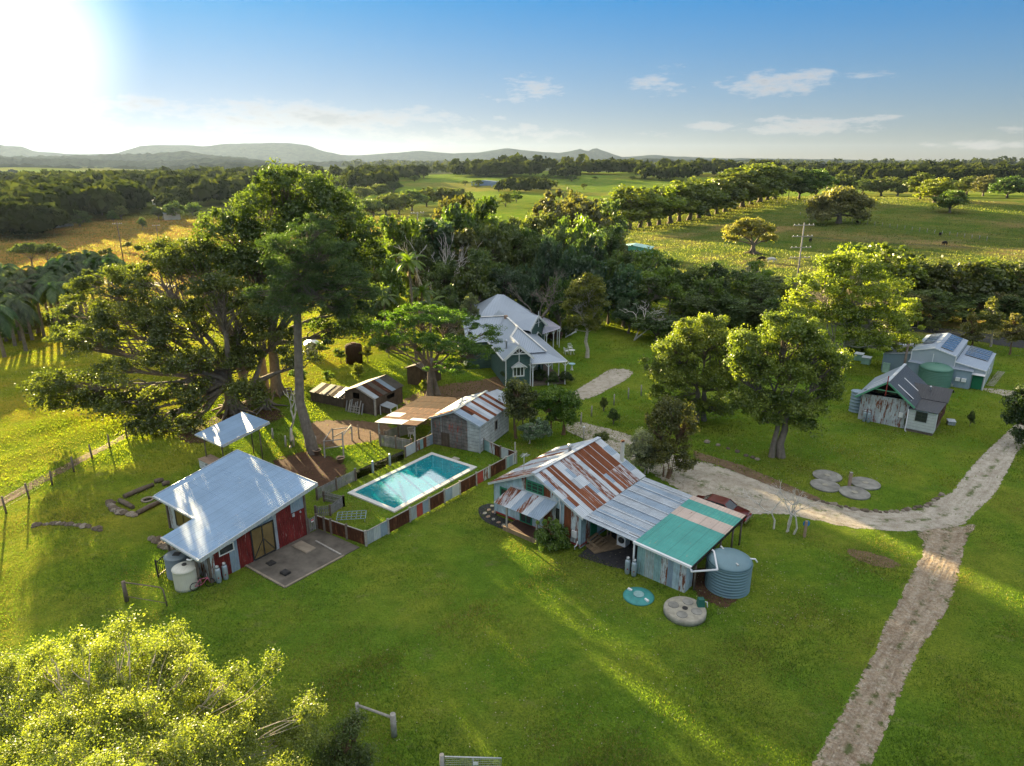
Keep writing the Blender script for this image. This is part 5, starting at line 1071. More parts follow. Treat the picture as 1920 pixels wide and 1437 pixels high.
# ---------------- the car behind the carport
def car(loc,rz):
    t=thing('parked_car','maroon vintage sedan parked behind the carport','car',loc,rz); s=.9
    secs=[(-2.15,.55,.32,.62),(-2.1,.74,.26,.74),(-1.4,.80,.22,.84),(-.9,.81,.22,.87),(.7,.81,.22,.86),(1.5,.79,.22,.80),(2.05,.74,.26,.72),(2.15,.6,.32,.6)]
    mb=MB(); n=8
    for x,w,z0,z1 in secs:
        ring=[(-w*.92,z0),(-w,z0+.12),(-w,z1-.2),(-w*.9,z1),(w*.9,z1),(w,z1-.2),(w,z0+.12),(w*.92,z0)]
        mb.v+=[(x*s,a*s,b*s) for a,b in ring]
    for i in range(len(secs)-1):
        for j in range(n): j2=(j+1)%n; mb.f.append((i*n+j,i*n+j2,(i+1)*n+j2,(i+1)*n+j)); mb.m.append(0); mb.s.append(j not in(0,7))
    mb.f.append(tuple(range(n))); mb.f.append(tuple((len(secs)-1)*n+j for j in range(n))[::-1]); mb.m+=[0,0]; mb.s+=[False,False]; mb.build('body',M['maroon'],t)
    lo=[(-1.45,-.70,.85),(1.05,-.70,.85),(1.05,.70,.85),(-1.45,.70,.85)]; hi=[(-.85,-.55,1.27),(.45,-.55,1.27),(.45,.55,1.27),(-.85,.55,1.27)]
    mb=MB(); mb.hexa([tuple(c*s for c in p) for p in lo+hi]); mb.build('windows',M['glass'],t)
    mb=MB(); mb.hexa([tuple(c*s for c in p) for p in [(-.9,-.58,1.26),(.5,-.58,1.26),(.5,.58,1.26),(-.9,.58,1.26),(-.75,-.48,1.34),(.35,-.48,1.34),(.35,.48,1.34),(-.75,.48,1.34)]])
    for x0,x1 in ((-1.44,-.86),(1.04,.46),(-.2,-.2)):
        for y in (-1,1): mb.bar((x0*s,y*.71*s,.85*s),(x1*s,y*.56*s,1.27*s),.06,.05)
    mb.build('roof',M['maroon'],t)
    for x in (-1.35,1.35):
        for y in (-.76,.76):
            mb=MB(); mb.tube([(x*s,(y-.09)*s,.3*s),(x*s,(y+.09)*s,.3*s)],.3*s,20); w=mb.build('wheel',M['tyre'],t)
            mb=MB(); mb.tube([(x*s,(y-.1)*s,.3*s),(x*s,(y+.1)*s,.3*s)],.16*s,14); mb.build('rim',M['chrome'],w)
    for x in (-1,1):
        mb=MB(); mb.bar((x*2.2*s,-.72*s,.42*s),(x*2.2*s,.72*s,.42*s),.12,.13); mb.build('bumper',M['chrome'],t)
        for y in (-.55,.55):
            mb=MB(); mb.box(((x*2.15-.03)*s,(y-.12)*s,.52*s),((x*2.15+.03)*s,(y+.12)*s,.64*s)); mb.build('headlight' if x<0 else 'tail_light',M['chrome'] if x<0 else mat('tail_red',(.4,.02,.01),.3),t)
    return t
rc_=Vector(at(1403,972)); dd_=Vector((math.cos(R(-38)),math.sin(R(-38)),0)); cpos=rc_-dd_*1.75+Vector((-.45,-.62,0)); car((cpos.x,cpos.y,.005),R(-38))

# ---------------- small things about the farm
t=thing('sign_post','timber post with a round blue disc by the driveway','post',at(1508,1007)); mb=MB(); mb.box((-.07,-.07,0),(.07,.07,1.15)); mb.build('shaft',M['terr'],t); mb=MB(); mb.tube([(.06,.085,.92),(.06,.105,.92)],.22,24); mb.build('disc',M['blue'],t)
t=thing('bird_bath','pale blue bird bath on the farmhouse lawn','bird bath',at(1072,694)); mb=MB(); mb.lathe([(.22,0),(.12,.1),(.09,.5),(.14,.62)],16); mb.build('pedestal',M['white'],t); mb=MB(); mb.lathe([(.14,.62),(.38,.70),(.40,.78),(.34,.78),(.1,.72)],20); mb.build('bowl',mat('sky_bowl',(.35,.55,.62),.5),t)
garden_chair('garden_chair','white garden chair farthest left on the farmhouse lawn',at(1062,664),1.9); garden_chair('garden_chair','white high-backed garden chair behind the small white table',at(1069,657),.3)
t=thing('garden_table','small white garden table between two white chairs','table',at(1072,665)); mb=MB(); mb.lathe([(.4,.55),(.42,.58),(.4,.6)],20); mb.build('top',M['white'],t)
for k_ in range(3): a=k_*2.1; mb=MB(); mb.bar((.3*math.cos(a),.3*math.sin(a),0),(.15*math.cos(a),.15*math.sin(a),.56),.05); mb.build('leg',M['white'],t)
for i,(u,v,lab) in enumerate(((595,853,'large terracotta pot at the foot of the pine'),(639,868,'wide terracotta pot beside the timber arbor'))):
    t=thing('plant_pot',lab,'pot',at(u,v)); mb=MB(); mb.lathe([(.2,0),(.33,.42),(.36,.42),(.36,.47),(.31,.47),(.29,.36),(.02,.34)],20); mb.build('pot',M['terr'],t); mb=MB(); mb.lathe([(.29,.37),(.02,.39)],16); mb.build('soil',M['dark'],t)
zz6=lambda x,y:(540+x/4.4905,560+y/4.4905)
t=thing('timber_arbor','rough timber arbor of poles and rails beside the pool garden','arbor',at(*zz6(310,1340))); o0=Vector(at(*zz6(310,1340)))
pts=[(310,1340,1.45,.05),(470,1350,2.3,.1),(380,1215,1.3,.0),(540,1200,1.35,0)]
W_=[Vector(at(*zz6(a,b)))-o0 for a,b,_,_ in pts]
for q,(a,b,h_,_) in zip(W_,pts): mb=MB(); mb.bar((q.x,q.y,0),(q.x+.05,q.y,h_),.1); mb.build('post',M['greypost'],t)
def pr(i,f): return W_[i]+Vector((0,0,f*pts[i][2]))
for i,f,j,g_ in ((0,1,1,.75),(0,.55,1,.5),(2,.95,3,.95),(0,1,2,1.),(1,.85,3,1.1),(2,.4,3,.9)): mb=MB(); mb.tube([pr(i,f),pr(j,g_)],.045,6); mb.build('rail',M['greypost'],t)
# stone and log edged fire pit left of the red shed
t=thing('tyre_ring','pale ring of a fire pit on the grass left of the red shed','fire pit',at(277,938)); mb=MB(); mb.lathe([(.42,0),(.44,.09),(.36,.11),(.30,.09),(.30,.0)],24); mb.build('rim',M['kerb'],t); mb=MB(); mb.lathe([(.3,.02),(.02,.03)],20); mb.build('ash',M['dark'],t)
logs=[((233,935),(288,912)),((225,942),(250,955)),((258,966),(305,942)),((290,907),(307,903)),((305,912),(318,908))]
for i,(a,b_) in enumerate(logs):
    p,q=Vector(at(*a)),Vector(at(*b_)); o=MB(); q=q-p; o.tube([(0,0,.16),tuple(q*.5+Vector((0,0,.18))),tuple(q+Vector((0,0,.15)))],[.17,.18,.15],7); ob_=o.build('log',M['rock']); setat(ob_,tuple(p)); tag(ob_,['long dark log along the far side of the fire pit','short pale log at the near left of the fire pit','log along the near side of the fire pit by the shed','short thick log behind the fire pit','small block of log against the shed side of the fire pit'][i],'log')
def rocks(name,label,pts,n,r,grp,seed):
    rg=random.Random(seed)
    for i in range(n):
        f=i/(max(1,n-1))*(len(pts)-1); k_=min(int(f),len(pts)-2); a,b_=pts[k_],pts[k_+1]; t_=f-k_
        p=at(a[0]+(b_[0]-a[0])*t_+rg.uniform(-2,2),a[1]+(b_[1]-a[1])*t_+rg.uniform(-1.5,1.5)); mb=MB(); rr_=r*rg.uniform(.6,1.3)
        mb.lathe([(rr_*.9,0),(rr_*1.0,rr_*.3),(rr_*.75,rr_*.7),(rr_*.2,rr_*.85)],7,sm=False); mb.v=[(x*rg.uniform(.8,1.2),y*rg.uniform(.8,1.2),z*rg.uniform(.8,1.2)) for x,y,z in mb.v]
        o=mb.build(name,M['rock'] if rg.random()<.6 else M['kerb']); setat(o,(p[0],p[1],p[2]-.02),rg.random()*6); tag(o,label,'rock',grp)
rocks('rock','brown rock heaped at the corner of the fire pit edging',[(207,942),(212,955),(228,962),(252,968)],16,.26,'rocks round the fire pit',1)
rocks('rock','dark rock in the low wall on the left paddock grass',[(60,988),(95,982),(130,985),(165,988),(190,995)],20,.22,'rocks in the low wall on the paddock side',2)
rocks('rock','rock bordering the inner curve of the gravel driveway',[(1530,938),(1575,950),(1625,960),(1690,960),(1738,948),(1765,928)],34,.19,'rocks bordering the driveway curve',3)
rocks('rock','rock in the retaining edge by the low side of the red shed',[(285,1012),(305,1022),(325,1030)],10,.3,'rocks beside the red shed tanks',4)
rocks('rock','rock set in the grass under the big camphor tree',[(1325,829),(1365,842),(1400,855),(1420,862)],7,.25,'rocks in the grass under the camphor tree',5)
# farm fences
def wire_fence(name,label,pts,h,wires,post='post',r=.075,lean=0):
    o=thing(name,label,'fence',pts[0]); b0_=Vector(pts[0]); Q=[Vector(p)-b0_ for p in pts]; rg=random.Random(len(pts))
    for q in Q: mb=MB(); mb.tube([(q.x,q.y,q.z-.05),(q.x+rg.uniform(-.05,.05),q.y,q.z+h*rg.uniform(.92,1.08))],[r,r*.85],7); mb.build('post',M[post],o)
    for wz in wires:
        mb=MB()
        for p,q in zip(Q,Q[1:]): mb.tube([p+Vector((0,0,h*wz)),q+Vector((0,0,h*wz))],.004,3,cap=False)
        mb.build('wire',M['dkmetal'],o)
    return o
wire_fence('paddock_fence','dark post and wire fence along the left paddock',[at(-25,982),at(12,963),at(55,936),at(98,910),at(139,885),at(173,860),at(206,840),at(238,822),at(262,808)],1.25,(.35,.65,.92))
wire_fence('paddock_fence','grey post and wire fence on the lawn below the farmhouse',[at(1089,796),at(1109,781),at(1132,771),at(1151,760),at(1178,748),at(1202,742)],1.1,(.5,.9),'greypost')
wire_fence('paddock_fence','post fence half hidden behind the yellow tree',[at(5,1262),at(85,1268),at(280,1285)],1.3,(.4,.9))
wire_fence('paddock_fence','distant pale post fence across the right hill',[at(1500+i*14,404+i*1.9) for i in range(26)],1.2,(.9,),'greypost',.1)
wire_fence('paddock_fence','thin fence along the crest of the right hill',[at(1440+i*17,381-i*.15) for i in range(10)],1.2,(.9,),'greypost',.1)
wire_fence('garden_fence','netting fence of rough posts round the vegetable garden',[at(*zz6(700,1225)),at(*zz6(785,1225)),at(*zz6(600,1180)),at(*zz6(540,1195))],1.3,(.3,.6,.9),'post',.06)
wire_fence('garden_fence','short thick posts standing between the white trunked tree and the pine',[at(512,823),at(536,838),at(551,838),at(575,842),at(592,838)],.95,(.7,),'greypost',.09)
t=thing('pipe_gate','bent pipe gate frame by the left fence post','gate',at(238,1127),0); q=Vector(at(314,1140))-Vector(at(238,1127)); mb=MB(); mb.tube([(0,0,0),(0,0,1.25)],[.12,.1],8); mb.build('post',M['post'],t); mb=MB(); mb.tube([(0,0,1.2),q*.9+Vector((0,0,1.25)),q*.97+Vector((0,0,1.15)),q+Vector((0,0,.1))],.035,6); mb.tube([(0,0,.3),q*.98+Vector((0,0,.3))],.02,6); mb.build('pipe_frame',M['post'],t)
t=thing('metal_gate','dark vertical bar gate beside the round tanks','gate',at(297,1083)); q=Vector(at(322,1062))-Vector(at(297,1083)); mb=MB()
for k_ in range(9): p=q*(k_/8); mb.bar(p,p+Vector((0,0,1.0)),.03)
for z_ in (.1,1.0): mb.bar(Vector((0,0,z_)),q+Vector((0,0,z_)),.04)
mb.build('bar_panel',M['dkmetal'],t); mb=MB(); mb.bar((0,0,0),(0,0,1.15),.08); mb.build('post',M['dkmetal'],t)
t=thing('log_rail','mossy log rail on two posts at the near edge of the lawn','rail',at(672,1352)); q=Vector(at(739,1380))-Vector(at(672,1352)); mb=MB(); mb.tube([(0,0,0),(0,0,.95)],[.09,.08],8); mb.build('post',M['greypost'],t); mb=MB(); mb.tube([q,q+Vector((0,0,1.15))],[.13,.12],9); mb.build('post',M['greypost'],t); mb=MB(); mb.tube([(0,0,.85),q*.5+Vector((0,0,.9)),q+Vector((0,0,.95))],.06,7); mb.build('rail',M['greypost'],t)
t=thing('farm_gate','galvanised mesh farm gate at the bottom edge of the lawn','gate',at(836,1466)); q=Vector(at(940,1469))-Vector(at(836,1466)); h_=1.25; mb=MB(); mb.tube([(0,0,.1),(0,0,h_),q+Vector((0,0,h_)),q+Vector((0,0,.1)),(0,0,.1)],.028,8); mb.tube([q*.5+Vector((0,0,.1)),q*.5+Vector((0,0,h_))],.02,6); mb.build('pipe_frame',M['steel'],t); mb=MB()
for k_ in range(1,12): z_=.1+(h_-.1)*k_/12; mb.bar(Vector((0,0,z_)),q+Vector((0,0,z_)),.008)
for k_ in range(1,30): p=q*(k_/30); mb.bar(p+Vector((0,0,.1)),p+Vector((0,0,h_)),.006)
mb.build('mesh',M['steel'],t); mb=MB(); p=q*.5; mb.box((p.x-.0,p.y-.05,h_-.32),(p.x+.2,p.y-.04,h_-.18)); mb.build('plate',M['white'],t); mb=MB(); mb.tube([(-.12,0,0),(-.12,0,1.35)],[.1,.09],8); mb.build('post',M['greypost'],t)
wire_fence('paddock_fence','lone dark post by the yellow tree edge',[at(574,1345),at(576,1352)],1.0,(),'post')
# power poles
def pole(label,base,h,arms,al=1.6,az=0,m='greypost'):
    t=thing('power_pole',label,'power pole',base,az); mb=MB(); mb.tube([(0,0,0),(0,0,h)],[.17,.11],9); mb.build('shaft',M[m],t)
    for z in arms: mb=MB(); mb.bar((-al,0,z),(al,0,z),.1,.14); a_=mb.build('crossarm',M['greypost'],t); mb=MB(); [mb.lathe([(.05,0),(.07,.08),(.03,.16)],8,(x,0,z+.07)) for x in (-al*.9,-al*.5,al*.5,al*.9)]; mb.build('insulator',M['white'],a_)
    return t
bp=atY(1484,590,118); hp=atY(1503,418,118)[2]-gzf(bp[0]+.4,118)
pp=pole('tall pale power pole with stacked crossarms beyond the bright gum tree',(bp[0]+.2,118,gzf(bp[0],118)),hp,(hp*.97,hp*.83,hp*.69,hp*.56,hp*.12),1.9,.15)
p2=pole('dark power pole near the grey shed',(*at(1689,722)[:2],0),4.6,(4.4,),.7,.3,'post')
p3=pole('distant pale pole at the end of the windbreak',at(1478,374),11,(10.6,),1.2,.3,'greypost')
p4=pole('power pole rising from the trees left of the bare branches',(*atY(786,480,120)[:2],gzf(atY(786,480,120)[0],120)),15,(14.8,12.4,9.8),1.3,.6,'greypost')
p5=pole('leaning power pole on the golden field',at(232,492),11,(10.5,),1.2,.4,'post'); p6=pole('short power pole beside the golden field tree line',at(300,470),8,(7.7,),1.1,.4,'post')
def wires(name,label,a,b_,n=3,sag=1.2,off=.8):
    mb=MB(); a=Vector(a); b_=Vector(b_); d=(b_-a); s_=Vector((-d.y,d.x,0)).normalized()*off
    for k_ in range(n):
        o=s_*(k_-(n-1)/2); pts=[(a+o).lerp(b_+o,i/12)-Vector((0,0,sag*4*(i/12)*(1-i/12))) for i in range(13)]; mb.tube(pts,.013,3,cap=False)
    o=mb.build(name,M['dkmetal']); return tag(o,label,'power line')
wires('power_line','power lines running from the tall pole to the right over the trees',(bp[0],118,hp*.83),(120,100,11),3)
wires('power_line','power lines from the dark pole toward the road',(*at(1689,722)[:2],4.4),(95,88,7.5),2,.6,.5)
wires('power_line','power lines crossing the golden field on the left',tuple(Vector(at(232,492))+Vector((0,0,10.3))),tuple(Vector(at(300,470))+Vector((0,0,7.6))),2)
# far sheds and houses
def farshed(name,label,c,w,d,h,rz,wall,roof,door=True):
    t=thing(name,label,'shed',c,rz); mb=MB(); mb.box((-w/2,-d/2,0),(w/2,d/2,h)); mb.build('wall',wall,t); mb=MB(); o_=.2
    mb.slab((w/2+o_,-d/2-o_,h+.03),(w/2+o_,d/2+o_,h+.03),(0,d/2+o_,h+h*.28),(0,-d/2-o_,h+h*.28),.06); mb.slab((-w/2-o_,d/2+o_,h+.03),(-w/2-o_,-d/2-o_,h+.03),(0,-d/2-o_,h+h*.28),(0,d/2+o_,h+h*.28),.06); mb.build('roof',roof,t)
    mb=MB(); tri(mb,(-w/2,-d/2-.01,h),(w/2,-d/2-.01,h),(0,-d/2-.01,h*1.26),t=.05); mb.build('gable',wall,t)
    if door: mb=MB(); mb.box((w*.05,-d/2-.05,0),(w*.4,-d/2-.01,h*.8)); mb.box((-w*.4,-d/2-.05,h*.3),(-w*.1,-d/2-.01,h*.75)); mb.build('door',M['zincpale'],t)
    return t
mint=mat('mint_cladding',(.12,.42,.36),.5,kind='corr'); mintr=mat('mint_roof',(.30,.52,.48),.5,.1)
farshed('machinery_shed','mint green steel shed at the foot of the hill',atY(1190,438,175)[:2]+(gzf(atY(1190,438,175)[0],175),),9.,5.5,2.6,R(-20),mint,mintr)
bw=mat('far_blue_wall',(.18,.26,.4),.6); wr_=M['white']
for i,(u,v,w,d,lab) in enumerate(((908,348,26,9,'long blue roofed farm building at the left of the distant group'),(934,350,14,9,'dark blue farm building in the distant group'),(962,347,15,10,'white gabled house in the distant farm group'),(982,352,26,8,'long pale shed in front of the white distant house'),(1008,354,22,8,'low grey shed at the right end of the distant farm group'))):
    p=at(u,v); o=farshed('farm_building',lab,p,w,d,4.2,R(-8+i*5),[bw,bw,wr_,M['shedwall'],M['shedblue']][i],[M['zincblue'],M['zincblue'],M['zincpale'],M['white'],M['zincpale']][i],False)
for i,(u,v,lab) in enumerate(((118,376,'pale roofed house at the left among the valley trees'),(152,376,'white roofed house among the valley trees'),(294,377,'white house at the edge of the valley clearing'),(308,384,'pale house in front of the valley clearing'),(107,426,'white shed under the trees beyond the golden field'),(18,424,'pale shed at the far left tree edge'),(322,411,'small blue shed on the valley field'),(1204,329,'tiny pale house by the far green slope'),(1575,312,'tiny pale house on the distant plain'))):
    farshed('farm_building',lab,at(u,v),11,7,2.8,R(20*i),M['cream'],[M['lightroof'],M['zincpale'],M['zincblue']][i%3],False)
# old tank and outbuildings in the left garden
zt6=at(*zz6(560,540)); t=thing('rusty_tank','tall rusty iron tank standing in the sunlit garden','water tank',zt6); mb=MB(); mb.lathe([(1.0,0),(1.0,2.1),(.9,2.25),(.5,2.4)],20); mb.build('body',M['leafroof_shade'],t); mb=MB(); mb.lathe([(.3,2.4),(.3,2.5)],12); mb.build('lid',M['rustC'],t)
t=farshed('garden_shed','small white-roofed shed in the sunlit garden behind the pine',at(*zz6(205,490)),1.4,1.6,1.7,.3,M['greyboard'],M['white'],False)
t=farshed('garden_shed','old grey shed glimpsed under the poinciana',at(*zz6(1150,700)),2.4,3,1.8,-.5,M['oldplank'],M['roofold'],False)
# white picket behind the rear veranda
panel_fence('picket_fence','white picket fence by the rear veranda',[at(1061,633),at(1070,629),at(1080,624)],1.1,[['white'],['white']],'white')
# cattle in the far paddock
def cow(label,base,rz,col,s=1.):
    t=thing('cow',label,'cow',base,rz); m=mat('hide_'+col,dict(black=(.018,.016,.015),white=(.62,.6,.56),brown=(.10,.05,.03))[col],.8,0,.2,.2,2.)
    me=bpy.data.meshes.new('body'); J=[(-.75,0,1.05,.30),(-.3,0,1.0,.40),(.3,0,.98,.42),(.75,0,1.05,.36),(1.05,0,.95,.2),(1.3,0,.65,.17),(1.5,0,.42,.12),
      (-.7,.2,.85,.16),(-.62,.22,.5,.09),(-.72,.22,.08,.07),(-.7,-.2,.85,.16),(-.62,-.22,.5,.09),(-.72,-.22,.08,.07),(.68,.2,.75,.15),(.7,.22,.42,.08),(.68,.22,.08,.07),(.68,-.2,.75,.15),(.7,-.22,.42,.08),(.68,-.22,.08,.07),(-1.05,0,1.1,.05),(-1.15,0,.6,.04)]
    E_=[(0,1),(1,2),(2,3),(3,4),(4,5),(5,6),(0,7),(7,8),(8,9),(0,10),(10,11),(11,12),(3,13),(13,14),(14,15),(3,16),(16,17),(17,18),(0,19),(19,20)]
    me.from_pydata([(a*s,b*s,c*s) for a,b,c,_ in J],E_,[]); me.materials.append(m); o=bpy.data.objects.new('body',me); C.objects.link(o); o.parent=t
    md=o.modifiers.new('skin','SKIN')
    for i,j in enumerate(J): me.skin_vertices[0].data[i].radius=(j[3]*s,j[3]*s)
    me.skin_vertices[0].data[0].use_root=True; o.modifiers.new('sub','SUBSURF').render_levels=1
    mb=MB(); [mb.bar((1.2*s,d*.1*s,.8*s),(1.18*s,d*.28*s,.84*s),.05) for d in (-1,1)]; mb.build('ear',m,t)
    return t
cow('black cow grazing below the twisted fig',at(1428,491),R(200),'black'); cow('white cow beside the black one',at(1445,493),R(10),'white'); cow('black cow on the open right hill',at(1770,461),R(30),'black'); cow('black cow under the big spreading fig',at(1607,421),R(80),'black'); cow('small dark cow high on the right hill',at(1762,444),R(60),'black'); cow('black cow behind the tall power pole',at(1519,455),R(60),'black')
t=thing('bicycle','small pink bicycle leaning by the cream tank','bicycle',rl(8.55,.1),ra+1.2); 
for x in (-.4,.4): mb=MB(); mb.tube([(x+.25*math.cos(a),0,.26+.25*math.sin(a)) for a in np.linspace(0,2*PI,15)],.022,5); mb.build('wheel',M['tyre'],t)
mb=MB(); [mb.tube([p,q],.02,5) for p,q in (((-.4,0,.26),(-.1,0,.62)),((-.1,0,.62),(.3,0,.62)),((.3,0,.62),(.4,0,.26)),((-.4,0,.26),(0,0,.28)),((0,0,.28),(.3,0,.6)),((-.1,0,.7),(0,0,.28)),((.3,0,.62),(.28,0,.8)))]; mb.build('frame',mat('pink_paint',(.6,.15,.25),.4),t)
mb=MB(); mb.box((-.22,-.06,.7),(.0,.06,.75)); mb.build('saddle',M['dkmetal'],t); mb=MB(); mb.bar((.28,-.2,.8),(.28,.2,.8),.03); mb.build('handlebar',M['steel'],t)
t=thing('garden_lamp','slim white bollard lamp behind the cottage','lamp',at(1094,828)); mb=MB(); mb.tube([(0,0,0),(0,0,1.3)],.05,8); mb.build('shaft',M['greypost'],t); mb=MB(); mb.lathe([(.1,1.3),(.12,1.36),(.03,1.44)],12); mb.build('cap',M['white'],t)
t=thing('marker_post','thin pale post beside the pool fence corner','post',at(*zz2(1730,688+95))); mb=MB(); mb.tube([(0,0,0),(0,0,1.6)],.05,8); mb.build('shaft',M['greypost'],t)
# ================================================================== TREES
LB_=1.45
def norm(a): return a/np.maximum(1e-9,np.linalg.norm(a,axis=-1,keepdims=True))
def leaf_arrays(rg,cent,rad,per,size,flat=.75,wid=.34,pw=2.2,up=.35,cup=0.):
    n=len(cent)*per; ci=np.repeat(np.arange(len(cent)),per)
    d=norm(rg.normal(size=(n,3))); r=rad[ci]*rg.random(n)**(1/pw)
    # ragged clumps: stretch every clump its own way
    st=rg.uniform(.65,1.35,(len(cent),3))[ci]
    pos=cent[ci]+d*r[:,None]*np.array([1,1,flat])*st
    nr=norm(d*.55+rg.normal(size=(n,3))*.75+np.array([0,0,up]))
    t=norm(np.cross(nr,rg.normal(size=(n,3)))); b=np.cross(nr,t); L=(size*rg.uniform(.55,1.35,n))[:,None]
    V=np.stack([pos-t*L*.5,pos+b*L*wid,pos+t*L*.5,pos-b*L*wid],1).reshape(-1,3)
    F=np.arange(n*4).reshape(-1,4)
    cv=rg.random(len(cent))[ci]*.55+rg.random(n)*.45
    return V,F,np.repeat(cv,4)
def sample_lobes(rg,lobes,n,shell=.45):
    w=np.array([l[3]*l[4]*l[5] for l in lobes])**.66; w/=w.sum(); k=rg.choice(len(lobes),n,p=w); Lb=np.array([l[:6] for l in lobes])[k]
    d=norm(rg.normal(size=(n,3))); d[:,2]=np.where(d[:,2]<-.35,-d[:,2]*.6,d[:,2]); d=norm(d)
    r=(shell+(1-shell)*rg.random(n)**.6)*np.where(rg.random(n)<.2,rg.uniform(1.05,1.3,n),1.)
    return Lb[:,:3]+d*r[:,None]*Lb[:,3:6],k
def crooked(rg,a,b,n,amp):
    a,b=np.array(a,float),np.array(b,float); P=[a+(b-a)*i/n for i in range(n+1)]; l=np.linalg.norm(b-a)
    for i in range(1,n): P[i]=P[i]+rg.normal(size=3)*amp*l*.5
    return [tuple(p) for p in P]
def build_tree(name,label,base,lobes,nclump,per,leaf,cr,bark='grey',r0=.4,fork=.35,col=(.07,.11,.02),seed=1,stems=((0,0),),flat=.75,cat='tree',group=None,twig=.03,shell=.45,wid=.34,lm=None,root=False,pw=1.5,twigs=1.):
    "lobes relative to the base: (x,y,z,rx,ry,rz)"
    rg=np.random.RandomState(seed); t=thing(name,label,cat,base,0,group)
    cent,k=sample_lobes(rg,lobes,nclump,shell); cent[:,2]=np.maximum(cent[:,2],cr*.5)
    rad=cr*rg.uniform(.4,1.5,nclump)
    V,F,v=leaf_arrays(rg,cent,rad,per,leaf,flat,wid,pw); V[:,2]=np.maximum(V[:,2],.03)
    cb=np_mesh('crown',V,F,lm or LEAF,v,parent=t); cb.color=(*[min(.4,c*LB_) for c in col],1)
    mb=MB(); top=max(l[2] for l in lobes); fz=top*fork; sp=[]
    for i,(sx,sy) in enumerate(stems):
        rr=r0*(1 if i==0 else .72); f=(sx*.7+rg.normal()*.1,sy*.7+rg.normal()*.1,fz*rg.uniform(.85,1.1))
        P=crooked(rg,(sx,sy,-.1),f,3,.06); mb.tube(P,[rr*1.35,rr,rr*.88,rr*.75],9,cap=False); sp.append(f)
        if root:
            for q in range(9):
                a=q*.7+rg.random()*.4; e=rr*rg.uniform(2.5,4.6); mb.tube([(sx+math.cos(a)*rr*.5,sy+math.sin(a)*rr*.5,rr*rg.uniform(1.5,3)),(sx+math.cos(a)*rr*1.4,sy+math.sin(a)*rr*1.4,rr*.7),(sx+math.cos(a+.2)*e,sy+math.sin(a+.2)*e,.0)],[rr*.4,rr*.3,rr*.1],5,cap=False)
    hub=[]
    for l in lobes:
        j=int(np.argmin([np.hypot(l[0]-s[0],l[1]-s[1]) for s in sp])); s=sp[j]
        c=(l[0],l[1],l[2]-l[5]*.25); mid=(s[0]+(c[0]-s[0])*.5,s[1]+(c[1]-s[1])*.5,s[2]+(c[2]-s[2])*.62)
        P=crooked(rg,s,mid,2,.12)+crooked(rg,mid,c,2,.14)[1:]; q=r0*.5*min(1,max(.3,l[3]/2.6)); mb.tube(P,[q*1.1,q*.85,q*.65,q*.45,q*.22],6,cap=False); hub.append((mid,c))
    for i in range(nclump):
        if rg.random()>twigs: continue
        m_,c=hub[k[i]]; s=np.array(m_)+(np.array(c)-np.array(m_))*rg.random(); P=crooked(rg,s,cent[i],3,.13); mb.tube(P,[twig*1.7,twig*1.2,twig*.8,twig*.35],4,cap=False)
    mb.build('trunk',BARK[bark],t); return t
def px_lobes(base,L,Y=None):
    "lobes measured in the photo at the tree's own distance, turned into metres"
    out=[]; X0,Y0,Z0=base
    for l in L:
        u,v,ru,rv=l[:4]; dd=l[4] if len(l)>4 else 0.; YY=Y0+dd; a,y,d=ray(u,v); s=YY/y
        rx=ru*s/FPX; out.append((a*s-X0,dd,CAMZ+d*s-Z0,rx,max(rx*.8,.5),rv*s/FPX))
    return out
# --- giant fig
b=at(437,772); LF=[(150,585,55,38,2),(215,545,80,45,4),(300,520,80,50,3),(380,500,80,50,5),(180,640,70,35,-1),(265,625,80,45,0),(350,600,80,55,1),(440,600,75,60,2),(230,690,60,24,-3),(330,680,70,35,-2),(430,680,70,40,0),(500,640,60,60,3),(115,728,60,34,-4),(90,765,28,14,-4),(285,790,55,26,-5),(305,825,44,40,-6),(255,775,50,20,-5),(340,800,44,30,-5),(225,715,35,14,-5),(360,735,50,22,-3),(240,850,18,10,-7),(500,560,60,60,6),(60,745,22,18,-4),(150,745,60,26,-3),(200,760,50,22,-4),(260,755,60,26,-4),(330,770,50,24,-5),(130,640,50,30,1),(250,590,70,40,1),(420,560,70,50,-2),(330,480,60,40,8),(400,470,60,40,8),(460,740,60,30,-3),(560,680,50,30,1)]
build_tree('giant_fig','enormous spreading fig with pale twisted limbs and buttress roots',b,px_lobes(b,LF),680,190,.23,1.0,'grey',.62,.22,(.068,.088,.018),3,((0,0),(3.0,1.0),(1.2,2.0)),.62,'tree',None,.05,.35,root=True)
b=at(520,740); LB=[(545,352,70,34,0),(500,395,70,45,1),(600,400,75,45,0),(440,440,60,50,0),(540,450,80,55,-1),(650,440,60,60,1),(480,500,70,55,0),(610,500,80,60,0),(690,500,35,60,2),(560,560,90,50,1),(660,560,50,50,2),(400,500,50,50,1),(640,620,60,35,1)]
build_tree('fig_tree','tall dark leafy tree rising highest behind the giant fig',b,px_lobes(b,LB),430,190,.27,1.2,'grey',.55,.3,(.060,.092,.018),8,((0,0),(-1.5,.6)),.7,'tree',None,.05,.4,root=True)
# --- tall pine with bare trunk
b=at(589,850); LP=[(540,585,55,30,-1),(600,560,70,34,0),(560,520,80,40,0),(640,530,60,40,1),(600,480,70,35,0),(540,465,55,30,0),(655,590,45,28,1),(590,430,50,25,0),(500,550,40,25,1),(690,555,30,25,1)]
pine=build_tree('pine_tree','tall pine with straight bare grey trunk beside the red shed',b,px_lobes(b,LP),300,230,.26,.75,'grey',.36,.8,(.045,.080,.022),5,((0,0),),.55,'tree',None,.03,.3,wid=.07)
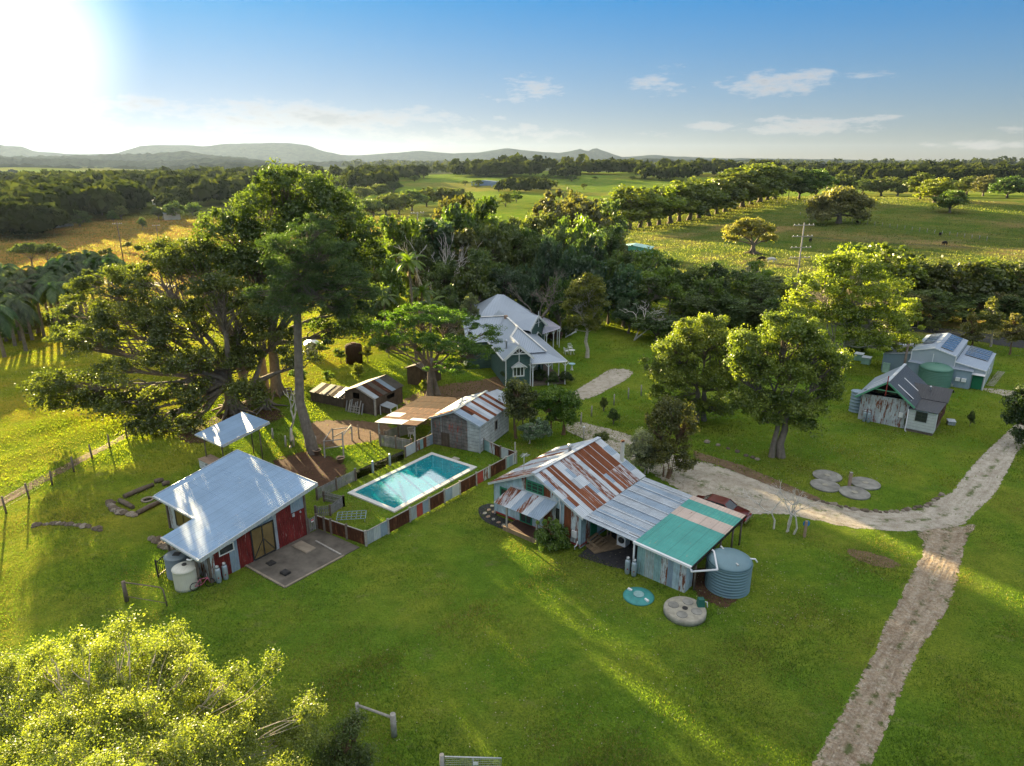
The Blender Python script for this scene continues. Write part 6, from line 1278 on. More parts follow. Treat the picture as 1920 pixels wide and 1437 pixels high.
# bare white trunked tree left of the pine
def bare_tree(name,label,base,h,spread,bark,seed,r0=.14,levels=4,stems=1,cat='tree',group=None,lean=0,first=.35):
    rg=np.random.RandomState(seed); t=thing(name,label,cat,base,0,group); mb=MB()
    def grow(p,d,l,r,lv):
        q=np.array(p)+np.array(d)*l; m=(np.array(p)+q)/2+rg.normal(size=3)*l*.08
        mb.tube([tuple(p),tuple(m),tuple(q)],[r,r*.82,r*.62],6 if lv>1 else 4,cap=False)
        if lv<=0: return
        for i in range(rg.randint(2,4)):
            nd=norm(np.array(d)+rg.normal(size=3)*np.array([spread,spread,.35])); nd[2]=max(nd[2],.05); grow(q,nd,l*rg.uniform(.55,.85),r*.62,lv-1)
    for s in range(stems):
        d=norm(np.array([rg.normal()*.25+lean,rg.normal()*.2,1.])); grow(np.array([rg.normal()*.08*stems,rg.normal()*.08*stems,-.05]),d,h*first,r0,levels)
    mb.build('trunk',BARK[bark],t); return t
bare_tree('bare_tree','leafless white trunked tree forked low beside the pine',at(545,838),5.6,.35,'white',12,.16,3,1,lean=.05)
bare_tree('bare_tree','small bare white branched shrub beside the driveway',at(1474,996),3.6,.6,'white',21,.07,4,4)
# --- poinciana
b=at(806,742); LQ=[(740,610,50,20,0),(790,592,60,20,2),(850,600,55,20,1),(900,625,40,18,0),(720,645,35,16,-1),(770,640,60,20,-2),(830,650,60,20,-2),(890,665,45,18,-2),(850,690,45,14,-3),(925,640,14,8,0),(700,618,22,14,0)]
build_tree('poinciana_tree','broad flat topped feathery poinciana beside the farmhouse',b,px_lobes(b,LQ),300,210,.20,.62,'grey',.34,.35,(.055,.115,.012),9,((0,0),(.8,.3)),.38,'tree',None,.03,.35,wid=.16)
# --- garden trees
def ptree(name,label,ub,vb,L,ncl,per,leaf,cr,bark,r0,fork,col,seed,**k):
    b=at(ub,vb); return build_tree(name,label,b,px_lobes(b,L),ncl,per,leaf,cr,bark,r0,fork,col,seed,**k)
ptree('lawn_tree','upright golden green tree with pale trunk on the farmhouse lawn',1101,671,[(1100,545,34,30),(1080,570,28,30),(1120,575,24,34),(1095,600,34,26),(1075,615,18,18),(1115,615,16,14)],120,170,.22,.62,'pale',.22,.45,(.105,.115,.018),14)
ptree('silver_shrub_tree','pointed grey green tree in front of the farmhouse roof',880,660,[(882,570,12,20),(878,590,20,18),(885,605,24,16),(878,630,22,20)],70,120,.2,.5,'grey',.12,.3,(.13,.15,.075),15)
ptree('lemon_tree','olive green garden tree at the back corner of the barn',968,822,[(972,730,20,16),(962,755,18,20),(990,750,18,16),(978,780,26,16)],90,130,.17,.5,'brown',.13,.25,(.07,.085,.025),16)
ptree('round_tree','fresh green rounded tree beyond the rusty cottage',1056,815,[(1045,748,32,20),(1065,765,24,22),(1030,765,22,16),(1055,785,28,14),(1015,760,14,12)],130,170,.16,.5,'brown',.17,.3,(.075,.135,.014),17,stems=((0,0),(-1.3,.2)))
ptree('blue_shrub','blue grey leafed shrub by the barn garden',992,832,[(985,805,14,10),(1008,800,20,12),(1022,812,12,10),(1000,818,20,8)],60,90,.15,.34,'pale',.07,.3,(.12,.17,.12),18,cat='shrub')
ptree('camphor_tree','broad sunlit camphor laurel left of the pair on the lawn',1302,792,[(1320,640,55,38,1),(1270,660,42,38),(1370,660,45,40,1),(1245,710,32,40,-1),(1300,710,60,36),(1360,720,50,40),(1280,760,40,24),(1330,770,40,20),(1235,745,22,24,-1),(1392,668,30,34,1),(1395,715,26,30,1),(1225,690,22,26,0),(1340,605,30,16,1),(1290,615,24,16,0)],430,170,.18,.62,'grey',.3,.3,(.13,.165,.026),19,stems=((0,0),(1.0,.4)))
ptree('camphor_tree','dark green camphor laurel with forked trunk on the mown bank',1464,857,[(1470,630,50,34),(1420,660,42,38),(1520,660,42,40),(1400,710,32,40),(1470,700,60,40),(1545,710,32,36),(1430,760,42,34),(1500,765,50,30),(1560,735,22,26),(1440,790,24,18),(1500,795,28,14),(1390,755,24,24),(1385,680,24,30),(1455,600,26,14),(1510,615,24,16),(1570,680,18,24),(1395,640,24,20)],460,170,.18,.60,'grey',.3,.32,(.115,.155,.026),20,stems=((0,0),(-.75,.0)))
ptree('gum_tree','tall bright yellow green gum with many pale stems',1561,690,[(1600,510,60,34,2),(1540,545,50,34),(1650,550,50,36,2),(1500,590,35,34,-1),(1570,590,55,30),(1640,600,55,28),(1690,610,40,28,1),(1520,640,40,20,-1),(1680,645,50,18,1),(1600,560,50,34),(1710,580,22,22,2),(1560,500,30,20,2),(1500,640,40,24,-1),(1620,640,50,22,-2)],480,180,.23,.8,'pale',.2,.25,(.15,.19,.022),22,stems=((0,0),(.6,.2),(-.4,.3),(1.1,0)),flat=.6,shell=.5)
ptree('stemmy_shrub','tall many stemmed shrub with brown twigs behind the carport',1250,896,[(1260,770,30,24),(1235,795,30,26),(1280,800,26,30),(1255,835,38,26),(1235,860,20,16),(1285,870,22,16)],150,150,.14,.45,'brown',.10,.15,(.095,.10,.025),23,stems=((0,0),(.25,.1),(-.2,.15),(.1,-.2)))
ptree('silver_bush','pale silver leafed bush behind the rusty roof',1208,888,[(1205,825,22,16),(1190,845,24,20),(1222,850,22,20),(1210,870,24,14)],120,150,.13,.36,'pale',.07,.2,(.24,.25,.16),24,cat='shrub',stems=((0,0),(.3,0)))
ptree('dark_tree','dense dark tree leaning in at the right edge',1935,838,[(1912,760,26,20),(1945,740,30,24),(1900,785,18,14),(1950,790,36,30),(1910,820,16,12),(1930,775,30,28)],150,150,.18,.55,'brown',.2,.3,(.038,.065,.015),25)
ptree('deck_shrub','leafy green shrub growing against the cottage deck',1035,1030,[(1030,985,18,12),(1015,1005,14,12),(1045,1000,18,16),(1030,1020,24,12),(1050,1020,16,12)],90,120,.11,.28,'brown',.05,.2,(.075,.13,.02),26,cat='shrub')
ptree('road_tree','small conical golden tree at the left by the sealed road',1822,648,[(1822,600,9,12),(1820,618,16,12),(1824,634,18,8)],60,120,.2,.42,'brown',.1,.3,(.12,.12,.03),27,group=None)
ptree('road_tree','taller conical golden tree in the middle by the sealed road',1857,650,[(1862,575,10,14),(1860,595,20,14),(1862,612,20,10)],70,120,.2,.45,'pale',.12,.35,(.12,.13,.03),28)
ptree('road_tree','pair-trunked golden tree at the right by the sealed road',1893,665,[(1902,600,12,12),(1900,618,20,12),(1890,632,18,8),(1915,635,12,8)],70,120,.2,.42,'brown',.11,.35,(.12,.115,.03),29)
ptree('fig_tree','large spreading silvery fig alone on the right hill',1572,419,[(1575,365,30,9,0),(1545,378,22,9),(1605,378,24,9),(1570,390,36,10),(1530,398,16,7),(1620,385,14,8),(1540,408,20,6,-3),(1612,405,14,7,-2)],230,110,.75,1.9,'grey',.9,.3,(.13,.13,.045),30,twig=.12)
ptree('fig_tree','sparse twisted fig with yellow leaves and spread roots on the slope',1411,476,[(1405,420,26,8),(1375,432,16,6),(1435,430,18,7),(1405,440,24,8),(1370,448,12,5),(1440,448,14,6)],130,70,.5,1.2,'grey',.65,.3,(.17,.165,.04),31,root=True,twig=.09)
tr0=random.Random(3)
# --- bright tree crown in the near left corner, below the camera
b=(-13.2,17.2,gzf(-13.2,17.2)); LN=[]
for u0 in range(-20,600,42):
    top=1205+max(0,(u0-320))*.60+max(0,120-u0)*.45
    for r_ in range(9):
        v0=top+22+r_*34+tr0.uniform(-14,14)
        if v0<1500: LN.append((u0+tr0.uniform(-20,20),v0,tr0.uniform(22,50),tr0.uniform(12,26),3.0-r_*.95+tr0.uniform(-.8,.8)))
for u0,v0 in ((325,1190),(232,1180),(215,1195),(290,1215),(365,1232),(150,1205),(440,1262),(505,1250),(515,1262),(575,1330),(595,1345),(90,1225)): LN.append((u0,v0,9,20,1.))
build_tree('acacia_tree','bright yellow green feathery tree filling the near left corner',b,px_lobes(b,LN),1350,210,.076,.44,'pale',.15,.3,(.145,.178,.034),40,((0,0),(1.2,.5)),.8,'tree',None,.016,.3,wid=.24,pw=1.15,twigs=.35)
b=at(660,1478); build_tree('small_bush','dull green bush right of the bright corner tree',b,px_lobes(b,[(640,1380,30,30),(665,1360,16,20),(620,1420,40,36),(680,1420,24,26),(650,1440,40,30)]),110,150,.09,.32,'brown',.06,.2,(.07,.10,.025),41,cat='shrub',wid=.2)
# --- palms
def palm(label,base,h,nf,fl,col,seed,group=None,name='palm_tree',droop=1.,r=.16,seedhead=False):
    rg=np.random.RandomState(seed); t=thing(name,label,'palm',base,0,group); mb=MB(); lean=rg.normal(size=2)*.02*h
    mb.tube([(0,0,-.1),(lean[0]*.4,lean[1]*.4,h*.5),(lean[0],lean[1],h)],[r*1.25,r,r*.8],9,cap=False); mb.build('trunk',BARK['grey'],t)
    Vs=[];Fs=[];vv=[];n0=0
    for i in range(nf):
        az=i*2.4+rg.random()*.3; el=rg.uniform(.1,1.25); l=fl*rg.uniform(.8,1.1); P=[]; p=np.array([lean[0],lean[1],h]); d=np.array([math.cos(az)*math.cos(el),math.sin(az)*math.cos(el),math.sin(el)])
        for k_ in range(9): P.append(p.copy()); p=p+d*l/8; d=norm(d+np.array([0,0,-.26*droop]))
        P=np.array(P); sv=rg.random()
        for k_ in range(1,9):
            for m_ in range(3):
                c=P[k_-1]+(P[k_]-P[k_-1])*m_/3; f=norm(P[k_]-P[k_-1]); s=norm(np.cross(f,[0,0,1.])); w=l*.19*math.sin(PI*min(1,(k_+m_/3)/9.2)+.12)
                for sg in (-1,1):
                    e=c+s*sg*w+f*w*.5+np.array([0,0,-w*.45]); wd=f*l*.035; Vs+= [c-wd,c+wd,e]; Fs.append((n0,n0+1,n0+2)); n0+=3; vv+=[sv*.6+rg.random()*.4]*3
    o=np_mesh('fronds',np.array(Vs),np.array(Fs),LEAF,np.array(vv),parent=t); o.color=(*col,1)
    if seedhead:
        mb=MB()
        for k_ in range(40): a=rg.random()*6.3; mb.tube([(lean[0],lean[1],h*.93),(lean[0]+.35*math.cos(a)*rg.random(),lean[1]+.35*math.sin(a)*rg.random(),h*.93-rg.uniform(.3,1.1))],[.03,.01],3,cap=False)
        mb.build('seed_cluster',mat('seed_tan',(.5,.38,.2),.8),t)
    return t
hb=atY(779,640,80); b=(hb[0],80,gzf(hb[0],80)); palm('tall garden palm with bright fronds and a tan seed cluster behind the house',b,atY(772,492,80)[2]-b[2],15,2.9,(.10,.17,.02),50,seedhead=True,droop=1.1)
for i,(u,v,Y,lab) in enumerate(((720,560,84,'low broad palm glimpsed left of the tall garden palm'),(805,572,80,'low palm just right of the tall garden palm'),(790,548,82,'mid height palm beneath the tall garden palm'))):
    q=atY(u,v,Y); palm(lab,(q[0],Y,gzf(q[0],Y)),max(2,q[2]-gzf(q[0],Y)),13,2.6,(.09,.15,.02),51+i)
pr_=random.Random(8); pp0=palm('royal palm in the dense row beside the left paddock',(-200,60,0),10,22,4.5,(.055,.095,.02),60,'palms in the row at the left',droop=1.7,r=.2); 
first=True
for i,(u,v) in enumerate(((212,500),(196,492),(176,500),(160,488),(148,506),(136,492),(122,512),(112,500),(98,518),(88,530),(74,515),(62,536),(52,522),(40,545),(28,525),(18,545),(8,560),(-4,535),(30,575),(-10,590),(100,545),(140,530),(2,512))):
    Y=118-(v-488)*.28; q=atY(u,v,Y); z=gzf(q[0],Y); h=q[2]-z+.4
    o=pp0 if i==0 else dup(pp0); o.location=(q[0],Y,z); o.scale=(1,1,h/10); o.rotation_euler[2]=i*1.3+pr_.random()
    for ch in o.children:
        if ch.name.startswith('fronds'): ch.scale=(1,1,10/h*pr_.uniform(.95,1.2)); ch.location=(0,0,10-10*ch.scale[2])
    for ch in o.children: ch.color=(*[c*(.8+.5*pr_.random()) for c in (.055,.095,.02)],1)
LEFTB=1
# --- shared tree kinds, copied and resized through the woods
def arch(kind,seed):
    rg=np.random.RandomState(seed); L=[]
    if kind=='round':
        L=[(0,0,6.8,3.2,3.2,2.8)]+[(2.6*math.cos(a),2.6*math.sin(a),rg.uniform(2.4,6.0),rg.uniform(1.9,2.7),rg.uniform(1.9,2.7),rg.uniform(1.6,2.3)) for a in np.arange(7)*.9+rg.random()]; P=dict(n=130,per=66,leaf=.52,cr=1.0,bark='grey',r0=.35,fork=.25,shell=.6)
    if kind=='airy': 
        L=[(rg.uniform(-2.6,2.6),rg.uniform(-2.6,2.6),rg.uniform(4.6,8.6),rg.uniform(1.2,1.9),rg.uniform(1.2,1.9),rg.uniform(.9,1.4)) for _ in range(10)]; P=dict(n=125,per=56,leaf=.42,cr=.9,bark='grey',r0=.2,fork=.4,shell=.4,twig=.05)
    if kind=='tall': 
        L=[(rg.uniform(-.8,.8),rg.uniform(-.8,.8),z,2.2*(1-.5*abs(z-5.5)/4.5),2.2*(1-.5*abs(z-5.5)/4.5),1.4) for z in np.linspace(2.6,8.8,7)]; P=dict(n=110,per=60,leaf=.48,cr=.85,bark='brown',r0=.3,fork=.3,shell=.5)
    if kind=='dark': 
        L=[(rg.uniform(-1.8,1.8),rg.uniform(-1.8,1.8),z,rg.uniform(1.6,2.6),rg.uniform(1.6,2.6),1.3) for z in np.linspace(2.0,8.6,10)]; P=dict(n=130,per=72,leaf=.46,cr=.85,bark='dark',r0=.35,fork=.3,shell=.5,wid=.16)
    if kind=='spread': 
        L=[(3.4*math.cos(a),3.4*math.sin(a),rg.uniform(6.6,8),1.8,1.8,1.0) for a in np.arange(6)*1.05]+[(0,0,8.3,2.4,2.4,1.1)]; P=dict(n=110,per=60,leaf=.48,cr=.9,bark='grey',r0=.3,fork=.5,flat=.5,shell=.5)
    if kind=='cone':
        L=[(0,0,z,max(.35,2.6*(1-z/10.3)),max(.35,2.6*(1-z/10.3)),.5) for z in np.linspace(1.2,9.7,9)]; P=dict(n=110,per=55,leaf=.42,cr=.55,bark='brown',r0=.25,fork=.9,flat=.5,shell=.75,wid=.12)
    if kind=='farm':
        L=[(0,0,6.4,3.4,3.4,3.0)]+[(2.6*math.cos(a),2.6*math.sin(a),rg.uniform(3,6),2.2,2.2,2.) for a in np.arange(5)*1.26+rg.random()]; P=dict(n=46,per=22,leaf=1.15,cr=1.2,bark='dark',r0=.35,fork=.2,shell=.65,lm=FAR,twigs=.1)
    n=P.pop('n'); per=P.pop('per'); leaf=P.pop('leaf'); cr=P.pop('cr'); bk=P.pop('bark'); r0=P.pop('r0'); fork=P.pop('fork')
    return build_tree('tree','tree',(0,0,0),L,n,per,leaf,cr,bk,r0,fork,(.06,.09,.02),seed,**P)
AR={k:[arch(k,s+i*10) for i in range(nn)] for k,s,nn in (('round',101,3),('airy',111,3),('tall',131,2),('dark',141,2),('spread',151,2),('cone',161,1),('farm',171,4))}
used=set(); tr_=random.Random(77)
def put(kind,label,base,h,w,col,group=None,name=None,rz=None):
    q=tr_.choice(AR[kind]); fresh=q.name not in used; used.add(q.name)
    rz=tr_.random()*6.28 if rz is None else rz
    o=q if fresh else dup(q); o.location=base; o.rotation_euler=(0,0,rz); wide={'round':9.0,'airy':8.2,'tall':5.2,'dark':7.2,'spread':10.6,'cone':5.6,'farm':9.6}[kind]; tall={'cone':10.,'spread':9.3}.get(kind,9.7)
    o.scale=(w/wide,w/wide,h/tall); o['label']=label; o['category']='tree'
    if group: o['group']=group
    elif 'group' in o: del o['group']
    if name: o.name=name
    j=tr_.uniform(.85,1.15)
    for ch in o.children:
        if ch.name.startswith('crown'): ch.color=(*[min(.4,c*j*LB_*tr_.uniform(.93,1.07)) for c in col],1)
    return o
def pput(kind,label,u,vt,wpx,Y,col,group=None,vb=None,name=None):
    if vb is not None: b=at(u,vb); Y=b[1]
    else: q=atY(u,500,Y); b=(q[0],Y,gzf(q[0],Y))
    tp=atY(u,vt,Y); a,y,d=ray(u,vt); return put(kind,label,b,max(1.5,tp[2]-b[2]),wpx*(Y/y)/FPX,col,group,name)
OL=(.068,.090,.020); GR=(.055,.095,.018); DK=(.056,.086,.026); BR=(.080,.080,.028); YG=(.12,.15,.018); LG=(.085,.135,.022); SD=(.14,.135,.06); BG=(.04,.075,.035)
WOOD=[('airy',745,400,85,108,LG,'slender light green tree left of the tall garden palm'),('airy',705,430,80,104,LG,'light leafy tree between the great fig and the power pole'),('airy',790,412,60,112,OL,'thin olive tree beside the power pole in the wood'),('tall',842,378,70,120,BR,'reddish brown tree standing behind the bare branches'),('round',875,384,70,128,OL,'olive tree behind the red brown tree'),('tall',905,378,64,126,GR,'narrow green tree top in the middle of the wood'),('round',925,428,100,106,OL,'big olive green tree above the farmhouse roof'),('tall',880,440,80,104,BR,'brownish tree just right of the bare branches'),
('round',1040,358,120,150,(.082,.082,.03),'large domed brown olive tree at the top of the wood'),('round',1085,366,110,158,(.07,.075,.028),'right half of the large domed olive clump'),('round',1128,374,80,165,DK,'dark round tree right of the domed clump'),('dark',962,424,85,112,DK,'dark needle tree left of the pair behind the farmhouse'),('dark',1042,430,105,106,DK,'broad dark needle tree behind the farmhouse'),('dark',1000,446,70,108,DK,'dark needle tree between two broader ones'),('round',1092,412,80,118,LG,'mid green tree with pale branch behind the needle trees'),('dark',1130,428,100,112,DK,'dark tree near the mint green shed'),('airy',1158,424,44,140,SD,'sandy feathery tree beside the mint green shed'),('dark',1158,458,60,112,DK,'dark tree in front of the mint green shed'),
('round',1105,484,90,98,BG,'round blue green tree above the golden lawn tree'),('round',1175,498,80,98,BG,'round dark tree right of the golden lawn tree'),('dark',828,492,80,94,DK,'dark tree to the right of the garden palm'),('round',880,500,90,92,OL,'olive tree over the rear homestead roof'),('round',835,540,70,88,DK,'low dark tree beside the garden palm'),('dark',940,500,90,94,BG,'dark green tree directly behind the pyramid roof'),('round',990,500,60,96,BG,'blue green tree left of the grey bare tree'),('round',1052,520,60,93,GR,'green tree between the bare tree and the lawn tree'),('round',700,545,80,88,GR,'bright garden tree behind the poinciana'),('airy',752,560,60,86,YG,'yellow green shrubby tree under the garden palm'),
('airy',1222,474,100,102,LG,'light green gum with white stem in the right wood'),('airy',1262,490,80,104,GR,'green gum with twisting pale branches in the right wood'),('dark',1295,500,80,106,DK,'dark tree left of the bunya pine'),('dark',1345,492,66,104,(.022,.045,.016),'very dark bunya pine with drooping tufts'),('dark',1385,505,66,108,DK,'dark tree right of the bunya pine'),('airy',1425,492,56,116,LG,'thin bright tree near the grazing cows'),('airy',1470,532,70,108,YG,'yellow green tree below the tall power pole'),('dark',1440,530,80,102,DK,'dark tree below the grazing cows'),('airy',1205,520,80,96,GR,'spindly tree with a fallen pale limb'),('dark',1310,552,90,96,DK,'dark tree behind the sunlit camphor'),('dark',1375,556,100,98,DK,'wide dark tree between camphor and gum'),('dark',1435,570,80,98,DK,'dark tree left of the bright gum'),('airy',1290,535,70,97,LG,'light twiggy tree above the sunlit camphor'),('round',1240,584,90,90,DK,'low dark tree at the back of the farmhouse lawn'),('round',1185,560,60,94,BG,'small dark tree where the lawn meets the wood'),('dark',1490,560,60,104,DK,'dark tree tucked behind the gum'),
('round',1610,462,110,106,YG,'bright domed tree behind the gum'),('round',1665,460,130,108,YG,'tall bright yellow domed tree behind the gum'),('round',1715,478,95,108,OL,'olive tree right of the bright domed trees'),('round',1660,530,100,98,OL,'olive tree behind the right side of the gum'),('airy',1742,552,60,99,SD,'sandy feathery tree beside the dark road'),('round',1795,486,120,104,OL,'broad sunlit tree over the sealed road'),('round',1850,492,120,104,OL,'broad tree behind the conical road trees'),('round',1905,486,120,104,OL,'tall tree at the right end of the road trees'),('dark',1770,545,100,99,DK,'shaded tree at the left end of the road wood'),('dark',1830,550,100,99,DK,'shaded undergrowth tree behind the road'),('dark',1895,552,100,99,DK,'shaded tree at the right edge behind the road'),('dark',1955,540,90,99,DK,'shaded tree beyond the right edge of the road wood'),('airy',1895,548,50,99,SD,'sandy twiggy tree over the right end of the road'),('dark',1640,640,60,84,DK,'small dark tree beside the pale power pole'),('round',1770,600,24,95,OL,'small round tree just behind the big shed')]
WOOD+=[('tall',858,395,60,112,GR,'green tree top left of the narrow green one'),('airy',780,440,70,100,OL,'loose olive tree between garden palm and power pole'),('round',975,408,70,122,OL,'olive tree top rising behind the needle trees'),('round',1010,398,80,132,OL,'lighter olive crown under the large domed clump'),('airy',940,405,60,116,LG,'light green tree left of the domed clump'),('round',1145,474,60,100,GR,'mid green tree between shed and lawn tree'),('dark',905,470,80,96,DK,'dark tree behind the pyramid roof ridge'),('round',1070,470,70,98,BG,'blue green crown above the bare grey tree'),('round',1330,520,80,99,GR,'green crown between bunya and camphor'),('airy',1400,520,80,104,LG,'bright feathery tree right of the bunya'),('round',1460,560,60,97,GR,'round green tree left of the gum stems'),('tall',675,420,60,96,GR,'leafy tree top right of the tallest fig'),('round',690,500,70,88,OL,'olive tree between the pine and poinciana'),('round',722,480,70,92,LG,'light green tree left of the garden palm')]
fr_=random.Random(5)
for i in range(34):
    u=690+i*24+fr_.uniform(-10,10); Y=fr_.uniform(100,135); vt=np.interp(u,[690,760,850,940,1040,1120,1200,1300,1400,1480],[440,440,400,420,400,420,485,500,520,560])+fr_.uniform(-5,45)
    if 1125<u<1265: vt=max(vt,470)
    pput(fr_.choice(['round','dark','tall','airy']),'one of the close-grown trees filling the wood behind the farmhouse',u,vt,fr_.uniform(60,95),Y,fr_.choice([DK,DK,GR,OL,BG]),'infill trees of the wood behind the farmhouse')
for k,u,vt,w,Y,c,lab in WOOD: pput(k,lab,u,vt,w,Y,c)
pput('cone','young norfolk pine with pale tip above the bunya',1345,455,34,110,LG,name='norfolk_pine')
# windbreak along the paddock edge
for i,(u,vt,w,vb) in enumerate(((1180,352,85,430),(1218,350,85,425),(1256,346,85,419),(1292,338,85,413),(1328,332,85,405),(1360,328,80,397),(1392,312,85,388),(1424,307,85,379),(1452,312,60,373))):
    w*=1.35; pput('round',['first tree of the windbreak above the mint shed','second tree of the windbreak along the hill','third windbreak tree, sunlit at the left','fourth windbreak tree along the hill paddock','fifth windbreak tree, middle of the row','sixth windbreak tree before the tallest ones','tall windbreak tree, seventh in the row','tallest tree near the end of the windbreak','last narrow tree of the windbreak by the pale pole'][i],u,vt,w,0,YG if i<2 else (.075,.10,.016),'windbreak trees along the hill',vb)
for i,(u,vt,w,vb) in enumerate(((1200,356,80,427),(1236,354,80,422),(1273,350,80,415),(1310,342,80,409),(1344,336,75,401),(1376,326,75,392),(1408,318,70,383),(1438,316,65,375))):
    pput('round','one of the close-set trees filling in the windbreak row',u,vt,w*1.2,0,(.07,.10,.018),'infill trees of the windbreak row',vb)
for i,(k,u,vt,w,vb,c,lab) in enumerate((('round',1498,318,60,374,DK,'dark round tree right of the windbreak pole'),('round',1528,318,60,374,GR,'paired round tree beside the dark one on the crest'),('round',1578,328,50,368,OL,'small sunlit tree behind the spreading hill fig'),('round',1652,332,60,368,OL,'first leafy tree on the right crest'),('round',1682,334,54,369,OL,'second leafy tree on the right crest'),('round',1725,326,60,374,OL,'tall sunlit tree in the right crest clump'),('round',1752,335,70,380,YG,'bright tree at the front of the crest clump'),('round',1780,357,58,399,(.05,.09,.016),'dark green tree standing forward on the right hill'),('round',1812,332,50,366,OL,'round tree behind the right crest clump'),('round',1843,330,44,368,BR,'brownish tree on the right crest'),('round',1888,332,60,372,GR,'round green tree near the right edge of the crest'),('round',1935,338,60,372,GR,'green tree at the far right of the crest'),('round',1618,336,40,364,OL,'low tree between hill fig and crest trees'),('spread',1548,330,40,366,GR,'low tree beyond the spreading hill fig'),
 ('spread',62,456,58,512,DK,'dark umbrella shaped tree left of its twin above the palms'),('spread',97,458,60,514,DK,'dark umbrella shaped tree right of its twin above the palms'),('round',150,585,60,640,OL,'olive bush at the edge of the palms'),('tall',272,462,10,474,DK,'tiny dark tree on the golden field, left of the leaning pole'),('tall',190,470,9,480,DK,'small dark tree on the golden field, left of three'),('tall',198,468,10,480,DK,'small dark tree on the golden field, middle of three'),('tall',207,466,10,479,DK,'small dark tree on the golden field, right of three'),('airy',240,455,22,470,OL,'thin tree on the golden field beside the leaning pole'),('round',268,408,14,430,DK,'lone tree with long shadow on the golden field'),
 ('round',262,350,46,392,DK,'big dark domed tree in the left valley'),('round',328,378,36,412,DK,'round dark tree on the valley clearing'),('round',298,388,26,412,DK,'smaller dark tree left of the clearing tree'),('round',228,386,26,412,OL,'olive tree at the edge of the golden field'),('round',213,395,20,416,GR,'small green tree at the golden field corner'),('round',362,380,30,404,GR,'tree at the right of the valley clearing'),('spread',117,390,36,424,DK,'spreading dark tree left of the golden field corner'),('round',150,395,44,425,DK,'dark round tree behind the field corner'),('round',75,382,30,410,OL,'tree in the left woods with pale trunk'),('round',192,378,30,404,OL,'olive tree in the valley woods')
 )): pput(k,lab,u,vt,w,0,c,None,vb)
CW=[(700,374,52,408),(724,366,52,404),(748,362,56,402),(772,356,56,396),(800,352,44,388),(835,352,50,386),(862,354,34,380),(878,360,26,384),(640,330,44,352),(668,322,40,345),(700,335,36,355),(712,345,44,372),(738,340,36,362),(680,350,44,380),(655,360,36,395),(775,318,34,334),(795,318,30,334),(777,329,20,341),(738,318,34,336),(895,337,22,351),(872,338,14,349),(955,338,16,353),(893,347,18,352),(1032,336,30,356),(1072,328,26,340),(1095,344,14,356),(948,362,30,388),(968,357,22,380),(1025,326,22,338),(1000,342,12,352),(1155,368,22,392),(1262,374,24,380),(935,345,26,360),(1185,330,18,338),(1116,331,12,337)]
for i,(u,vt,w,vb) in enumerate(CW):
    pput('farm' if w<34 else 'round','tree on the rolling green pastures of the middle distance',u,vt,w,0,OL if i%3 else DK,'trees on the distant pastures',vb)
bare_tree('bare_tree','tall leafless grey tree with many white stems in the wood',(atY(815,500,100)[0],100,0),13,.3,'white',61,.22,4,5)
bare_tree('bare_tree','spreading bare grey tree behind the pyramid roof',(atY(1012,560,88)[0],88,0),9,.55,'grey',62,.2,5,2)
bare_tree('bare_tree','pale bare shrub near the grazing cows',(atY(1405,530,108)[0],108,0),7.5,.5,'pale',63,.12,5,4)
bare_tree('bare_tree','fallen looking pale bare limbs in the right wood',(atY(1195,600,90)[0],90,0),6,.9,'white',64,.12,4,2,lean=.7)
# garden shrubs round the house and in the orchard
shr=[('round',1010,700,30,1012,716,DK,'dark shrub below the farmhouse gable'),('round',1035,702,26,0,722,DK,'round shrub at the veranda corner'),('round',1060,700,26,0,720,(.04,.06,.02),'second round shrub at the veranda corner'),('round',1038,618,30,0,638,(.09,.05,.06),'purple tinged shrub at the rear veranda'),('round',1062,615,26,0,632,GR,'green shrub beside the rear veranda'),('airy',950,690,30,0,722,DK,'dark flowering shrub at the left of the gable'),('round',1132,758,14,0,772,OL,'low shrub on the lawn fence line'),('round',1150,775,22,0,796,GR,'leafy shrub on the lawn below the fence'),('airy',1125,815,34,0,842,OL,'wispy shrub behind the cottage ridge'),('round',1818,778,12,0,800,DK,'tiny dark shrub on the right lawn'),
 ('airy',600,640,34,0,668,LG,'orchard sapling left of the rusty tank'),('airy',640,655,30,0,682,LG,'orchard sapling in front of the rusty tank'),('airy',690,650,34,0,680,YG,'sunlit orchard sapling right of the rusty tank'),('airy',730,640,30,0,672,LG,'orchard sapling near the poinciana'),('round',672,690,24,0,706,YG,'low sunlit bush above the slab hut'),('round',798,720,20,0,738,YG,'bright leafy bush at the poinciana trunk'),('airy',620,700,26,0,722,LG,'small leafy tree by the garden fence'),('round',560,690,30,0,716,GR,'bush near the slab fence'),('round',12,600,70,0,640,GR,'bushy green shrub at the foot of the palms, at the left edge'),('round',70,585,60,0,625,OL,'olive bush at the foot of the palms'),('round',110,590,50,0,618,GR,'green bush between palm trunks and fig'),('round',40,570,60,0,612,DK,'dark bush behind the palm trunks'),('airy',1000,790,16,0,810,LG,'small sapling in the barn garden'),('round',1698,795,9,0,806,DK,'small climber on the tin cottage wall')]
for k,u,vt,w,_,vb,c,lab in shr: o=pput(k,lab,u,vt,w,0,c,None,vb,'shrub'); o['category']='shrub'
for k_,L_ in AR.items():
    for q in L_:
        if q.name not in used:
            for ch in list(q.children): bpy.data.objects.remove(ch)
            bpy.data.objects.remove(q)
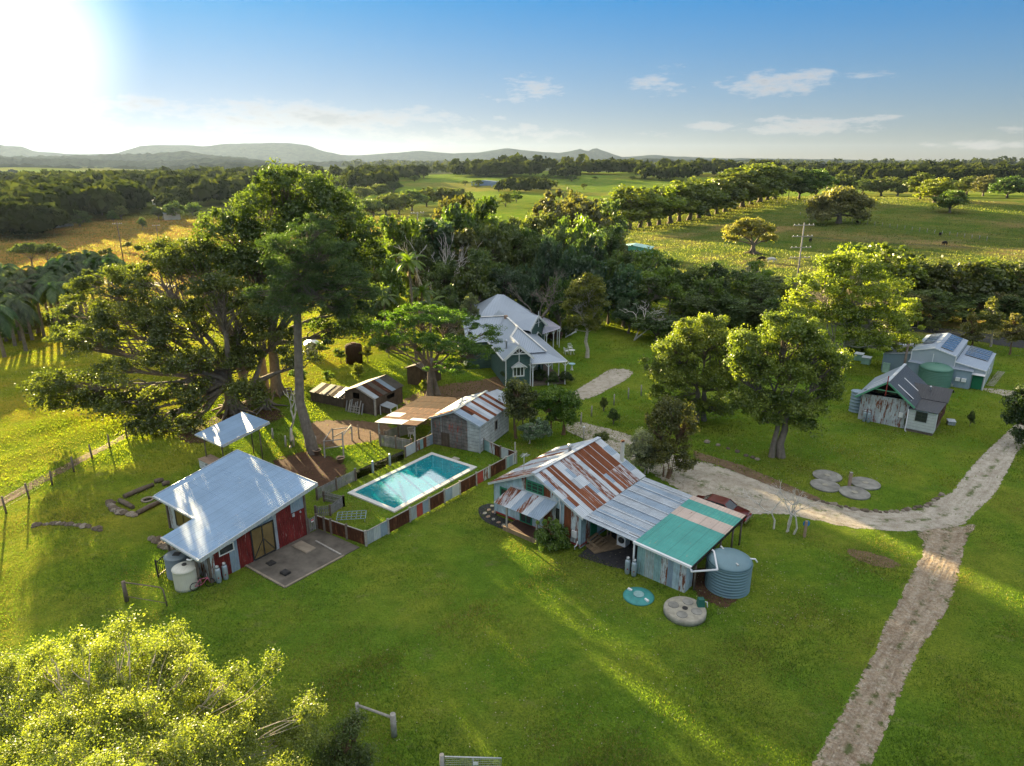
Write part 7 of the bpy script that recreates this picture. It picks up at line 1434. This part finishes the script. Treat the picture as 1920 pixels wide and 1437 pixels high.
# --- distant woods: uncountable masses of crowns
def wood_mass(name,label,regions,seed,leafs=70):
    rg=np.random.RandomState(seed); VV=[];FF=[];vv=[];n0=0
    for (fn,count,hmin,hmax,q) in regions:
        B=fn(rg,count); 
        for (x,y) in B:
            z=gzf(x,y); h=rg.uniform(hmin*.6,hmax*1.15); w=h*rg.uniform(.38,.62); d=norm(rg.normal(size=(q,3))); d[:,2]=np.abs(d[:,2])*1.15-.25
            c=np.array([x,y,z+h*.52])+d*np.array([w,w,h*.46])*(.72+.28*rg.random((q,1))); s=h*.20
            nr=norm(d*1.2+rg.normal(size=(q,3))*.55); t=norm(np.cross(nr,rg.normal(size=(q,3)))); b_=np.cross(nr,t); L_=s*rg.uniform(.6,1.3,(q,1))
            VV.append(np.stack([c-t*L_,c+b_*L_*.7,c+t*L_,c-b_*L_*.7],1).reshape(-1,3)); FF.append(np.arange(n0,n0+4*q).reshape(-1,4)); n0+=4*q; vv.append(np.full(4*q,rg.random()*.8)+np.repeat(rg.random(q)*.2,4))
    o=np_mesh(name,np.concatenate(VV),np.concatenate(FF),FAR,np.concatenate(vv)); o.color=(.038,.052,.016,1); return tag(o,label,'woods',None,'stuff')
def uvregion(poly_u,vlo,vhi,dens=None):
    "random ground points seen between two sets of heights in the picture"
    def fn(rg,count):
        out=[]; 
        while len(out)<count:
            u=rg.uniform(*poly_u); v=rg.uniform(vlo,vhi); v=v if callable(v) is False else v
            p=at(u,v); out.append((p[0],p[1]))
        return out
    return fn
def grove(cu,cv,ru,rv):
    def fn(rg,count):
        out=[]
        for _ in range(count):
            a=rg.random()*6.283; r=rg.random()**.5; p=at(cu+ru*r*math.cos(a),cv+rv*r*math.sin(a)); out.append((p[0],p[1]))
        return out
    return fn
wood_mass('forest','dense dark woods filling the left valley beyond the golden field',[(grove(60,408,90,26),150,9,15,90),(grove(170,392,100,22),150,9,15,80),(grove(60,374,120,16),190,9,15,60),(grove(230,358,140,12),220,10,16,50),(grove(380,372,90,16),130,10,16,60),(grove(330,392,30,8),14,8,12,70),(grove(40,440,70,10),60,8,13,90),(grove(420,350,120,8),200,11,18,40),(grove(120,352,200,6),220,9,15,34),(grove(330,345,160,4),120,9,14,30)],5)
wood_mass('forest','dark belts of trees across the middle distance',[(grove(690,350,50,16),70,10,17,60),(grove(560,345,90,12),120,11,18,50),(grove(740,336,60,5),70,10,17,50),(grove(930,331,80,2.5),110,11,17,46),(grove(1150,326,70,3),110,11,17,40),(grove(1060,334,30,3),24,9,14,50),(grove(980,360,50,3),40,8,12,60),(grove(1250,337,60,4),50,10,16,44),(grove(820,325,160,3),240,12,20,28),(grove(1100,321,240,2.5),330,13,22,22),(grove(1400,327,160,5),200,12,20,34),(grove(1560,345,40,6),40,8,13,60)],6)
wood_mass('forest','hazy blue woods of the plain on the right',[(grove(1600,332,130,6),170,10,17,44),(grove(1760,340,150,6),180,10,16,48),(grove(1850,328,160,5),260,12,19,30),(grove(1600,322,260,3),380,14,24,20),(grove(1900,320,200,3),240,14,24,18),(grove(1300,317,260,1.8),320,16,30,14),(grove(900,316,260,1.8),320,16,30,14),(grove(1700,314,300,1.4),340,18,34,12)],7)
# ================================================================== GRASS BLADES on the near lawn
def blades(name,label,pts_fn,n,h,w,seed,col):
    rg=np.random.RandomState(seed); x,y=pts_fn(rg,n); z=gz(x,y)
    keep=np.ones(len(x),bool)
    for (cx_,cy_,a_,x0,x1,y0,y1) in EXCL:
        c_,s_=math.cos(a_),math.sin(a_); lx=(x-cx_)*c_+(y-cy_)*s_; ly=-(x-cx_)*s_+(y-cy_)*c_; keep&=~((lx>x0)&(lx<x1)&(ly>y0)&(ly<y1))
    for P in EXPOLY:
        P=np.array(P); ins=np.zeros(len(x),bool); j=len(P)-1
        for i in range(len(P)):
            xi,yi,xj,yj=P[i,0],P[i,1],P[j,0],P[j,1]; c=((yi>y)!=(yj>y))&(x<(xj-xi)*(y-yi)/(yj-yi+1e-12)+xi); ins^=c; j=i
        keep&=~(ins&(rg.random(len(x))<.96))
    x,y,z=x[keep],y[keep],z[keep]; n=len(x)
    tall=.6+.8*np.clip(cellnoise(x,y,3.1,2)+.5,0,1); hh=h*rg.uniform(.5,1.3,n)*tall; a=rg.random(n)*6.283; ww=w*rg.uniform(.6,1.3,n)
    base=np.stack([x,y,z-.005],-1); s=np.stack([np.cos(a),np.sin(a),np.zeros(n)],-1)*ww[:,None]*.5; lean=np.stack([rg.normal(size=n)*.5,rg.normal(size=n)*.5,np.ones(n)],-1)*hh[:,None]
    V=np.stack([base-s,base+s,base+lean],1).reshape(-1,3); F=np.arange(3*n).reshape(-1,3)
    v=np.clip(.5+.35*cellnoise(x,y,7,5)+.2*rg.normal(size=n),0,1)
    o=np_mesh(name,V,F,GRASSB,np.repeat(v,3)); o.color=(*col,1); return tag(o,label,'grass',None,'stuff')
EXCL=[(cx,cy,ca,.2,7.5,.2,7.5),(cx,cy,ca,2.1,5.1,-1.0,.3),(cpx,cpy,cpa,0,6.8,.2,7.4),(rx,ry,ra,.4,8.6,2.5,7.4),(rx,ry,ra,5,8.6,.7,7.4),(rx,ry,ra,8.4,12.4,2.85,8.3),(bx_,by_,ba_,0,4.9,0,5.8),(pc.x,pc.y,pang,-4.55,4.55,-2.45,2.45),(hx_,hy_,ha_,0,4.3,0,4.6),(gx_,gy_,ga_,.3,6.7,0,7),(sx_,sy_,sa_,-3,7.2,0,9)]
EXPOLY=[[p[:2] for p in A((1893,805),(1822,873),(1783,923),(1715,957),(1630,958),(1535,937),(1439,905),(1364,877),(1262,858),(1268,935),(1350,972),(1410,967),(1467,964),(1552,982),(1666,996),(1737,1000),(1808,987),(1865,930),(1907,850))],
 [p[:2] for p in A((1752,994),(1706,1080),(1660,1165),(1620,1255),(1548,1385),(1510,1450),(1628,1450),(1684,1320),(1728,1215),(1783,1130),(1806,1040),(1813,990))],
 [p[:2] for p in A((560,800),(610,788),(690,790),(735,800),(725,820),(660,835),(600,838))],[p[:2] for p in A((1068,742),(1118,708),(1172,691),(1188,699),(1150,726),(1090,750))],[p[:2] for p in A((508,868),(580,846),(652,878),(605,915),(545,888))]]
def trap(y0,y1,p=1.6):
    def fn(rg,n):
        y=y0+(y1-y0)*rg.random(n)**p; x=(rg.random(n)*2-1)*(y*.86+5); return x,y
    return fn
blades('grass','mown green lawn grass',trap(20,60),430000,.075,.035,1,(.095,.165,.030))
def dryp(rg,n):
    x,y=trap(20,66,1.3)(rg,n*6); q=cellnoise(x,y,4.3,7)+.5*cellnoise(x,y,1.7,3); o=np.argsort(-(q+.35*rg.normal(size=len(q))))[:n]; return x[o],y[o]
blades('dry_grass','dry straw coloured patches in the mown lawn',dryp,130000,.07,.04,6,(.21,.19,.085))
blades('rough_pasture','rough tussocks of pasture on the right hill',lambda rg,n:(20+190*rg.random(n),118+230*rg.random(n)**1.3),70000,.34,.22,3,(.12,.14,.065))
blades('golden_pasture','golden tussocks on the left valley field',lambda rg,n:(-20-190*rg.random(n),128+250*rg.random(n)**1.2),100000,.36,.26,4,(.135,.135,.07))
blades('grass','longer grass of the lawns and paddock farther back',trap(46,124,.8),260000,.12,.08,2,(.13,.17,.024))
def flecks():
    rg=np.random.RandomState(9); VV=[]
    for (u,v,ru,rv,n) in ((1500,870,200,70,900),(1640,800,130,60,500),(1250,1100,250,100,250),(960,1300,380,110,200),(760,880,90,40,160),(1480,1100,180,80,200),(700,960,120,60,120),(1150,760,90,40,160)):
        for _ in range(n):
            a=rg.random()*6.283; r=rg.random()**.5; p=at(u+ru*r*math.cos(a),v+rv*r*math.sin(a)); s=rg.uniform(.018,.045); t=rg.random()*6.28; c,q=math.cos(t)*s,math.sin(t)*s; z=p[2]+.05
            VV+=[(p[0]-c,p[1]-q,z),(p[0]+q*.6,p[1]-c*.6,z+.02),(p[0]+c,p[1]+q,z),(p[0]-q*.6,p[1]+c*.6,z+.03)]
    V=np.array(VV); o=np_mesh('fallen_leaves',V,np.arange(len(V)).reshape(-1,4),mat('dry_leaf',(.42,.38,.26),.7)); return tag(o,'pale fallen leaves scattered over the lawns','leaves',None,'stuff')
flecks()
# ================================================================== LIGHT, SKY, AIR, CAMERA
SUN_AZ=R(33.5); SUN_EL=R(8.3)
sd=Vector((-math.sin(SUN_AZ)*math.cos(SUN_EL),math.cos(SUN_AZ)*math.cos(SUN_EL),math.sin(SUN_EL)))
sl=bpy.data.lights.new('sun','SUN'); sl.energy=5.0; sl.angle=R(.6); sl.color=(1.,.77,.42); so=bpy.data.objects.new('sun',sl); C.objects.link(so); so.rotation_euler=sd.to_track_quat('Z','Y').to_euler(); so['kind']='helper'
w=bpy.data.worlds.new('World'); scn.world=w; w.use_nodes=True; nt=w.node_tree; nt.nodes.clear()
class WT(NT):
    def __init__(s,t): s.t=t
k=WT(nt); out=k.n('ShaderNodeOutputWorld'); bg=k.n('ShaderNodeBackground'); k.l(bg.outputs[0],out.inputs[0])
sky=k.n('ShaderNodeTexSky',sky_type='NISHITA'); sky.sun_disc=False; sky.sun_elevation=SUN_EL; sky.sun_rotation=-SUN_AZ; sky.altitude=100; sky.air_density=1.0; sky.dust_density=.7; sky.ozone_density=3.0
g=k.n('ShaderNodeTexCoord').outputs['Generated']; sp=k.n('ShaderNodeSeparateXYZ'); k.l(g,sp.inputs[0])
az=k.math('ARCTAN2',sp.outputs[0],sp.outputs[1]); el=k.math('ARCSINE',sp.outputs[2])
cb=k.n('ShaderNodeCombineXYZ'); k.l(az,cb.inputs[0]); k.l(k.math('MULTIPLY',el,3.4),cb.inputs[1])
n1=k.noise(cb.outputs[0],9.,8,.62); n2=k.noise(cb.outputs[0],34.,6,.65)
dens=k.math('ADD',k.math('MULTIPLY',n1,1.15),k.math('MULTIPLY',n2,.75)); dens=k.math('SUBTRACT',dens,.45)
def px_dir(u,v): a,y,d=ray(u,v); L_=math.sqrt(a*a+y*y+d*d); return math.atan2(a,y),math.asin(d/L_)
mask=None
for (u,v,ru,rv,wt) in ((450,215,330,34,.75),(700,225,230,26,.85),(250,195,160,14,.55),(860,250,280,20,.6),(1000,165,90,30,.55),(1440,155,110,26,.9),(1500,235,190,17,.85),(1240,160,60,22,.5),(1640,142,50,9,.6),(960,180,60,20,.5),(1300,130,80,16,.4),(1220,255,70,10,.5),(1850,272,120,8,.45),(200,262,330,30,.5),(1900,240,30,8,.5)):
    A0,E0=px_dir(u,v); dx=k.math('DIVIDE',k.math('SUBTRACT',az,A0),ru/1200.); dy_=k.math('DIVIDE',k.math('SUBTRACT',el,E0),rv/1230.)
    q=k.math('SUBTRACT',1.,k.math('ADD',k.math('MULTIPLY',dx,dx),k.math('MULTIPLY',dy_,dy_))); q=k.math('MULTIPLY',k.math('MAXIMUM',q,0.),wt)
    mask=q if mask is None else k.math('MAXIMUM',mask,q)
cl_=k.math('ADD',k.math('MULTIPLY',mask,.36),dens); f_=k.mr(cl_,.62,.86,0,.85); f_=k.math('MULTIPLY',f_,k.mr(mask,0,.12,0,1))
# cloud: brighter thin edges, greyer cores
core=k.mr(cl_,.72,.98,1.,.60); cc=k.n('ShaderNodeCombineColor'); [k.l(core,cc.inputs[i]) for i in range(3)]
tint=k.mix(k.mr(el,.0,.22,0,1),(.9,.92,1.04),(.09,.66,1.34)); tint=k.mix(k.mr(el,.22,.5,0,1),tint,(.6,.8,.9))
vm=k.n('ShaderNodeVectorMath',operation='MULTIPLY_ADD'); k.l(sky.outputs[0],vm.inputs[0]); vm.inputs[1].default_value=(1/2.6,)*3; vm.inputs[2].default_value=(1,1,1)
vd=k.n('ShaderNodeVectorMath',operation='DIVIDE'); k.l(sky.outputs[0],vd.inputs[0]); k.l(vm.outputs[0],vd.inputs[1]); base=k.mix(1.,vd.outputs[0],tint,'MULTIPLY')
ccol=k.mix(1.,(2.65,2.5,2.35),cc.outputs[0],'MULTIPLY'); ccol_=k.mix(.3,ccol,base)
low=k.mix(f_,base,ccol_)
dt=k.n('ShaderNodeVectorMath',operation='DOT_PRODUCT'); k.l(g,dt.inputs[0]); dt.inputs[1].default_value=sd.normalized()
gl_=k.math('POWER',k.mr(dt.outputs['Value'],math.cos(R(8.5)),math.cos(R(1.0)),0,1),2.4); au=k.n('ShaderNodeCombineColor'); [k.l(k.math('MULTIPLY',gl_,q_),au.inputs[i_]) for i_,q_ in enumerate((3.4,3.2,2.9))]
low=k.mix(1.,low,au.outputs[0],'ADD')
# broken bright cloud overhead, added out of view as fill light
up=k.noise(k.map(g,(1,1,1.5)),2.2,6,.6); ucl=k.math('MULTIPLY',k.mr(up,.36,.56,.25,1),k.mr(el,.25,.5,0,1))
fin=k.mix(ucl,low,(OVER_FILL*.97,OVER_FILL*.97,OVER_FILL*.97)); k.l(fin,bg.inputs[0]); bg.inputs[1].default_value=.05
# air
hz=bpy.data.materials.new('haze_air'); hz.use_nodes=True; t=hz.node_tree; t.nodes.clear(); o_=t.nodes.new('ShaderNodeOutputMaterial'); pv=t.nodes.new('ShaderNodeVolumePrincipled')
pv.inputs['Density'].default_value=.000019; pv.inputs['Color'].default_value=(.44,.60,.90,1); pv.inputs['Anisotropy'].default_value=.4; t.links.new(pv.outputs[0],o_.inputs[1])
mb=MB(); mb.box((-9000,-60,-60),(9000,9800,245)); hz_o=mb.build('haze',hz); tag(hz_o,'thin haze lying over the valley',None,None,'stuff')
cam=bpy.data.cameras.new('camera'); co=bpy.data.objects.new('camera',cam); C.objects.link(co); co.location=(0,0,CAMZ); co.rotation_euler=(PI/2-PITCH,0,0); cam.sensor_width=36; cam.lens=36*FPX/1920; cam.clip_end=60000; cam.clip_start=.5; scn.camera=co
scn.view_settings.view_transform='Standard'; scn.view_settings.look='None'; scn.view_settings.gamma=1; scn.view_settings.exposure=EXPO
scn.render.engine='CYCLES'; cy_=scn.cycles; cy_.max_bounces=6; cy_.diffuse_bounces=3; cy_.glossy_bounces=2; cy_.transmission_bounces=4; cy_.transparent_max_bounces=12; cy_.volume_bounces=0; cy_.use_denoising=True; cy_.sample_clamp_indirect=6; cy_.caustics_reflective=False; cy_.caustics_refractive=False
bpy.context.view_layer.update()
